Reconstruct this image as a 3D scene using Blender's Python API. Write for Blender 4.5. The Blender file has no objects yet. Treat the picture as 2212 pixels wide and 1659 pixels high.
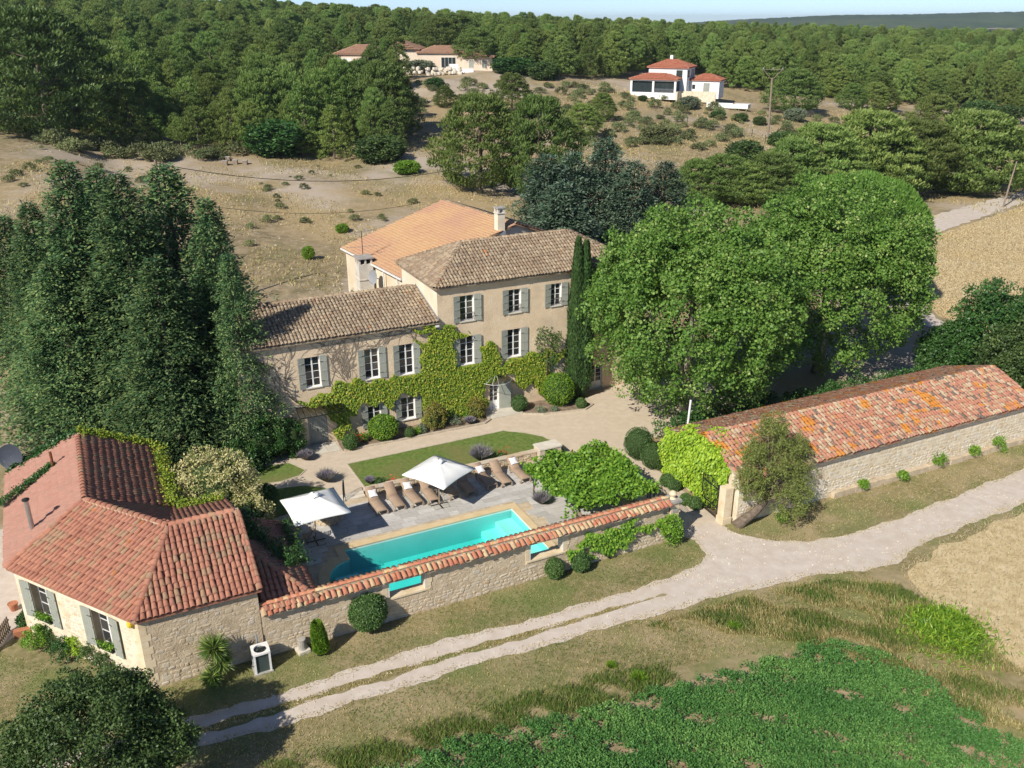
import bpy, math, random
import numpy as np
from mathutils import Matrix, Vector
rad = math.radians
rng = np.random.default_rng(11)
random.seed(11)
scene = bpy.context.scene
COL = scene.collection

# ------------------------------------------------------------------ camera, sky, sun, exposure
CAM_H, CAM_F, CAM_P = 27.0, 1900.0, rad(22.4)       # height (m), focal length for a 2212 px wide frame, pitch
cd = bpy.data.cameras.new('camera')
cd.sensor_width = 36.0
cd.lens = 36.0 * CAM_F / 2212.0
cd.clip_start = 0.5
cd.clip_end = 20000
cam = bpy.data.objects.new('camera', cd)
cam.location = (0, 0, CAM_H)
cam.rotation_euler = (rad(90) - CAM_P, 0, 0)
COL.objects.link(cam)
scene.camera = cam

SUN_AZ, SUN_EL = rad(54), rad(39)                    # heading the light travels to, height of the sun
world = bpy.data.worlds.new('World')
scene.world = world
world.use_nodes = True
wn = world.node_tree.nodes
sky = wn.new('ShaderNodeTexSky')
sky.sky_type = 'NISHITA'
sky.sun_disc = False
sky.sun_elevation = SUN_EL
sky.sun_rotation = math.atan2(-math.cos(SUN_AZ), -math.sin(SUN_AZ))
sky.altitude = 3000
sky.air_density = 0.7
sky.dust_density = 2.0
sky.ozone_density = 3.0
wn['Background'].inputs['Strength'].default_value = 0.112
world.node_tree.links.new(sky.outputs['Color'], wn['Background'].inputs['Color'])
sl = bpy.data.lights.new('sun', 'SUN')
sl.energy = 4.6
sl.angle = rad(0.53)
sl.color = (1.0, 0.93, 0.82)
sun = bpy.data.objects.new('sun', sl)
COL.objects.link(sun)
sun.rotation_euler = Vector((math.cos(SUN_AZ) * math.cos(SUN_EL), math.sin(SUN_AZ) * math.cos(SUN_EL), -math.sin(SUN_EL))).to_track_quat('-Z', 'Y').to_euler()
scene.view_settings.view_transform = 'Standard'
scene.view_settings.look = 'None'
scene.view_settings.exposure = 0.36
scene.view_settings.gamma = 1.0
cy = scene.cycles
cy.use_adaptive_sampling = True; cy.adaptive_threshold = 0.02
cy.max_bounces = 5; cy.diffuse_bounces = 2; cy.glossy_bounces = 2; cy.transmission_bounces = 2; cy.transparent_max_bounces = 6
cy.caustics_reflective = False; cy.caustics_refractive = False

# ------------------------------------------------------------------ frames
A0 = rad(26.0)                                       # the walls of the estate all run at 26 degrees
EX = np.array([math.cos(A0), math.sin(A0), 0.0])
EY = np.array([-math.sin(A0), math.cos(A0), 0.0])
EZ = np.array([0.0, 0.0, 1.0])
CAMP = np.array([0, 0, CAM_H])
def E(a, b, z=0.0): return a * EX + b * EY + z * EZ
def ab_of(P):
    P = np.asarray(P, float)
    return P[..., :2] @ EX[:2], P[..., :2] @ EY[:2]
_F = np.array([0, math.cos(CAM_P), -math.sin(CAM_P)]); _U = np.array([0, math.sin(CAM_P), math.cos(CAM_P)])
def ray(x, y): return _F + np.array([1.0, 0, 0]) * (x - 1106) / CAM_F + _U * (829.5 - y) / CAM_F
def on_z(x, y, z=0.0):
    d = ray(x, y); return CAMP + (z - CAM_H) / d[2] * d
def project(P):
    q = np.asarray(P, float) - CAMP
    zz = q @ _F
    return 1106 + CAM_F * q[..., 0] / zz, 829.5 - CAM_F * (q @ _U) / zz

# ------------------------------------------------------------------ terrain
_Yk = np.array([0, 66, 110, 165, 235, 350, 500, 800, 1500, 7000.])
_Tk = np.array([-0.9, -0.58, -0.29, 0, 0.29, 0.58, 0.9])
_Hk = np.array([
    # Y:  0  66 110  165  235   350   500  800 1500 7000
    [0, 1.0, 8, 11, 20, 30, 36, 36, 30, 20],
    [0, 0.8, 6.2, 8.5, 16, 27, 33, 32, 26, 15],
    [0, 0.5, 3.0, 5.0, 12, 22, 27, 26, 20, 8],
    [0, 0.3, 2.0, 5.5, 15, 17, 17, 14, 8, 0],
    [0, 0.2, 1.5, 3.2, 8.6, 12, 14, 10, 3, -2],
    [0, 0.0, 0.0, 0.5, 2.2, 7, 10, 6, 0, -4],
    [0, 0.0, 0.0, 0.0, 0.5, 4, 7, 4, 0, -4.]])
_fy = np.arange(0, 7001, 5.0)
_ft = np.linspace(-0.9, 0.9, 73)
_tab = np.array([np.interp(_fy, _Yk, r) for r in _Hk])
_k = np.exp(-0.5 * (np.arange(-12, 13) / 4.5) ** 2); _k /= _k.sum()
_tab = np.array([np.convolve(np.pad(r, 12, 'edge'), _k, 'valid') for r in _tab])
_tab = np.array([np.interp(_ft, _Tk, _tab[:, j]) for j in range(len(_fy))]).T
_k2 = np.exp(-0.5 * (np.arange(-8, 9) / 3.0) ** 2); _k2 /= _k2.sum()
_tab = np.array([np.convolve(np.pad(_tab[:, j], 8, 'edge'), _k2, 'valid') for j in range(len(_fy))]).T
def sstep(x): x = np.clip(x, 0, 1); return x * x * (3 - 2 * x)
def terrain(X, Y):
    X = np.asarray(X, float); Y = np.asarray(Y, float)
    Yc = np.clip(Y, 1, 6990)
    T = np.clip(X / np.maximum(Yc, 30), -0.899, 0.899)
    i = (T + 0.9) / 1.8 * 72; i0 = np.floor(i).astype(int); fi = i - i0
    j = Yc / 5.0; j0 = np.floor(j).astype(int); fj = j - j0
    h = (_tab[i0, j0] * (1 - fi) * (1 - fj) + _tab[i0 + 1, j0] * fi * (1 - fj) + _tab[i0, j0 + 1] * (1 - fi) * fj + _tab[i0 + 1, j0 + 1] * fi * fj)
    a = X * EX[0] + Y * EX[1]; b = X * EY[0] + Y * EY[1]
    m = sstep((b - 66) / 22) * (1 - sstep((T - 0.30) / 0.12) * sstep((215 - Y) / 50))
    bank = 1.9 * sstep((b - 70 - 1.2 * np.sin(a * 0.5)) / 3.2) * sstep((6 - a) / 9)
    lump = (0.5 * np.sin(X * 0.11 + 1.3) * np.sin(Y * 0.13) + 0.25 * np.sin(X * 0.31 + Y * 0.17)) * sstep((Y - 75) / 40)
    mound = 1.6 * np.exp(-(((X + 47) / 16) ** 2 + ((Y - 118) / 9) ** 2))
    return h * m + bank + lump * m + mound
def hit(x, y):
    d = ray(x, y); t = 20.0; lo = t
    for _ in range(600):
        P = CAMP + t * d; dz = P[2] - float(terrain(P[0], P[1]))
        if dz <= 0: break
        lo = t; t += max(0.6, 0.9 * dz)
        if t > 6000: return P
    hi = t
    for _ in range(14):
        t = (lo + hi) / 2; P = CAMP + t * d
        if P[2] <= float(terrain(P[0], P[1])): hi = t
        else: lo = t
    return CAMP + hi * d

# ------------------------------------------------------------------ objects
OFF = {}
def props(o, label=None, cat=None, group=None, kind=None):
    if label: o['label'] = label
    if cat: o['category'] = cat
    if group: o['group'] = group
    if kind: o['kind'] = kind
    return o
def thing(name, loc, label, cat, group=None):
    o = bpy.data.objects.new(name, None)
    o.empty_display_size = 0.3
    o.location = loc
    COL.objects.link(o)
    OFF[o.name] = np.array(loc, float)
    return props(o, label, cat, group)
def mesh_of(name, V, F, smooth=False, attr=None):
    V = np.ascontiguousarray(np.asarray(V, np.float32).reshape(-1, 3))
    me = bpy.data.meshes.new(name)
    if isinstance(F, np.ndarray):
        n, k = F.shape
        me.vertices.add(len(V)); me.vertices.foreach_set('co', V.ravel())
        me.loops.add(n * k); me.loops.foreach_set('vertex_index', np.ascontiguousarray(F, np.int32).ravel())
        me.polygons.add(n); me.polygons.foreach_set('loop_start', np.arange(0, n * k, k, dtype=np.int32))
        me.update(calc_edges=True)
    else:
        me.from_pydata([tuple(map(float, v)) for v in V], [], [tuple(int(i) for i in f) for f in F])
        me.update()
    if smooth and len(me.polygons):
        me.polygons.foreach_set('use_smooth', np.ones(len(me.polygons), bool))
    if attr is not None:
        at = me.attributes.new('rnd', 'FLOAT', 'POINT')
        at.data.foreach_set('value', np.asarray(attr, np.float32))
    return me
def mk(name, V, F, mat, parent=None, label=None, cat=None, group=None, kind=None, smooth=False, attr=None):
    V = np.asarray(V, float).reshape(-1, 3)
    if parent is not None:
        off = OFF[parent.name]; loc = (0, 0, 0)
    else:
        lo, hi = V.min(0), V.max(0)
        off = np.array([(lo[0] + hi[0]) / 2, (lo[1] + hi[1]) / 2, lo[2]]); loc = off
    me = mesh_of(name, V - off, F, smooth, attr)
    if mat: me.materials.append(mat)
    o = bpy.data.objects.new(name, me)
    o.location = loc
    COL.objects.link(o)
    if parent is not None: o.parent = parent
    OFF[o.name] = off
    return props(o, label, cat, group, kind)
def inst(name, me, mat4, parent=None, **kw):           # shares mesh data; mat4 is a world matrix
    o = bpy.data.objects.new(name, me)
    COL.objects.link(o)
    m = mat4.copy()
    if parent is not None:
        o.parent = parent
        off = OFF[parent.name]
        m.translation = m.translation - Vector(off)
    o.matrix_basis = m
    return props(o, **kw)
def copy_thing(root, loc, rotz=0.0, scale=1.0, label=None, group=None):
    c = root.copy(); COL.objects.link(c)
    c.location = loc; c.rotation_euler = (0, 0, rotz)
    c.scale = (scale, scale, scale) if np.isscalar(scale) else scale
    if label: c['label'] = label
    if group: c['group'] = group
    for ch in root.children:
        k = ch.copy(); COL.objects.link(k); k.parent = c
        for g in ch.children:
            q = g.copy(); COL.objects.link(q); q.parent = k
    return c
class G:
    def __init__(s): s.v = []; s.f = []
    def add(s, V, F):
        n = len(s.v); s.v += [np.asarray(v, float) for v in V]; s.f += [[i + n for i in f] for f in F]; return s
    def obox(s, c, u, v, w):                            # centre and three half-axes
        c, u, v, w = (np.asarray(q, float) for q in (c, u, v, w))
        if np.dot(np.cross(u, v), w) < 0: u = -u
        V = [c + i * u + j * v + k * w for k in (-1, 1) for j in (-1, 1) for i in (-1, 1)]
        return s.add(V, [[0, 2, 3, 1], [4, 5, 7, 6], [0, 1, 5, 4], [2, 6, 7, 3], [0, 4, 6, 2], [1, 3, 7, 5]])
    def bx(s, a0, a1, b0, b1, z0, z1):                  # box in the estate frame
        return s.obox(E((a0 + a1) / 2, (b0 + b1) / 2, (z0 + z1) / 2), EX * (a1 - a0) / 2, EY * (b1 - b0) / 2, EZ * (z1 - z0) / 2)
    def bar(s, p, q, w, h=None):
        p, q = np.asarray(p, float), np.asarray(q, float); h = h or w
        d = q - p; L = np.linalg.norm(d); d = d / L
        x = np.cross(d, EZ)
        if np.linalg.norm(x) < 1e-3: x = EX.copy()
        x /= np.linalg.norm(x); y = np.cross(d, x)
        return s.obox((p + q) / 2, x * w / 2, y * h / 2, d * L / 2)
    def tube(s, pts, r, n=6, cap=True):
        pts = [np.asarray(p, float) for p in pts]
        rs = [r] * len(pts) if np.isscalar(r) else list(r)
        base = len(s.v); d0 = None
        for i, p in enumerate(pts):
            d = pts[min(i + 1, len(pts) - 1)] - pts[max(i - 1, 0)]; d = d / (np.linalg.norm(d) + 1e-9)
            x = np.cross(d, EZ if abs(d[2]) < 0.95 else EX); x /= np.linalg.norm(x)
            if d0 is not None and np.dot(x, d0) < 0: x = -x
            d0 = x
            y = np.cross(d, x)
            for k in range(n):
                t = 2 * math.pi * k / n
                s.v.append(p + rs[i] * (math.cos(t) * x + math.sin(t) * y))
        for i in range(len(pts) - 1):
            for k in range(n):
                a = base + i * n + k; b = base + i * n + (k + 1) % n
                s.f.append([a, b, b + n, a + n])
        if cap:
            s.f.append([base + k for k in range(n)][::-1]); e = base + (len(pts) - 1) * n
            s.f.append([e + k for k in range(n)])
        return s
    def lathe(s, c, prof, n=14):                        # prof: (radius, height) from bottom to top
        c = np.asarray(c, float); base = len(s.v)
        for r, z in prof:
            for k in range(n):
                t = 2 * math.pi * k / n
                s.v.append(c + np.array([r * math.cos(t), r * math.sin(t), z]))
        for i in range(len(prof) - 1):
            for k in range(n):
                a = base + i * n + k; b = base + i * n + (k + 1) % n
                s.f.append([a, b, b + n, a + n])
        s.f.append([base + k for k in range(n)][::-1]); e = base + (len(prof) - 1) * n
        s.f.append([e + k for k in range(n)])
        return s
    def slab(s, pts, th):                               # polygon (3D points) extruded straight down by th
        n = len(pts); P = [np.asarray(p, float) for p in pts]
        V = P + [p - th * EZ for p in P]
        return s.add(V, [list(range(n)), list(range(n, 2 * n))[::-1]] + [[i, n + i, n + (i + 1) % n, (i + 1) % n] for i in range(n)])
    def quad(s, *pts): return s.add(pts, [list(range(len(pts)))])
    def mk(s, name, mat, parent=None, **kw): return mk(name, s.v, s.f, mat, parent, **kw)

# ------------------------------------------------------------------ materials
def lin(r, g, b):
    f = lambda c: ((c / 255 + 0.055) / 1.055) ** 2.4 if c > 10 else c / 255 / 12.92
    return (f(r), f(g), f(b), 1)
class Nt:
    def __init__(s, name):
        s.m = bpy.data.materials.new(name); s.m.use_nodes = True; s.t = s.m.node_tree; s.n = s.t.nodes; s.b = s.n['Principled BSDF']
    def new(s, ty, **kw):
        o = s.n.new('ShaderNode' + ty)
        for k, v in kw.items():
            if k in o.inputs.keys(): o.inputs[k].default_value = v
            else: setattr(o, k, v)
        return o
    def ln(s, a, b): s.t.links.new(a, b)
    def pos(s):
        if not hasattr(s, '_p'): s._p = s.new('NewGeometry').outputs['Position']
        return s._p
    def noise(s, scale, detail=5, rough=0.55, vec=None):
        o = s.new('TexNoise'); o.inputs['Scale'].default_value = scale; o.inputs['Detail'].default_value = detail; o.inputs['Roughness'].default_value = rough
        s.ln(vec if vec is not None else s.pos(), o.inputs['Vector']); return o.outputs['Fac']
    def ramp(s, fac, stops, mode='LINEAR'):
        o = s.new('ValToRGB'); s.ln(fac, o.inputs[0]); cr = o.color_ramp; cr.interpolation = mode
        while len(cr.elements) < len(stops): cr.elements.new(0.5)
        for e, (p, c) in zip(cr.elements, stops):
            e.position = p; e.color = c if len(c) == 4 else (*c, 1)
        return o.outputs['Color']
    def mix(s, fac, a, b, mode='MIX'):
        o = s.new('Mix'); o.data_type = 'RGBA'; o.blend_type = mode
        for v, sk in ((fac, o.inputs[0]), (a, o.inputs[6]), (b, o.inputs[7])):
            if isinstance(v, (int, float)): sk.default_value = v
            elif isinstance(v, tuple): sk.default_value = v
            else: s.ln(v, sk)
        return o.outputs[2]
    def math(s, op, a, b=None):
        o = s.new('Math'); o.operation = op
        for v, sk in ((a, o.inputs[0]), (b, o.inputs[1])):
            if v is None: continue
            if isinstance(v, (int, float)): sk.default_value = v
            else: s.ln(v, sk)
        return o.outputs[0]
    def rnd(s):                                          # one random number per piece: joined pieces carry 'rnd', single ones their object's
        at = s.new('Attribute'); at.attribute_name = 'rnd'
        oi = s.new('ObjectInfo')
        return s.math('FRACT', s.math('ADD', at.outputs['Fac'], oi.outputs['Random']))
    def bump(s, h, strength=0.4, dist=0.02, normal=None):
        o = s.new('Bump'); o.inputs['Strength'].default_value = strength; o.inputs['Distance'].default_value = dist
        s.ln(h, o.inputs['Height'])
        if normal is not None: s.ln(normal, o.inputs['Normal'])
        return o.outputs['Normal']
    def out(s, color=None, rough=0.85, normal=None, spec=0.3):
        if color is not None:
            if isinstance(color, tuple): s.b.inputs['Base Color'].default_value = color
            else: s.ln(color, s.b.inputs['Base Color'])
        s.b.inputs['Roughness'].default_value = rough
        s.b.inputs['Specular IOR Level'].default_value = spec
        if normal is not None: s.ln(normal, s.b.inputs['Normal'])
        return s.m
def noisy(name, cols, scale=2.0, rough=0.88, bump=0.35, bscale=18.0, bdist=0.02, lo=0.32, hi=0.68, big=None, spec=0.25):
    t = Nt(name); n = t.noise(scale, 6)
    k = len(cols)
    c = t.ramp(n, [(lo + (hi - lo) * i / max(1, k - 1), q) for i, q in enumerate(cols)])
    if big:                                              # (scale, colour, amount, lo, hi): larger patches of another colour
        for (bs, bc, am, l2, h2) in big:
            f = t.ramp(t.noise(bs, 4), [(l2, (0, 0, 0)), (h2, (am, am, am))])
            c = t.mix(f, c, bc)
    return t.out(c, rough, t.bump(t.noise(bscale, 6), bump, bdist) if bump else None, spec)
def plain(name, col, rough=0.6, metal=0.0, spec=0.4, var=0.08, vs=3.0):
    t = Nt(name)
    d = tuple(c * (1 - var) for c in col[:3]) + (1,); l = tuple(min(1, c * (1 + var)) for c in col[:3]) + (1,)
    t.b.inputs['Metallic'].default_value = metal
    return t.out(t.ramp(t.noise(vs, 4), [(0.35, d), (0.65, l)]), rough, None, spec)
def leafmat(name, stops, trans=0.25, rough=0.5, objvar=0.35, spec=0.35, gain=1.45):
    t = Nt(name); stops = [(p, tuple(min(0.85, q * gain) for q in c_)) for p, c_ in stops]
    at = t.new('Attribute'); at.attribute_name = 'rnd'
    oi = t.new('ObjectInfo')
    c = t.ramp(at.outputs['Fac'], stops)
    hs = t.new('HueSaturation'); t.ln(c, hs.inputs['Color'])
    mr = t.new('MapRange'); t.ln(oi.outputs['Random'], mr.inputs[0]); mr.inputs[3].default_value = 1 - objvar; mr.inputs[4].default_value = 1 + objvar
    t.ln(mr.outputs[0], hs.inputs['Value'])
    mh = t.new('MapRange'); t.ln(t.math('FRACT', t.math('MULTIPLY', oi.outputs['Random'], 7.31)), mh.inputs[0]); mh.inputs[3].default_value = 0.5 - 0.045 * objvar; mh.inputs[4].default_value = 0.5 + 0.05 * objvar
    t.ln(mh.outputs[0], hs.inputs['Hue'])
    t.out(hs.outputs[0], rough, None, spec)
    tr = t.new('BsdfTranslucent'); t.ln(hs.outputs[0], tr.inputs['Color'])
    ms = t.new('MixShader'); ms.inputs[0].default_value = trans
    t.ln(t.b.outputs[0], ms.inputs[1]); t.ln(tr.outputs[0], ms.inputs[2])
    t.ln(ms.outputs[0], t.n['Material Output'].inputs['Surface'])
    return t.m
def tilemat(name, stops, lichen=None, grime=0.35):
    t = Nt(name)
    v_ = t.math('ADD', t.math('MULTIPLY', t.rnd(), 0.62), t.math('SUBTRACT', t.math('MULTIPLY', t.noise(0.55, 4), 0.9), 0.25))
    c = t.ramp(v_, stops, 'CONSTANT' if len(stops) > 6 else 'LINEAR')
    n2 = t.ramp(t.noise(7, 5), [(0.4, (0, 0, 0)), (0.75, (grime, grime, grime))])
    c = t.mix(n2, c, (0.10, 0.075, 0.055, 1))
    if lichen:
        for sc, col, l, h, am in lichen:
            f = t.ramp(t.noise(sc, 3), [(l, (0, 0, 0)), (h, (am, am, am))])
            c = t.mix(f, c, col)
    return t.out(c, 0.85, t.bump(t.noise(40, 4), 0.35, 0.01), 0.2)

MAT = {}
MAT['ground'] = noisy('stony_field', [(0.17, 0.14, 0.075), (0.27, 0.21, 0.12), (0.36, 0.285, 0.175)], 0.9, bump=0.6, bscale=6, bdist=0.08,
    big=[(0.05, (0.37, 0.28, 0.15, 1), 0.85, 0.42, 0.58), (0.045, (0.44, 0.37, 0.30, 1), 0.85, 0.50, 0.62), (0.13, (0.155, 0.155, 0.065, 1), 0.6, 0.52, 0.68), (1.9, (0.48, 0.42, 0.35, 1), 0.6, 0.58, 0.68)])
MAT['verge'] = noisy('verge_grass', [(0.165, 0.155, 0.06), (0.235, 0.20, 0.095), (0.33, 0.27, 0.15)], 3.2, bump=0.5, bscale=34, bdist=0.04,
    big=[(0.33, (0.40, 0.315, 0.19, 1), 0.75, 0.45, 0.66), (0.21, (0.145, 0.185, 0.055, 1), 0.75, 0.48, 0.64)])
MAT['lawn'] = noisy('lawn_grass', [(0.09, 0.145, 0.03), (0.13, 0.195, 0.04), (0.19, 0.23, 0.065)], 4.0, bump=0.8, bscale=35, bdist=0.04,
    big=[(0.35, (0.20, 0.18, 0.07, 1), 0.65, 0.45, 0.66)])
MAT['track'] = noisy('dirt_track', [(0.50, 0.43, 0.36), (0.55, 0.48, 0.41), (0.60, 0.535, 0.465)], 1.6, bump=0.12, bscale=90, bdist=0.008,
    big=[(26.0, (0.44, 0.38, 0.31, 1), 0.4, 0.56, 0.72), (0.3, (0.50, 0.42, 0.32, 1), 0.5, 0.5, 0.75)])
MAT['gravel'] = noisy('fine_gravel', [(0.52, 0.43, 0.325), (0.56, 0.47, 0.36), (0.60, 0.51, 0.395)], 2.0, bump=0.2, bscale=80, bdist=0.01,
    big=[(24.0, (0.43, 0.35, 0.26, 1), 0.45, 0.52, 0.7), (0.35, (0.50, 0.41, 0.30, 1), 0.6, 0.5, 0.75)])
MAT['soil'] = noisy('bed_soil', [(0.14, 0.10, 0.07), (0.24, 0.18, 0.125), (0.33, 0.26, 0.19)], 2.5, bump=0.8, bscale=14, bdist=0.04)
MAT['field_soil'] = noisy('field_soil', [(0.20, 0.15, 0.085), (0.32, 0.245, 0.15), (0.42, 0.33, 0.22)], 2.2, bump=0.8, bscale=12, bdist=0.05)
MAT['stubble'] = noisy('stubble', [(0.42, 0.33, 0.18), (0.52, 0.425, 0.25), (0.60, 0.50, 0.32)], 1.5, bump=0.3, bscale=40, bdist=0.02,
    big=[(0.09, (0.52, 0.385, 0.18, 1), 0.7, 0.45, 0.6)])
MAT['kerb'] = noisy('kerb_stone', [(0.40, 0.34, 0.26), (0.55, 0.48, 0.38)], 4, bump=0.3)
MAT['stucco'] = noisy('ochre_stucco', [(0.63, 0.49, 0.335), (0.70, 0.555, 0.385), (0.73, 0.59, 0.42)], 0.8, bump=0.8, bscale=9, bdist=0.03,
    big=[(0.5, (0.56, 0.44, 0.32, 1), 0.6, 0.5, 0.7), (0.9, (0.72, 0.60, 0.44, 1), 0.5, 0.52, 0.7), (2.7, (0.52, 0.40, 0.28, 1), 0.4, 0.56, 0.72)])
MAT['render'] = noisy('cream_render', [(0.68, 0.59, 0.45), (0.76, 0.67, 0.52), (0.80, 0.72, 0.58)], 0.7, bump=0.2, bscale=20, bdist=0.01,
    big=[(0.4, (0.62, 0.50, 0.33, 1), 0.6, 0.5, 0.68)])
MAT['white_render'] = noisy('white_render', [(0.76, 0.74, 0.70), (0.82, 0.80, 0.77)], 1, bump=0.15, bscale=14, bdist=0.01)
MAT['chimney_render'] = noisy('chimney_render', [(0.55, 0.50, 0.43), (0.74, 0.70, 0.62)], 1.6, bump=0.3, bscale=14, bdist=0.01)
MAT['mortar'] = noisy('lime_mortar', [(0.44, 0.35, 0.24), (0.53, 0.43, 0.30), (0.61, 0.51, 0.37)], 2.2, bump=0.9, bscale=13, bdist=0.04)
MAT['mortar_light'] = noisy('pale_lime_mortar', [(0.60, 0.50, 0.35), (0.70, 0.61, 0.46), (0.76, 0.69, 0.55)], 2.0, bump=0.7, bscale=13, bdist=0.03)
def stonemat(name, stops):
    t = Nt(name); c = t.ramp(t.rnd(), stops)
    c = t.mix(t.ramp(t.noise(6, 5), [(0.35, (0, 0, 0)), (0.75, (0.45, 0.45, 0.45))]), c, (0.36, 0.29, 0.20, 1))
    return t.out(c, 0.9, t.bump(t.noise(22, 5), 0.6, 0.02), 0.2)
MAT['stone'] = stonemat('limestone', [(0, (0.53, 0.43, 0.30)), (0.4, (0.58, 0.48, 0.35)), (0.7, (0.54, 0.48, 0.40)), (0.85, (0.60, 0.52, 0.40)), (1, (0.50, 0.37, 0.23))])
MAT['stone_pale'] = stonemat('pale_limestone', [(0, (0.60, 0.50, 0.36)), (0.5, (0.70, 0.63, 0.50)), (0.8, (0.66, 0.62, 0.55)), (1, (0.60, 0.46, 0.27))])
MAT['ashlar'] = noisy('yellow_ashlar', [(0.58, 0.46, 0.28), (0.68, 0.56, 0.38), (0.74, 0.63, 0.46)], 1.5, bump=0.3, bscale=24, bdist=0.01)
MAT['coping'] = noisy('pool_coping_stone', [(0.58, 0.44, 0.25), (0.66, 0.52, 0.32)], 1.5, bump=0.25, bscale=30, bdist=0.01)
MAT['wood'] = noisy('old_wood', [(0.16, 0.10, 0.06), (0.26, 0.17, 0.10)], 6, bump=0.4)
MAT['teak'] = noisy('weathered_teak', [(0.30, 0.23, 0.16), (0.42, 0.34, 0.25)], 6, bump=0.3)
MAT['iron'] = plain('black_iron', (0.025, 0.028, 0.028), 0.5, 0.3)
MAT['white_paint'] = plain('white_paint', (0.78, 0.77, 0.74), 0.5)
MAT['shutter'] = noisy('grey_green_shutter', [(0.29, 0.305, 0.265), (0.34, 0.355, 0.31)], 2.5, rough=0.6, bump=0.15, bscale=30, bdist=0.01)
MAT['lead'] = plain('zinc', (0.36, 0.38, 0.42), 0.45, 0.4)
MAT['steel'] = plain('galvanised_steel', (0.5, 0.51, 0.52), 0.35, 0.8)
MAT['dish'] = plain('dark_dish', (0.045, 0.055, 0.075), 0.5)
MAT['dish2'] = plain('grey_dish', (0.30, 0.31, 0.33), 0.5)
MAT['yellow'] = plain('yellow_plastic', (0.72, 0.52, 0.05), 0.4)
MAT['black'] = plain('black_void', (0.012, 0.012, 0.012), 0.8)
MAT['rust'] = noisy('rusty_pipe', [(0.14, 0.05, 0.025), (0.26, 0.10, 0.05)], 8)
MAT['slate'] = noisy('grey_stone', [(0.30, 0.28, 0.25), (0.42, 0.40, 0.36)], 3, bump=0.5)
MAT['terracotta'] = noisy('terracotta_pot', [(0.38, 0.15, 0.08), (0.48, 0.21, 0.12)], 5)
t = Nt('window_glass'); MAT['glass'] = t.out(t.ramp(t.rnd(), [(0, (0.012, 0.014, 0.016)), (0.6, (0.03, 0.032, 0.034)), (1, (0.09, 0.085, 0.075))]), 0.06, None, 0.6)
t = Nt('tinted_glass'); MAT['glass2'] = t.out((0.03, 0.042, 0.045, 1), 0.08, None, 0.6)
MAT['tile_cottage'] = tilemat('cottage_tiles', [(0, (0.32, 0.135, 0.088)), (0.3, (0.385, 0.17, 0.112)), (0.5, (0.43, 0.205, 0.135)), (0.65, (0.35, 0.15, 0.105)), (0.80, (0.36, 0.23, 0.14)), (1, (0.25, 0.16, 0.115))], [(2.3, (0.42, 0.14, 0.03, 1), 0.69, 0.72, 0.8)], 0.3)
MAT['tile_pink'] = tilemat('pink_tiles', [(0, (0.35, 0.18, 0.135)), (0.5, (0.41, 0.22, 0.165)), (1, (0.33, 0.195, 0.15))], None, 0.2)
MAT['tile_old'] = tilemat('weathered_tiles', [(0, (0.27, 0.20, 0.135)), (0.3, (0.36, 0.285, 0.20)), (0.55, (0.30, 0.22, 0.15)), (0.72, (0.42, 0.33, 0.22)), (0.84, (0.33, 0.24, 0.16)), (0.93, (0.40, 0.20, 0.115)), (1, (0.44, 0.17, 0.085))], [(2.6, (0.10, 0.09, 0.08, 1), 0.55, 0.7, 0.6), (1.3, (0.46, 0.17, 0.04, 1), 0.68, 0.73, 0.8)], 0.45)
MAT['tile_barn'] = tilemat('barn_tiles', [(0, (0.40, 0.18, 0.115)), (0.18, (0.16, 0.125, 0.105)), (0.26, (0.45, 0.225, 0.15)), (0.40, (0.42, 0.30, 0.19)), (0.50, (0.44, 0.20, 0.13)), (0.62, (0.48, 0.37, 0.25)), (0.72, (0.41, 0.18, 0.12)), (0.84, (0.20, 0.15, 0.12)), (0.90, (0.46, 0.24, 0.16))], [(0.9, (0.52, 0.20, 0.02, 1), 0.57, 0.64, 0.85), (3.0, (0.11, 0.095, 0.085, 1), 0.62, 0.72, 0.7)], 0.25)
MAT['tile_wall'] = tilemat('wall_tiles', [(0, (0.42, 0.16, 0.09)), (0.18, (0.50, 0.225, 0.13)), (0.34, (0.55, 0.43, 0.25)), (0.46, (0.46, 0.18, 0.11)), (0.60, (0.52, 0.36, 0.21)), (0.72, (0.45, 0.17, 0.10)), (0.84, (0.50, 0.24, 0.15)), (0.93, (0.57, 0.46, 0.30))], [(2.4, (0.50, 0.18, 0.02, 1), 0.63, 0.68, 0.8)], 0.3)
MAT['tile_orange'] = tilemat('orange_tiles', [(0, (0.44, 0.27, 0.145)), (0.35, (0.50, 0.325, 0.18)), (0.7, (0.47, 0.295, 0.16)), (1, (0.44, 0.25, 0.16))], [(0.13, (0.40, 0.225, 0.165, 1), 0.45, 0.6, 0.65)], 0.15)
MAT['tile_red'] = tilemat('red_tiles', [(0, (0.46, 0.15, 0.09)), (0.5, (0.52, 0.22, 0.14)), (0.8, (0.42, 0.13, 0.08)), (1, (0.56, 0.33, 0.23))], None, 0.15)
MAT['bark'] = noisy('bark', [(0.10, 0.075, 0.055), (0.20, 0.16, 0.12)], 5, bump=0.8, bscale=12, bdist=0.04)
MAT['bark_pale'] = noisy('pale_bark', [(0.22, 0.19, 0.15), (0.36, 0.32, 0.26)], 3, bump=0.6, bscale=10, bdist=0.03)
MAT['plank'] = noisy('grey_pole_wood', [(0.20, 0.155, 0.115), (0.32, 0.26, 0.20)], 4, bump=0.4)

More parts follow.
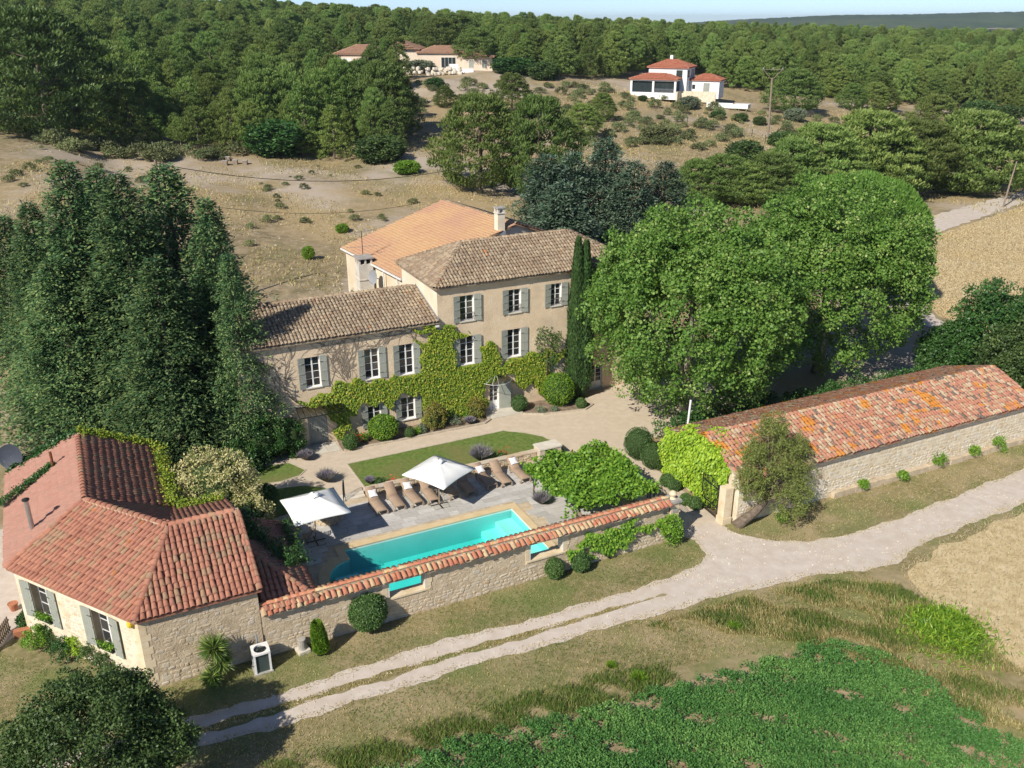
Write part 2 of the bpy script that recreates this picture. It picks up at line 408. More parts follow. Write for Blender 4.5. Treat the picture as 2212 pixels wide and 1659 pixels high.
# ================================================================== the setting
def axis(lo, hi, step, far_lo, far_hi, gr=1.35):
    a = list(np.arange(lo, hi + 0.1, step)); s = step
    while a[-1] < far_hi: s *= gr; a.append(a[-1] + s)
    s = step
    while a[0] > far_lo: s *= gr; a.insert(0, a[0] - s)
    return np.array(a)
_X = axis(-170, 220, 4, -6000, 6000); _Y = axis(-40, 420, 4, -300, 8000)
_XX, _YY = np.meshgrid(_X, _Y)
_ZZ = terrain(_XX, _YY)
_nx, _ny = len(_X), len(_Y)
_i = np.arange((_nx - 1) * (_ny - 1)); _r = _i // (_nx - 1); _c = _i % (_nx - 1)
_f = np.stack([_r * _nx + _c, _r * _nx + _c + 1, (_r + 1) * _nx + _c + 1, (_r + 1) * _nx + _c], 1)
# the sheet is left open under the pool; a patch with the pool's outline as its hole closes it
PA0, PA1, PB0, PB1 = 9.8, 20.1, 36.3, 41.27
def pool_outline(m=0.0):                                  # rectangle with a rounded (roman) end on the left
    P = [(PA1 + m, PB0 - m), (PA1 + m, PB1 + m), (PA0 - m, PB1 + m), (PA0 - m, 38.5 + 1.75 + m)]
    for k in range(1, 16):
        t_ = math.pi / 2 + math.pi * k / 16
        P.append((PA0 - m + (1.5 + m * 0.2) * math.cos(t_), 38.5 + (1.75 + m) * math.sin(t_)))
    P += [(PA0 - m, 38.5 - 1.75 - m), (PA0 - m, PB0 - m)]
    return P
from mathutils.geometry import tessellate_polygon
_ho = np.array([E(*p)[:2] for p in pool_outline(0.1)])
_x0 = max(x for x in _X if x < _ho[:, 0].min() - 0.5); _x1 = min(x for x in _X if x > _ho[:, 0].max() + 0.5)
_y0 = max(y for y in _Y if y < _ho[:, 1].min() - 0.5); _y1 = min(y for y in _Y if y > _ho[:, 1].max() + 0.5)
_cx, _cy = (_X[_c] + _X[_c + 1]) / 2, (_Y[_r] + _Y[_r + 1]) / 2
_f = _f[~((_cx > _x0) & (_cx < _x1) & (_cy > _y0) & (_cy < _y1))]
_V = np.stack([_XX, _YY, _ZZ], -1).reshape(-1, 3)
_rect = [(_x0, _y0), (_x1, _y0), (_x1, _y1), (_x0, _y1)]
_tri = tessellate_polygon([[Vector((*p, 0)) for p in _rect], [Vector((*p, 0)) for p in _ho]])
_PV = np.array([(*p, 0.0) for p in _rect] + [(*p, 0.0) for p in _ho]); _GF = [list(q) for q in _f]
for q in _tri:
    x = _PV[list(q)]; ar = (x[1][0] - x[0][0]) * (x[2][1] - x[0][1]) - (x[1][1] - x[0][1]) * (x[2][0] - x[0][0])
    _GF.append([i + len(_V) for i in (q if ar > 0 else q[::-1])])
mk('ground', np.vstack([_V, _PV]), _GF, MAT['ground'], kind='structure', smooth=True)

def ragged(pts, step=0.25, amp=0.12, closed=True):       # (a,b) outline resampled with uneven edges
    out = []; n = len(pts)
    for i in range(n):
        p, q = np.array(pts[i], float), np.array(pts[(i + 1) % n], float)
        L = np.linalg.norm(q - p); k = max(1, int(L / step)); d = (q - p) / L; nn = np.array([-d[1], d[0]])
        for j in range(k):
            s = j / k * L; u = p + d * s
            w = amp * (math.sin(u[0] * 1.1 + u[1] * 1.7) * 0.6 + math.sin(u[0] * 2.7 - u[1] * 2.1 + 1) * 0.45 + math.sin(u[0] * 6.1 + u[1] * 5) * 0.2 + random.uniform(-0.22, 0.22))
            out.append(u + nn * w * (1 if 0 < j else 0.3))
    return out
def sheet(name, pts, z, mat, amp=0.0, step=0.3, parent=None, kind='structure', follow=False, **kw):
    P = ragged(pts, step, amp) if amp else [np.array(p, float) for p in pts]
    tri = tessellate_polygon([[Vector((p[0], p[1], 0)) for p in P]])
    V = [E(p[0], p[1], z) for p in P]
    F = []
    for t_ in tri:
        x = [P[i] for i in t_]
        ar = (x[1][0] - x[0][0]) * (x[2][1] - x[0][1]) - (x[1][1] - x[0][1]) * (x[2][0] - x[0][0])
        F.append(list(t_) if ar > 0 else list(t_)[::-1])
    return mk(name, V, F, mat, parent, kind=kind, **kw)
LOWER = [(-16, 30.4), (-6, 30.2), (0.4, 30.0), (3.7, 29.7), (12, 29.65), (21.6, 29.1), (27, 28.75), (31.3, 28.2), (34.0, 27.3), (36.0, 27.1), (39.6, 27.9), (48.4, 28.3), (62, 28.9), (80, 29.8)]
UPPER = [(80, 32.6), (62, 31.7), (52.3, 31.1), (42.4, 30.35), (36.5, 30.1), (33.2, 30.8), (31.2, 32.1), (30.3, 33.6), (30.2, 34.9), (27.0, 34.9), (27.9, 33.6), (27.5, 32.1), (26.2, 31.4), (24.5, 31.15), (17.5, 31.2), (10.6, 31.75), (6.5, 31.55), (3.3, 31.55), (-6, 31.7), (-16, 31.9)]
sheet('front_verge', [(-20, 36.5), (-20, 31), (27, 30.6), (31, 29.5), (62, 29.5), (90, 30.5), (90, 34.2), (31, 34.3), (31.0, 34.5), (26.9, 34.5), (-1, 34.6), (-6, 41.5), (-20, 55)], 0.006, MAT['verge'], 0.05, 0.6)
sheet('lower_verge', [(-20, 31), (-20, 22), (6, 22), (30, 8), (46, 6), (60, 20), (90, 24), (90, 30.5), (62, 29.6), (31, 29.6), (27, 30.7)], 0.010, MAT['verge'], 0.05, 0.6)
sheet('stubble_field', [(36.2, 26.2), (39.5, 27.0), (48, 27.6), (62, 28.1), (90, 29), (90, 10), (60, -5), (34, 8), (34.4, 18.3), (34.9, 22.6), (35.2, 24.6)], 0.014, MAT['stubble'], 0.3, 0.5)
CROP = [tuple(float(q) for q in ab_of(on_z(x, y))) for x, y in ((700, 1710), (840, 1659), (914, 1624), (1075, 1581), (1290, 1533), (1448, 1483), (1548, 1458), (1665, 1425), (1798, 1379), (1948, 1437), (2023, 1483), (2119, 1562), (2212, 1620), (2300, 1720), (2300, 1900), (700, 1900))]
sheet('crop_soil', CROP, 0.014, MAT['field_soil'], 0.22, 0.25)
sheet('dirt_track', [(a_, b_ - 0.10) for a_, b_ in LOWER] + [(a_, b_ + (0.08 if b_ < 33 else 0)) for a_, b_ in UPPER], 0.018, MAT['track'], 0.13, 0.2)
sheet('track_grass_strip', [(-16, 30.8), (-6, 30.65), (4, 30.47), (12, 30.38), (18, 30.12), (23.5, 30.15), (18, 30.42), (12, 30.75), (4, 30.87), (-6, 31.08), (-16, 31.22)], 0.022, MAT['verge'], 0.14, 0.18)
# wheat field and far track on the right
PX = lambda pts: [tuple(float(q) for q in ab_of(on_z(x, y))) for x, y in pts]
WHEAT = PX(((1990, 522), (2100, 482), (2212, 446), (2400, 388), (2700, 420), (2700, 900), (2212, 785), (2088, 708), (2030, 684), (1990, 640)))
sheet('wheat_field', WHEAT, 0.02, MAT['stubble'], 0.3, 1.0)
sheet('far_track', PX(((1955, 478), (2000, 470), (2212, 412), (2450, 345), (2450, 362), (2212, 438), (2010, 508), (1975, 545), (1972, 640), (2020, 688), (2085, 714), (2212, 790), (2212, 808), (2075, 735), (2005, 706), (1950, 650), (1940, 540))), 0.028, MAT['track'], 0.25, 0.6)
# gravel court, lawns and beds inside the estate
sheet('gravel_court', [(4.5, 45.5), (12.5, 46.7), (12.6, 47.2), (24.2, 46.9), (27.3, 46.2), (27.2, 34.7), (30.4, 34.7), (31.0, 46), (37, 45), (43, 49), (43, 55), (6, 55)], 0.020, MAT['gravel'], 0.04, 0.5)
sheet('side_ground', [(-2, 52), (4.4, 46), (6, 55), (7, 64), (-6, 64)], 0.012, MAT['soil'], 0.2, 0.5)
def kerb(name, pts, w=0.09, h=0.05, closed=False):
    g = G(); P = [np.array(p, float) for p in pts]
    for i in range(len(P) - 1 + closed):
        p, q = P[i], P[(i + 1) % len(P)]
        d = (q - p) / np.linalg.norm(q - p)
        g.bar(E(*(p + d * 0.003), h / 2 + 0.005), E(*(q - d * 0.003), h / 2 + 0.005), w, h)
    return g.mk(name, MAT['kerb'], kind='structure')
LAWN = [(12.85, 51.15), (18.0, 51.2), (24.3, 51.25), (25.5, 50.3), (26.4, 49.2), (26.9, 47.4), (26.7, 46.45), (24.5, 46.95), (20, 47.1), (12.95, 47.15)]
sheet('lawn', LAWN, 0.03, MAT['lawn'], 0.03, 0.3)
kerb('lawn_edging', LAWN[:7] + [LAWN[-1]][:0], 0.08)
kerb('lawn_side_edging', [LAWN[-1], LAWN[0]], 0.08)
sheet('side_lawn', [(5.5, 53.6), (9.5, 52.95), (10.15, 51.5), (9.6, 50.95), (8.4, 50.7), (7.2, 50.85), (5, 51.2)], 0.03, MAT['lawn'], 0.03, 0.3)
kerb('side_lawn_edging', [(9.5, 52.95), (10.2, 51.5), (9.65, 50.9), (8.4, 50.62), (7.2, 50.8), (5.0, 51.15)], 0.08)
sheet('pool_side_lawn', [(4.6, 49.6), (7.4, 49.95), (9.6, 49.5), (10.7, 48.6), (11.0, 47.6), (10.6, 46.9), (5, 46)], 0.03, MAT['lawn'], 0.03, 0.3)
sheet('flower_bed', [(13.2, 54.9), (13.15, 53.1), (18.4, 53.0), (23.6, 52.95), (24.1, 53.3), (24.2, 54.9)], 0.034, MAT['soil'], 0.03, 0.3)
kerb('bed_edging', [(13.2, 53.05), (18.4, 52.95), (23.6, 52.9), (24.2, 53.3), (24.25, 54.7)], 0.16, 0.13)
sheet('door_bed', [(27.0, 54.9), (26.9, 53.2), (28.2, 52.5), (31.4, 51.9), (32.3, 52.4), (32.4, 54.9)], 0.034, MAT['soil'], 0.03, 0.3)
kerb('door_bed_edging', [(26.95, 54.6), (26.85, 53.2), (28.2, 52.42), (31.4, 51.82), (32.4, 52.4), (32.5, 54.5)], 0.14, 0.12)
def paving(name, a0, a1, b0, b1, na, nb, z=0.045):
    base = sheet(name, [(a0, b0), (a1, b0), (a1, b1), (a0, b1)], 0.026, MAT['kerb'])
    OFF[base.name] = OFF[base.name]
    for i in range(na):
        for j in range(nb):
            g = G(); da, db = (a1 - a0) / na, (b1 - b0) / nb
            g.bx(a0 + i * da + 0.012, a0 + (i + 1) * da - 0.012, b0 + j * db + 0.012, b0 + (j + 1) * db - 0.012, 0.03, z + random.uniform(0, 0.004))
            g.mk('slab', MAT['doorstone'], base)
MAT['doorstone'] = noisy('door_paving', [(0.50, 0.46, 0.38), (0.62, 0.58, 0.49)], 1.5, bump=0.2)
paving('door_paving', 10.6, 13.05, 53.3, 54.88, 3, 2)
paving('entrance_paving', 24.3, 26.8, 53.4, 54.88, 3, 2)
sheet('cottage_yard', [(-12.5, 46.5), (-9, 42.2), (-7.0, 40.3), (-6.0, 41.3), (-6.2, 52), (-9.5, 52)], 0.014, MAT['track'], 0.06, 0.3)

# ------------------------------------------------------------------ pool terrace with its slabs
def in_pool(a, b, m=0.0):
    r = PA0 - m <= a <= PA1 + m and PB0 - m <= b <= PB1 + m
    c = (a - 9.8) ** 2 / (1.75 + m) ** 2 + (b - 38.5) ** 2 / (1.75 + m) ** 2 <= 1.0
    return r or c
TERR = [(4.3, 34.75), (26.9, 34.75), (26.9, 46.3), (12.8, 46.4), (10.8, 46.5), (6.0, 44.8), (6.0, 41.3), (4.3, 41.3)]
def ring_sheet(name, outer, inner, z, mat, **kw):          # outline with one hole, walked as a keyhole polygon
    tri = tessellate_polygon([[Vector((*p, 0)) for p in outer], [Vector((*p, 0)) for p in inner]])
    P = list(outer) + list(inner); F = []
    for t_ in tri:
        x = [P[i] for i in t_]
        ar = (x[1][0] - x[0][0]) * (x[2][1] - x[0][1]) - (x[1][1] - x[0][1]) * (x[2][0] - x[0][0])
        F.append(list(t_) if ar > 0 else list(t_)[::-1])
    return mk(name, [E(p[0], p[1], z) for p in P], F, mat, **kw)
t = Nt('terrace_stone')
c = t.ramp(t.rnd(), [(0, (0.44, 0.42, 0.39)), (0.5, (0.53, 0.51, 0.48)), (1, (0.60, 0.58, 0.55))])
mpn = t.new('Mapping'); t.ln(t.pos(), mpn.inputs[0]); mpn.inputs['Rotation'].default_value = (0, 0, -A0); mpn.inputs['Scale'].default_value = (1.2, 9, 1)
c = t.mix(t.ramp(t.noise(1.6, 5, 0.6, mpn.outputs[0]), [(0.42, (0, 0, 0)), (0.66, (0.5, 0.5, 0.5))]), c, (0.26, 0.25, 0.235, 1))
MAT['terrace'] = t.out(c, 0.8, t.bump(t.noise(25, 5), 0.35, 0.012), 0.25)
terr = ring_sheet('pool_terrace', TERR, pool_outline(0.42), 0.022, MAT['mortar'], kind='structure')
slabs = []
row = 0; b = 34.8
while b < 46.2:
    a = 4.3 - (row % 2) * 0.55 - (row % 3) * 0.2
    while a < 26.9:
        w = random.choice((0.62, 0.85, 0.85, 1.1)); ca, cb = a + w / 2, b + 0.24
        ok = True
        for (qa, qb) in ((a, b), (a + w, b), (a, b + 0.48), (a + w, b + 0.48), (ca, cb)):
            if in_pool(qa, qb, 0.40) or not (4.3 <= qa <= 26.9) or qb > 46.2 or (qa < 6 and qb > 41.2) or (qa < 10.8 and qb > 44.8 + (qa - 6) * 0.35): ok = False
        if ok: slabs.append((a + 0.008, a + w - 0.008, b + 0.008, b + 0.472))
        a += w
    b += 0.48; row += 1
slabs.sort(key=lambda s: np.linalg.norm(E((s[0] + s[1]) / 2, (s[2] + s[3]) / 2) - CAMP))
slabs_far = G()
slab_attr = []
for k, s in enumerate(slabs):
    if k < 300:
        G().bx(*s, 0.024, 0.045 + random.uniform(0, 0.006)).mk('slab', MAT['terrace'], terr)
    else:
        slabs_far.bx(*s, 0.024, 0.045 + random.uniform(0, 0.006)); slab_attr += [random.random()] * 8
if slab_attr: mk('slabs', slabs_far.v, slabs_far.f, MAT['terrace'], terr, kind='stuff', attr=slab_attr)

# pool: basin, steps, stone coping and water
pool = thing('swimming_pool', E(15, 38.8, -1.6), 'long turquoise swimming pool with rounded end and yellow stone coping', 'pool')
MAT['liner'] = noisy('pool_liner', [(0.66, 0.78, 0.74), (0.72, 0.84, 0.80)], 1.0, rough=0.6, bump=0)
inn = pool_outline(0.0)
g = G(); n = len(inn)
V = [E(p[0], p[1], 0.03) for p in inn] + [E(p[0], p[1], -1.5) for p in inn]
g.add(V, [[i, (i + 1) % n, n + (i + 1) % n, n + i][::-1] for i in range(n)])
tri = tessellate_polygon([[Vector((*p, 0)) for p in inn]])
g.add([E(p[0], p[1], -1.5) for p in inn], [list(q) for q in tri])
g.mk('basin', MAT['liner'], pool)
for zz_ in (-1.05,): G().bx(PA1 - 2.0, PA1 - 1.1 - 0.002, PB0 + 0.003, PB1 - 0.003, -1.49, zz_).mk('step', MAT['liner'], pool)
G().bx(PA1 - 1.1, PA1 - 0.002, PB0 + 0.002, PB1 - 0.002, -1.49, -0.62).mk('step', MAT['liner'], pool)
G().bx(PA0 - 1.0, PA0 + 0.25, 37.4, 39.6, -1.49, -0.5).mk('step', MAT['liner'], pool)
ring = ring_sheet('coping', pool_outline(0.44), pool_outline(-0.03), 0.075, MAT['coping'], parent=pool)
g = G(); o_ = pool_outline(0.44); n = len(o_)
g.add([E(*p, 0.075) for p in o_] + [E(*p, 0.0) for p in o_], [[i, n + i, n + (i + 1) % n, (i + 1) % n] for i in range(n)])
o_ = pool_outline(-0.03); n = len(o_)
g.add([E(*p, 0.075) for p in o_] + [E(*p, 0.028) for p in o_], [[i, n + i, n + (i + 1) % n, (i + 1) % n] for i in range(n)])
g.mk('coping_edge', MAT['coping'], pool)
t = Nt('pool_water')
lw = t.new('LayerWeight'); lw.inputs['Blend'].default_value = 0.35
bn = t.bump(t.noise(2.6, 3), 0.6, 0.08, t.bump(t.noise(8, 2), 0.45, 0.03)); t.ln(bn, lw.inputs['Normal'])
tr = t.new('BsdfTransparent'); tr.inputs['Color'].default_value = (0.72, 0.985, 0.98, 1)
gl = t.new('BsdfGlossy'); gl.inputs['Roughness'].default_value = 0.03; t.ln(bn, gl.inputs['Normal'])
ms = t.new('MixShader'); t.ln(t.math('ADD', t.math('MULTIPLY', t.math('POWER', lw.outputs['Facing'], 4.0), 0.55), 0.02), ms.inputs[0]); t.ln(tr.outputs[0], ms.inputs[1]); t.ln(gl.outputs[0], ms.inputs[2])
t.ln(ms.outputs[0], t.n['Material Output'].inputs['Surface']); MAT['water'] = t.m
va = t.new('VolumeAbsorption'); va.inputs['Color'].default_value = (0.04, 0.95, 0.93, 1); va.inputs['Density'].default_value = 0.30
t.ln(va.outputs[0], t.n['Material Output'].inputs['Volume'])
wo = pool_outline(-0.004); n = len(wo); tri = tessellate_polygon([[Vector((*p, 0)) for p in wo]])
def _up(q):
    x = [wo[i] for i in q]; return list(q) if (x[1][0] - x[0][0]) * (x[2][1] - x[0][1]) - (x[1][1] - x[0][1]) * (x[2][0] - x[0][0]) > 0 else list(q)[::-1]
tri = [_up(q) for q in tri]
_ccw = sum(wo[i][0] * wo[(i + 1) % n][1] - wo[(i + 1) % n][0] * wo[i][1] for i in range(n)) > 0
side = [[n + i, n + (i + 1) % n, (i + 1) % n, i] for i in range(n)]
if not _ccw: side = [f[::-1] for f in side]
mk('water', [E(p[0], p[1], -0.10) for p in wo] + [E(p[0], p[1], -1.495) for p in wo], tri + [[i + n for i in q][::-1] for q in tri] + side, MAT['water'], pool)

# ================================================================== roof tiles, stones, windows
def tile_template(L=0.46, r0=0.118, r1=0.095, seg=6, th=0.014):
    V = []
    for (y, r, z) in ((0, r0, 0.03), (L, r1, 0.0)):
        for k in range(seg + 1):
            t_ = math.pi * k / seg
            V.append((r * math.cos(t_), y, z + r * 0.85 * math.sin(t_)))
    for k in range(seg + 1):                               # inner lip so the lower rim has thickness
        t_ = math.pi * k / seg
        V.append(((r0 - th) * math.cos(t_), 0.0, 0.03 + (r0 - th) * 0.85 * math.sin(t_)))
    n = seg + 1
    F = [[k, n + k, n + k + 1, k + 1] for k in range(seg)] + [[2 * n + k, k, k + 1, 2 * n + k + 1] for k in range(seg)]
    return np.array(V), np.array(F)
TV, TF = tile_template()
TILE_ME = {}
def tile_mesh(mat):
    if mat.name not in TILE_ME:
        me = mesh_of('roof_tile', TV, TF, True); me.materials.append(mat); TILE_ME[mat.name] = me
    return TILE_ME[mat.name]
def in_poly(x, y, P):
    c = False; n = len(P); j = n - 1
    for i in range(n):
        if (P[i][1] > y) != (P[j][1] > y) and x < (P[j][0] - P[i][0]) * (y - P[i][1]) / (P[j][1] - P[i][1]) + P[i][0]: c = not c
        j = i
    return c
def roof_tiles(pts, e0, e1, dx=0.25, dy=0.37, jit=0.012, sc=1.0):
    # pts: 3D corners of one roof plane; e0 -> e1 runs along its eave. Returns (origin, across, upslope, normal, scale) of every tile
    P = [np.asarray(p, float) for p in pts]
    e0, e1 = np.asarray(e0, float), np.asarray(e1, float)
    u = (e1 - e0) / np.linalg.norm(e1 - e0)
    nrm = np.zeros(3)
    for i in range(len(P)):
        nrm += np.cross(P[i] - P[0], P[(i + 1) % len(P)] - P[0])
    nrm /= np.linalg.norm(nrm)
    if nrm[2] < 0: nrm = -nrm
    u = u - nrm * np.dot(u, nrm); u /= np.linalg.norm(u)
    v = np.cross(nrm, u)
    if v[2] < 0: v = -v; u = -u
    UV = [((p - e0) @ u, (p - e0) @ v) for p in P]
    us = [q[0] for q in UV]; vs = [q[1] for q in UV]
    out = []
    nc = int(math.ceil((max(us) - min(us)) / dx)); nr = int(math.ceil((max(vs) - min(vs)) / dy))
    for r in range(nr):
        for c in range(nc):
            x = min(us) + (c + 0.5) * dx; y = min(vs) + r * dy
            if in_poly(x, y + dy * 0.5, UV):
                ju, jv, ja = random.gauss(0, jit), random.gauss(0, jit * 1.3), random.gauss(0, 0.02)
                uu = u * math.cos(ja) + v * math.sin(ja); vv = -u * math.sin(ja) + v * math.cos(ja)
                out.append((e0 + u * (x + ju) + v * (y - 0.06 + jv) + nrm * (0.045 + abs(random.gauss(0, 0.006))), uu, vv, nrm, sc))
    return out
def line_tiles(p, q, r=1.35, step=0.36):                   # ridge and hip tiles from low (p) to high (q)
    p, q = np.asarray(p, float), np.asarray(q, float); d = q - p; L = np.linalg.norm(d); d /= L
    x = np.cross(d, EZ); x /= np.linalg.norm(x); nn = np.cross(x, d)
    if nn[2] < 0: nn = -nn; x = -x
    return [(p + d * (k * step - 0.03) + nn * (0.05 + random.uniform(0, 0.012)), x, d, nn, r) for k in range(max(1, int(L / step)))]
def place_tiles(parent, tiles, mat, quota=300, name='roof_tile', stuff='roof_tiles'):
    tiles = sorted(tiles, key=lambda t_: np.linalg.norm(t_[0] - CAMP))
    me = tile_mesh(mat)
    for (o, u, v, n, s) in tiles[:quota]:
        m = Matrix(((u[0] * s, v[0], n[0] * s, o[0]), (u[1] * s, v[1], n[1] * s, o[1]), (u[2] * s, v[2], n[2] * s, o[2]), (0, 0, 0, 1)))
        inst(name, me, m, parent)
    rest = tiles[quota:]
    if rest:
        O = np.array([t_[0] for t_ in rest]); U = np.array([t_[1] * t_[4] for t_ in rest]); W = np.array([t_[2] for t_ in rest]); N = np.array([t_[3] * t_[4] for t_ in rest])
        V = O[:, None] + TV[None, :, 0:1] * U[:, None] + TV[None, :, 1:2] * W[:, None] + TV[None, :, 2:3] * N[:, None]
        k = len(TV)
        F = (TF[None] + (np.arange(len(rest)) * k)[:, None, None]).reshape(-1, 4)
        mk(stuff, V.reshape(-1, 3), F, mat, parent, kind='stuff', smooth=True, attr=np.repeat(rng.random(len(rest)), k))
def stone_template(seed):
    r = random.Random(seed); n = 8; V = []
    for ring, (s, z) in enumerate(((1.0, 0.0), (0.97, 0.5), (0.74, 1.0))):
        rr = random.Random(seed + 5)
        for k in range(n):
            t_ = 2 * math.pi * (k + rr.uniform(-0.22, 0.22)) / n
            q = rr.uniform(0.86, 1.1)
            x = math.copysign(abs(math.cos(t_)) ** 0.55, math.cos(t_)) * q * s; y = math.copysign(abs(math.sin(t_)) ** 0.55, math.sin(t_)) * q * s
            V.append((x * 0.5, y * 0.5, z * (1 + (r.uniform(-0.18, 0.18) if ring else 0))))
    F = [[a * n + k, a * n + (k + 1) % n, (a + 1) * n + (k + 1) % n, (a + 1) * n + k] for a in range(2) for k in range(n)] + [[2 * n + k for k in range(n)]]
    return np.array(V), F
STONES = [stone_template(s) for s in range(9)]
STONE_ME = {}
def stone_wall(parent, o, u, n, W, H, holes, mat, quota, size=(0.2, 0.46), ch=(0.13, 0.26), proud=0.022, top=None, skip=0.0, z0=0.0, tmin=None):
    o, u, n = (np.asarray(q, float) for q in (o, u, n))
    S = []; z = z0
    while z < H - 0.06:
        h = random.uniform(*ch) * random.choice((0.7, 1, 1, 1.25)); x = random.uniform(-0.2, 0)
        low = z < z0 + 0.85
        while x < W:
            w = random.uniform(*size) * random.choice((0.5, 0.8, 1, 1.2)); hh = min(h * random.uniform(0.6, 1.12), w * 1.1); cx, cz = x + w / 2, z + h / 2 + random.uniform(-0.03, 0.03)
            ok = cx - w / 2 > 0.0 and cx + w / 2 < W and cz + hh / 2 < (H if top is None else top(cx)) and random.random() > skip * (0.25 if low else 1)
            for (x0, x1, y0, y1) in holes:
                if cx + w / 2 > x0 and cx - w / 2 < x1 and cz + hh / 2 > y0 and cz - hh / 2 < y1: ok = False
            if ok: S.append((o + u * cx + EZ * cz + n * 0.001, w * 0.94, hh * 0.94, proud * random.uniform(0.4, 1.4) * (1.7 if low else 1), random.randrange(9), random.gauss(0, 0.16)))
            x += w + random.uniform(0.0, 0.03)
        z += h
    S.sort(key=lambda q: np.linalg.norm(q[0] - CAMP))
    for (p, w, h, d, k, ja) in S[:quota]:
        if (k, mat.name) not in STONE_ME:
            me = mesh_of('stone', *STONES[k]); me.materials.append(mat); STONE_ME[(k, mat.name)] = me
        uu = (u * math.cos(ja) + EZ * math.sin(ja)); vv = (-u * math.sin(ja) + EZ * math.cos(ja))
        m = Matrix(((uu[0] * w, vv[0] * h, n[0] * d, p[0]), (uu[1] * w, vv[1] * h, n[1] * d, p[1]), (uu[2] * w, vv[2] * h, n[2] * d, p[2]), (0, 0, 0, 1)))
        inst('stone', STONE_ME[(k, mat.name)], m, parent)
    g = G(); at = []
    for (p, w, h, d, k, ja) in S[quota:]:
        uu = (u * math.cos(ja) + EZ * math.sin(ja)); vv = (-u * math.sin(ja) + EZ * math.cos(ja))
        V, F = STONES[k]
        g.add([p + uu * q[0] * w + vv * q[1] * h + n * q[2] * d for q in V], F); at += [random.random()] * len(V)
    if at: mk('stones', g.v, g.f, mat, parent, kind='stuff', attr=at)
def wall_with_holes(name, o, u, W, H, holes, mat, parent, z0=0.0):
    o, u = np.asarray(o, float), np.asarray(u, float)
    xs = sorted({0, W, *[h[0] for h in holes], *[h[1] for h in holes]}); zs = sorted({z0, H, *[h[2] for h in holes], *[h[3] for h in holes]})
    g = G(); idx = {}
    def vi(x, z):
        if (x, z) not in idx: idx[(x, z)] = len(g.v); g.v.append(o + u * x + EZ * z)
        return idx[(x, z)]
    for i in range(len(xs) - 1):
        for j in range(len(zs) - 1):
            cx, cz = (xs[i] + xs[i + 1]) / 2, (zs[j] + zs[j + 1]) / 2
            if any(h[0] < cx < h[1] and h[2] < cz < h[3] for h in holes): continue
            g.f.append([vi(xs[i], zs[j]), vi(xs[i + 1], zs[j]), vi(xs[i + 1], zs[j + 1]), vi(xs[i], zs[j + 1])])
    return g.mk(name, mat, parent)
PANE = None
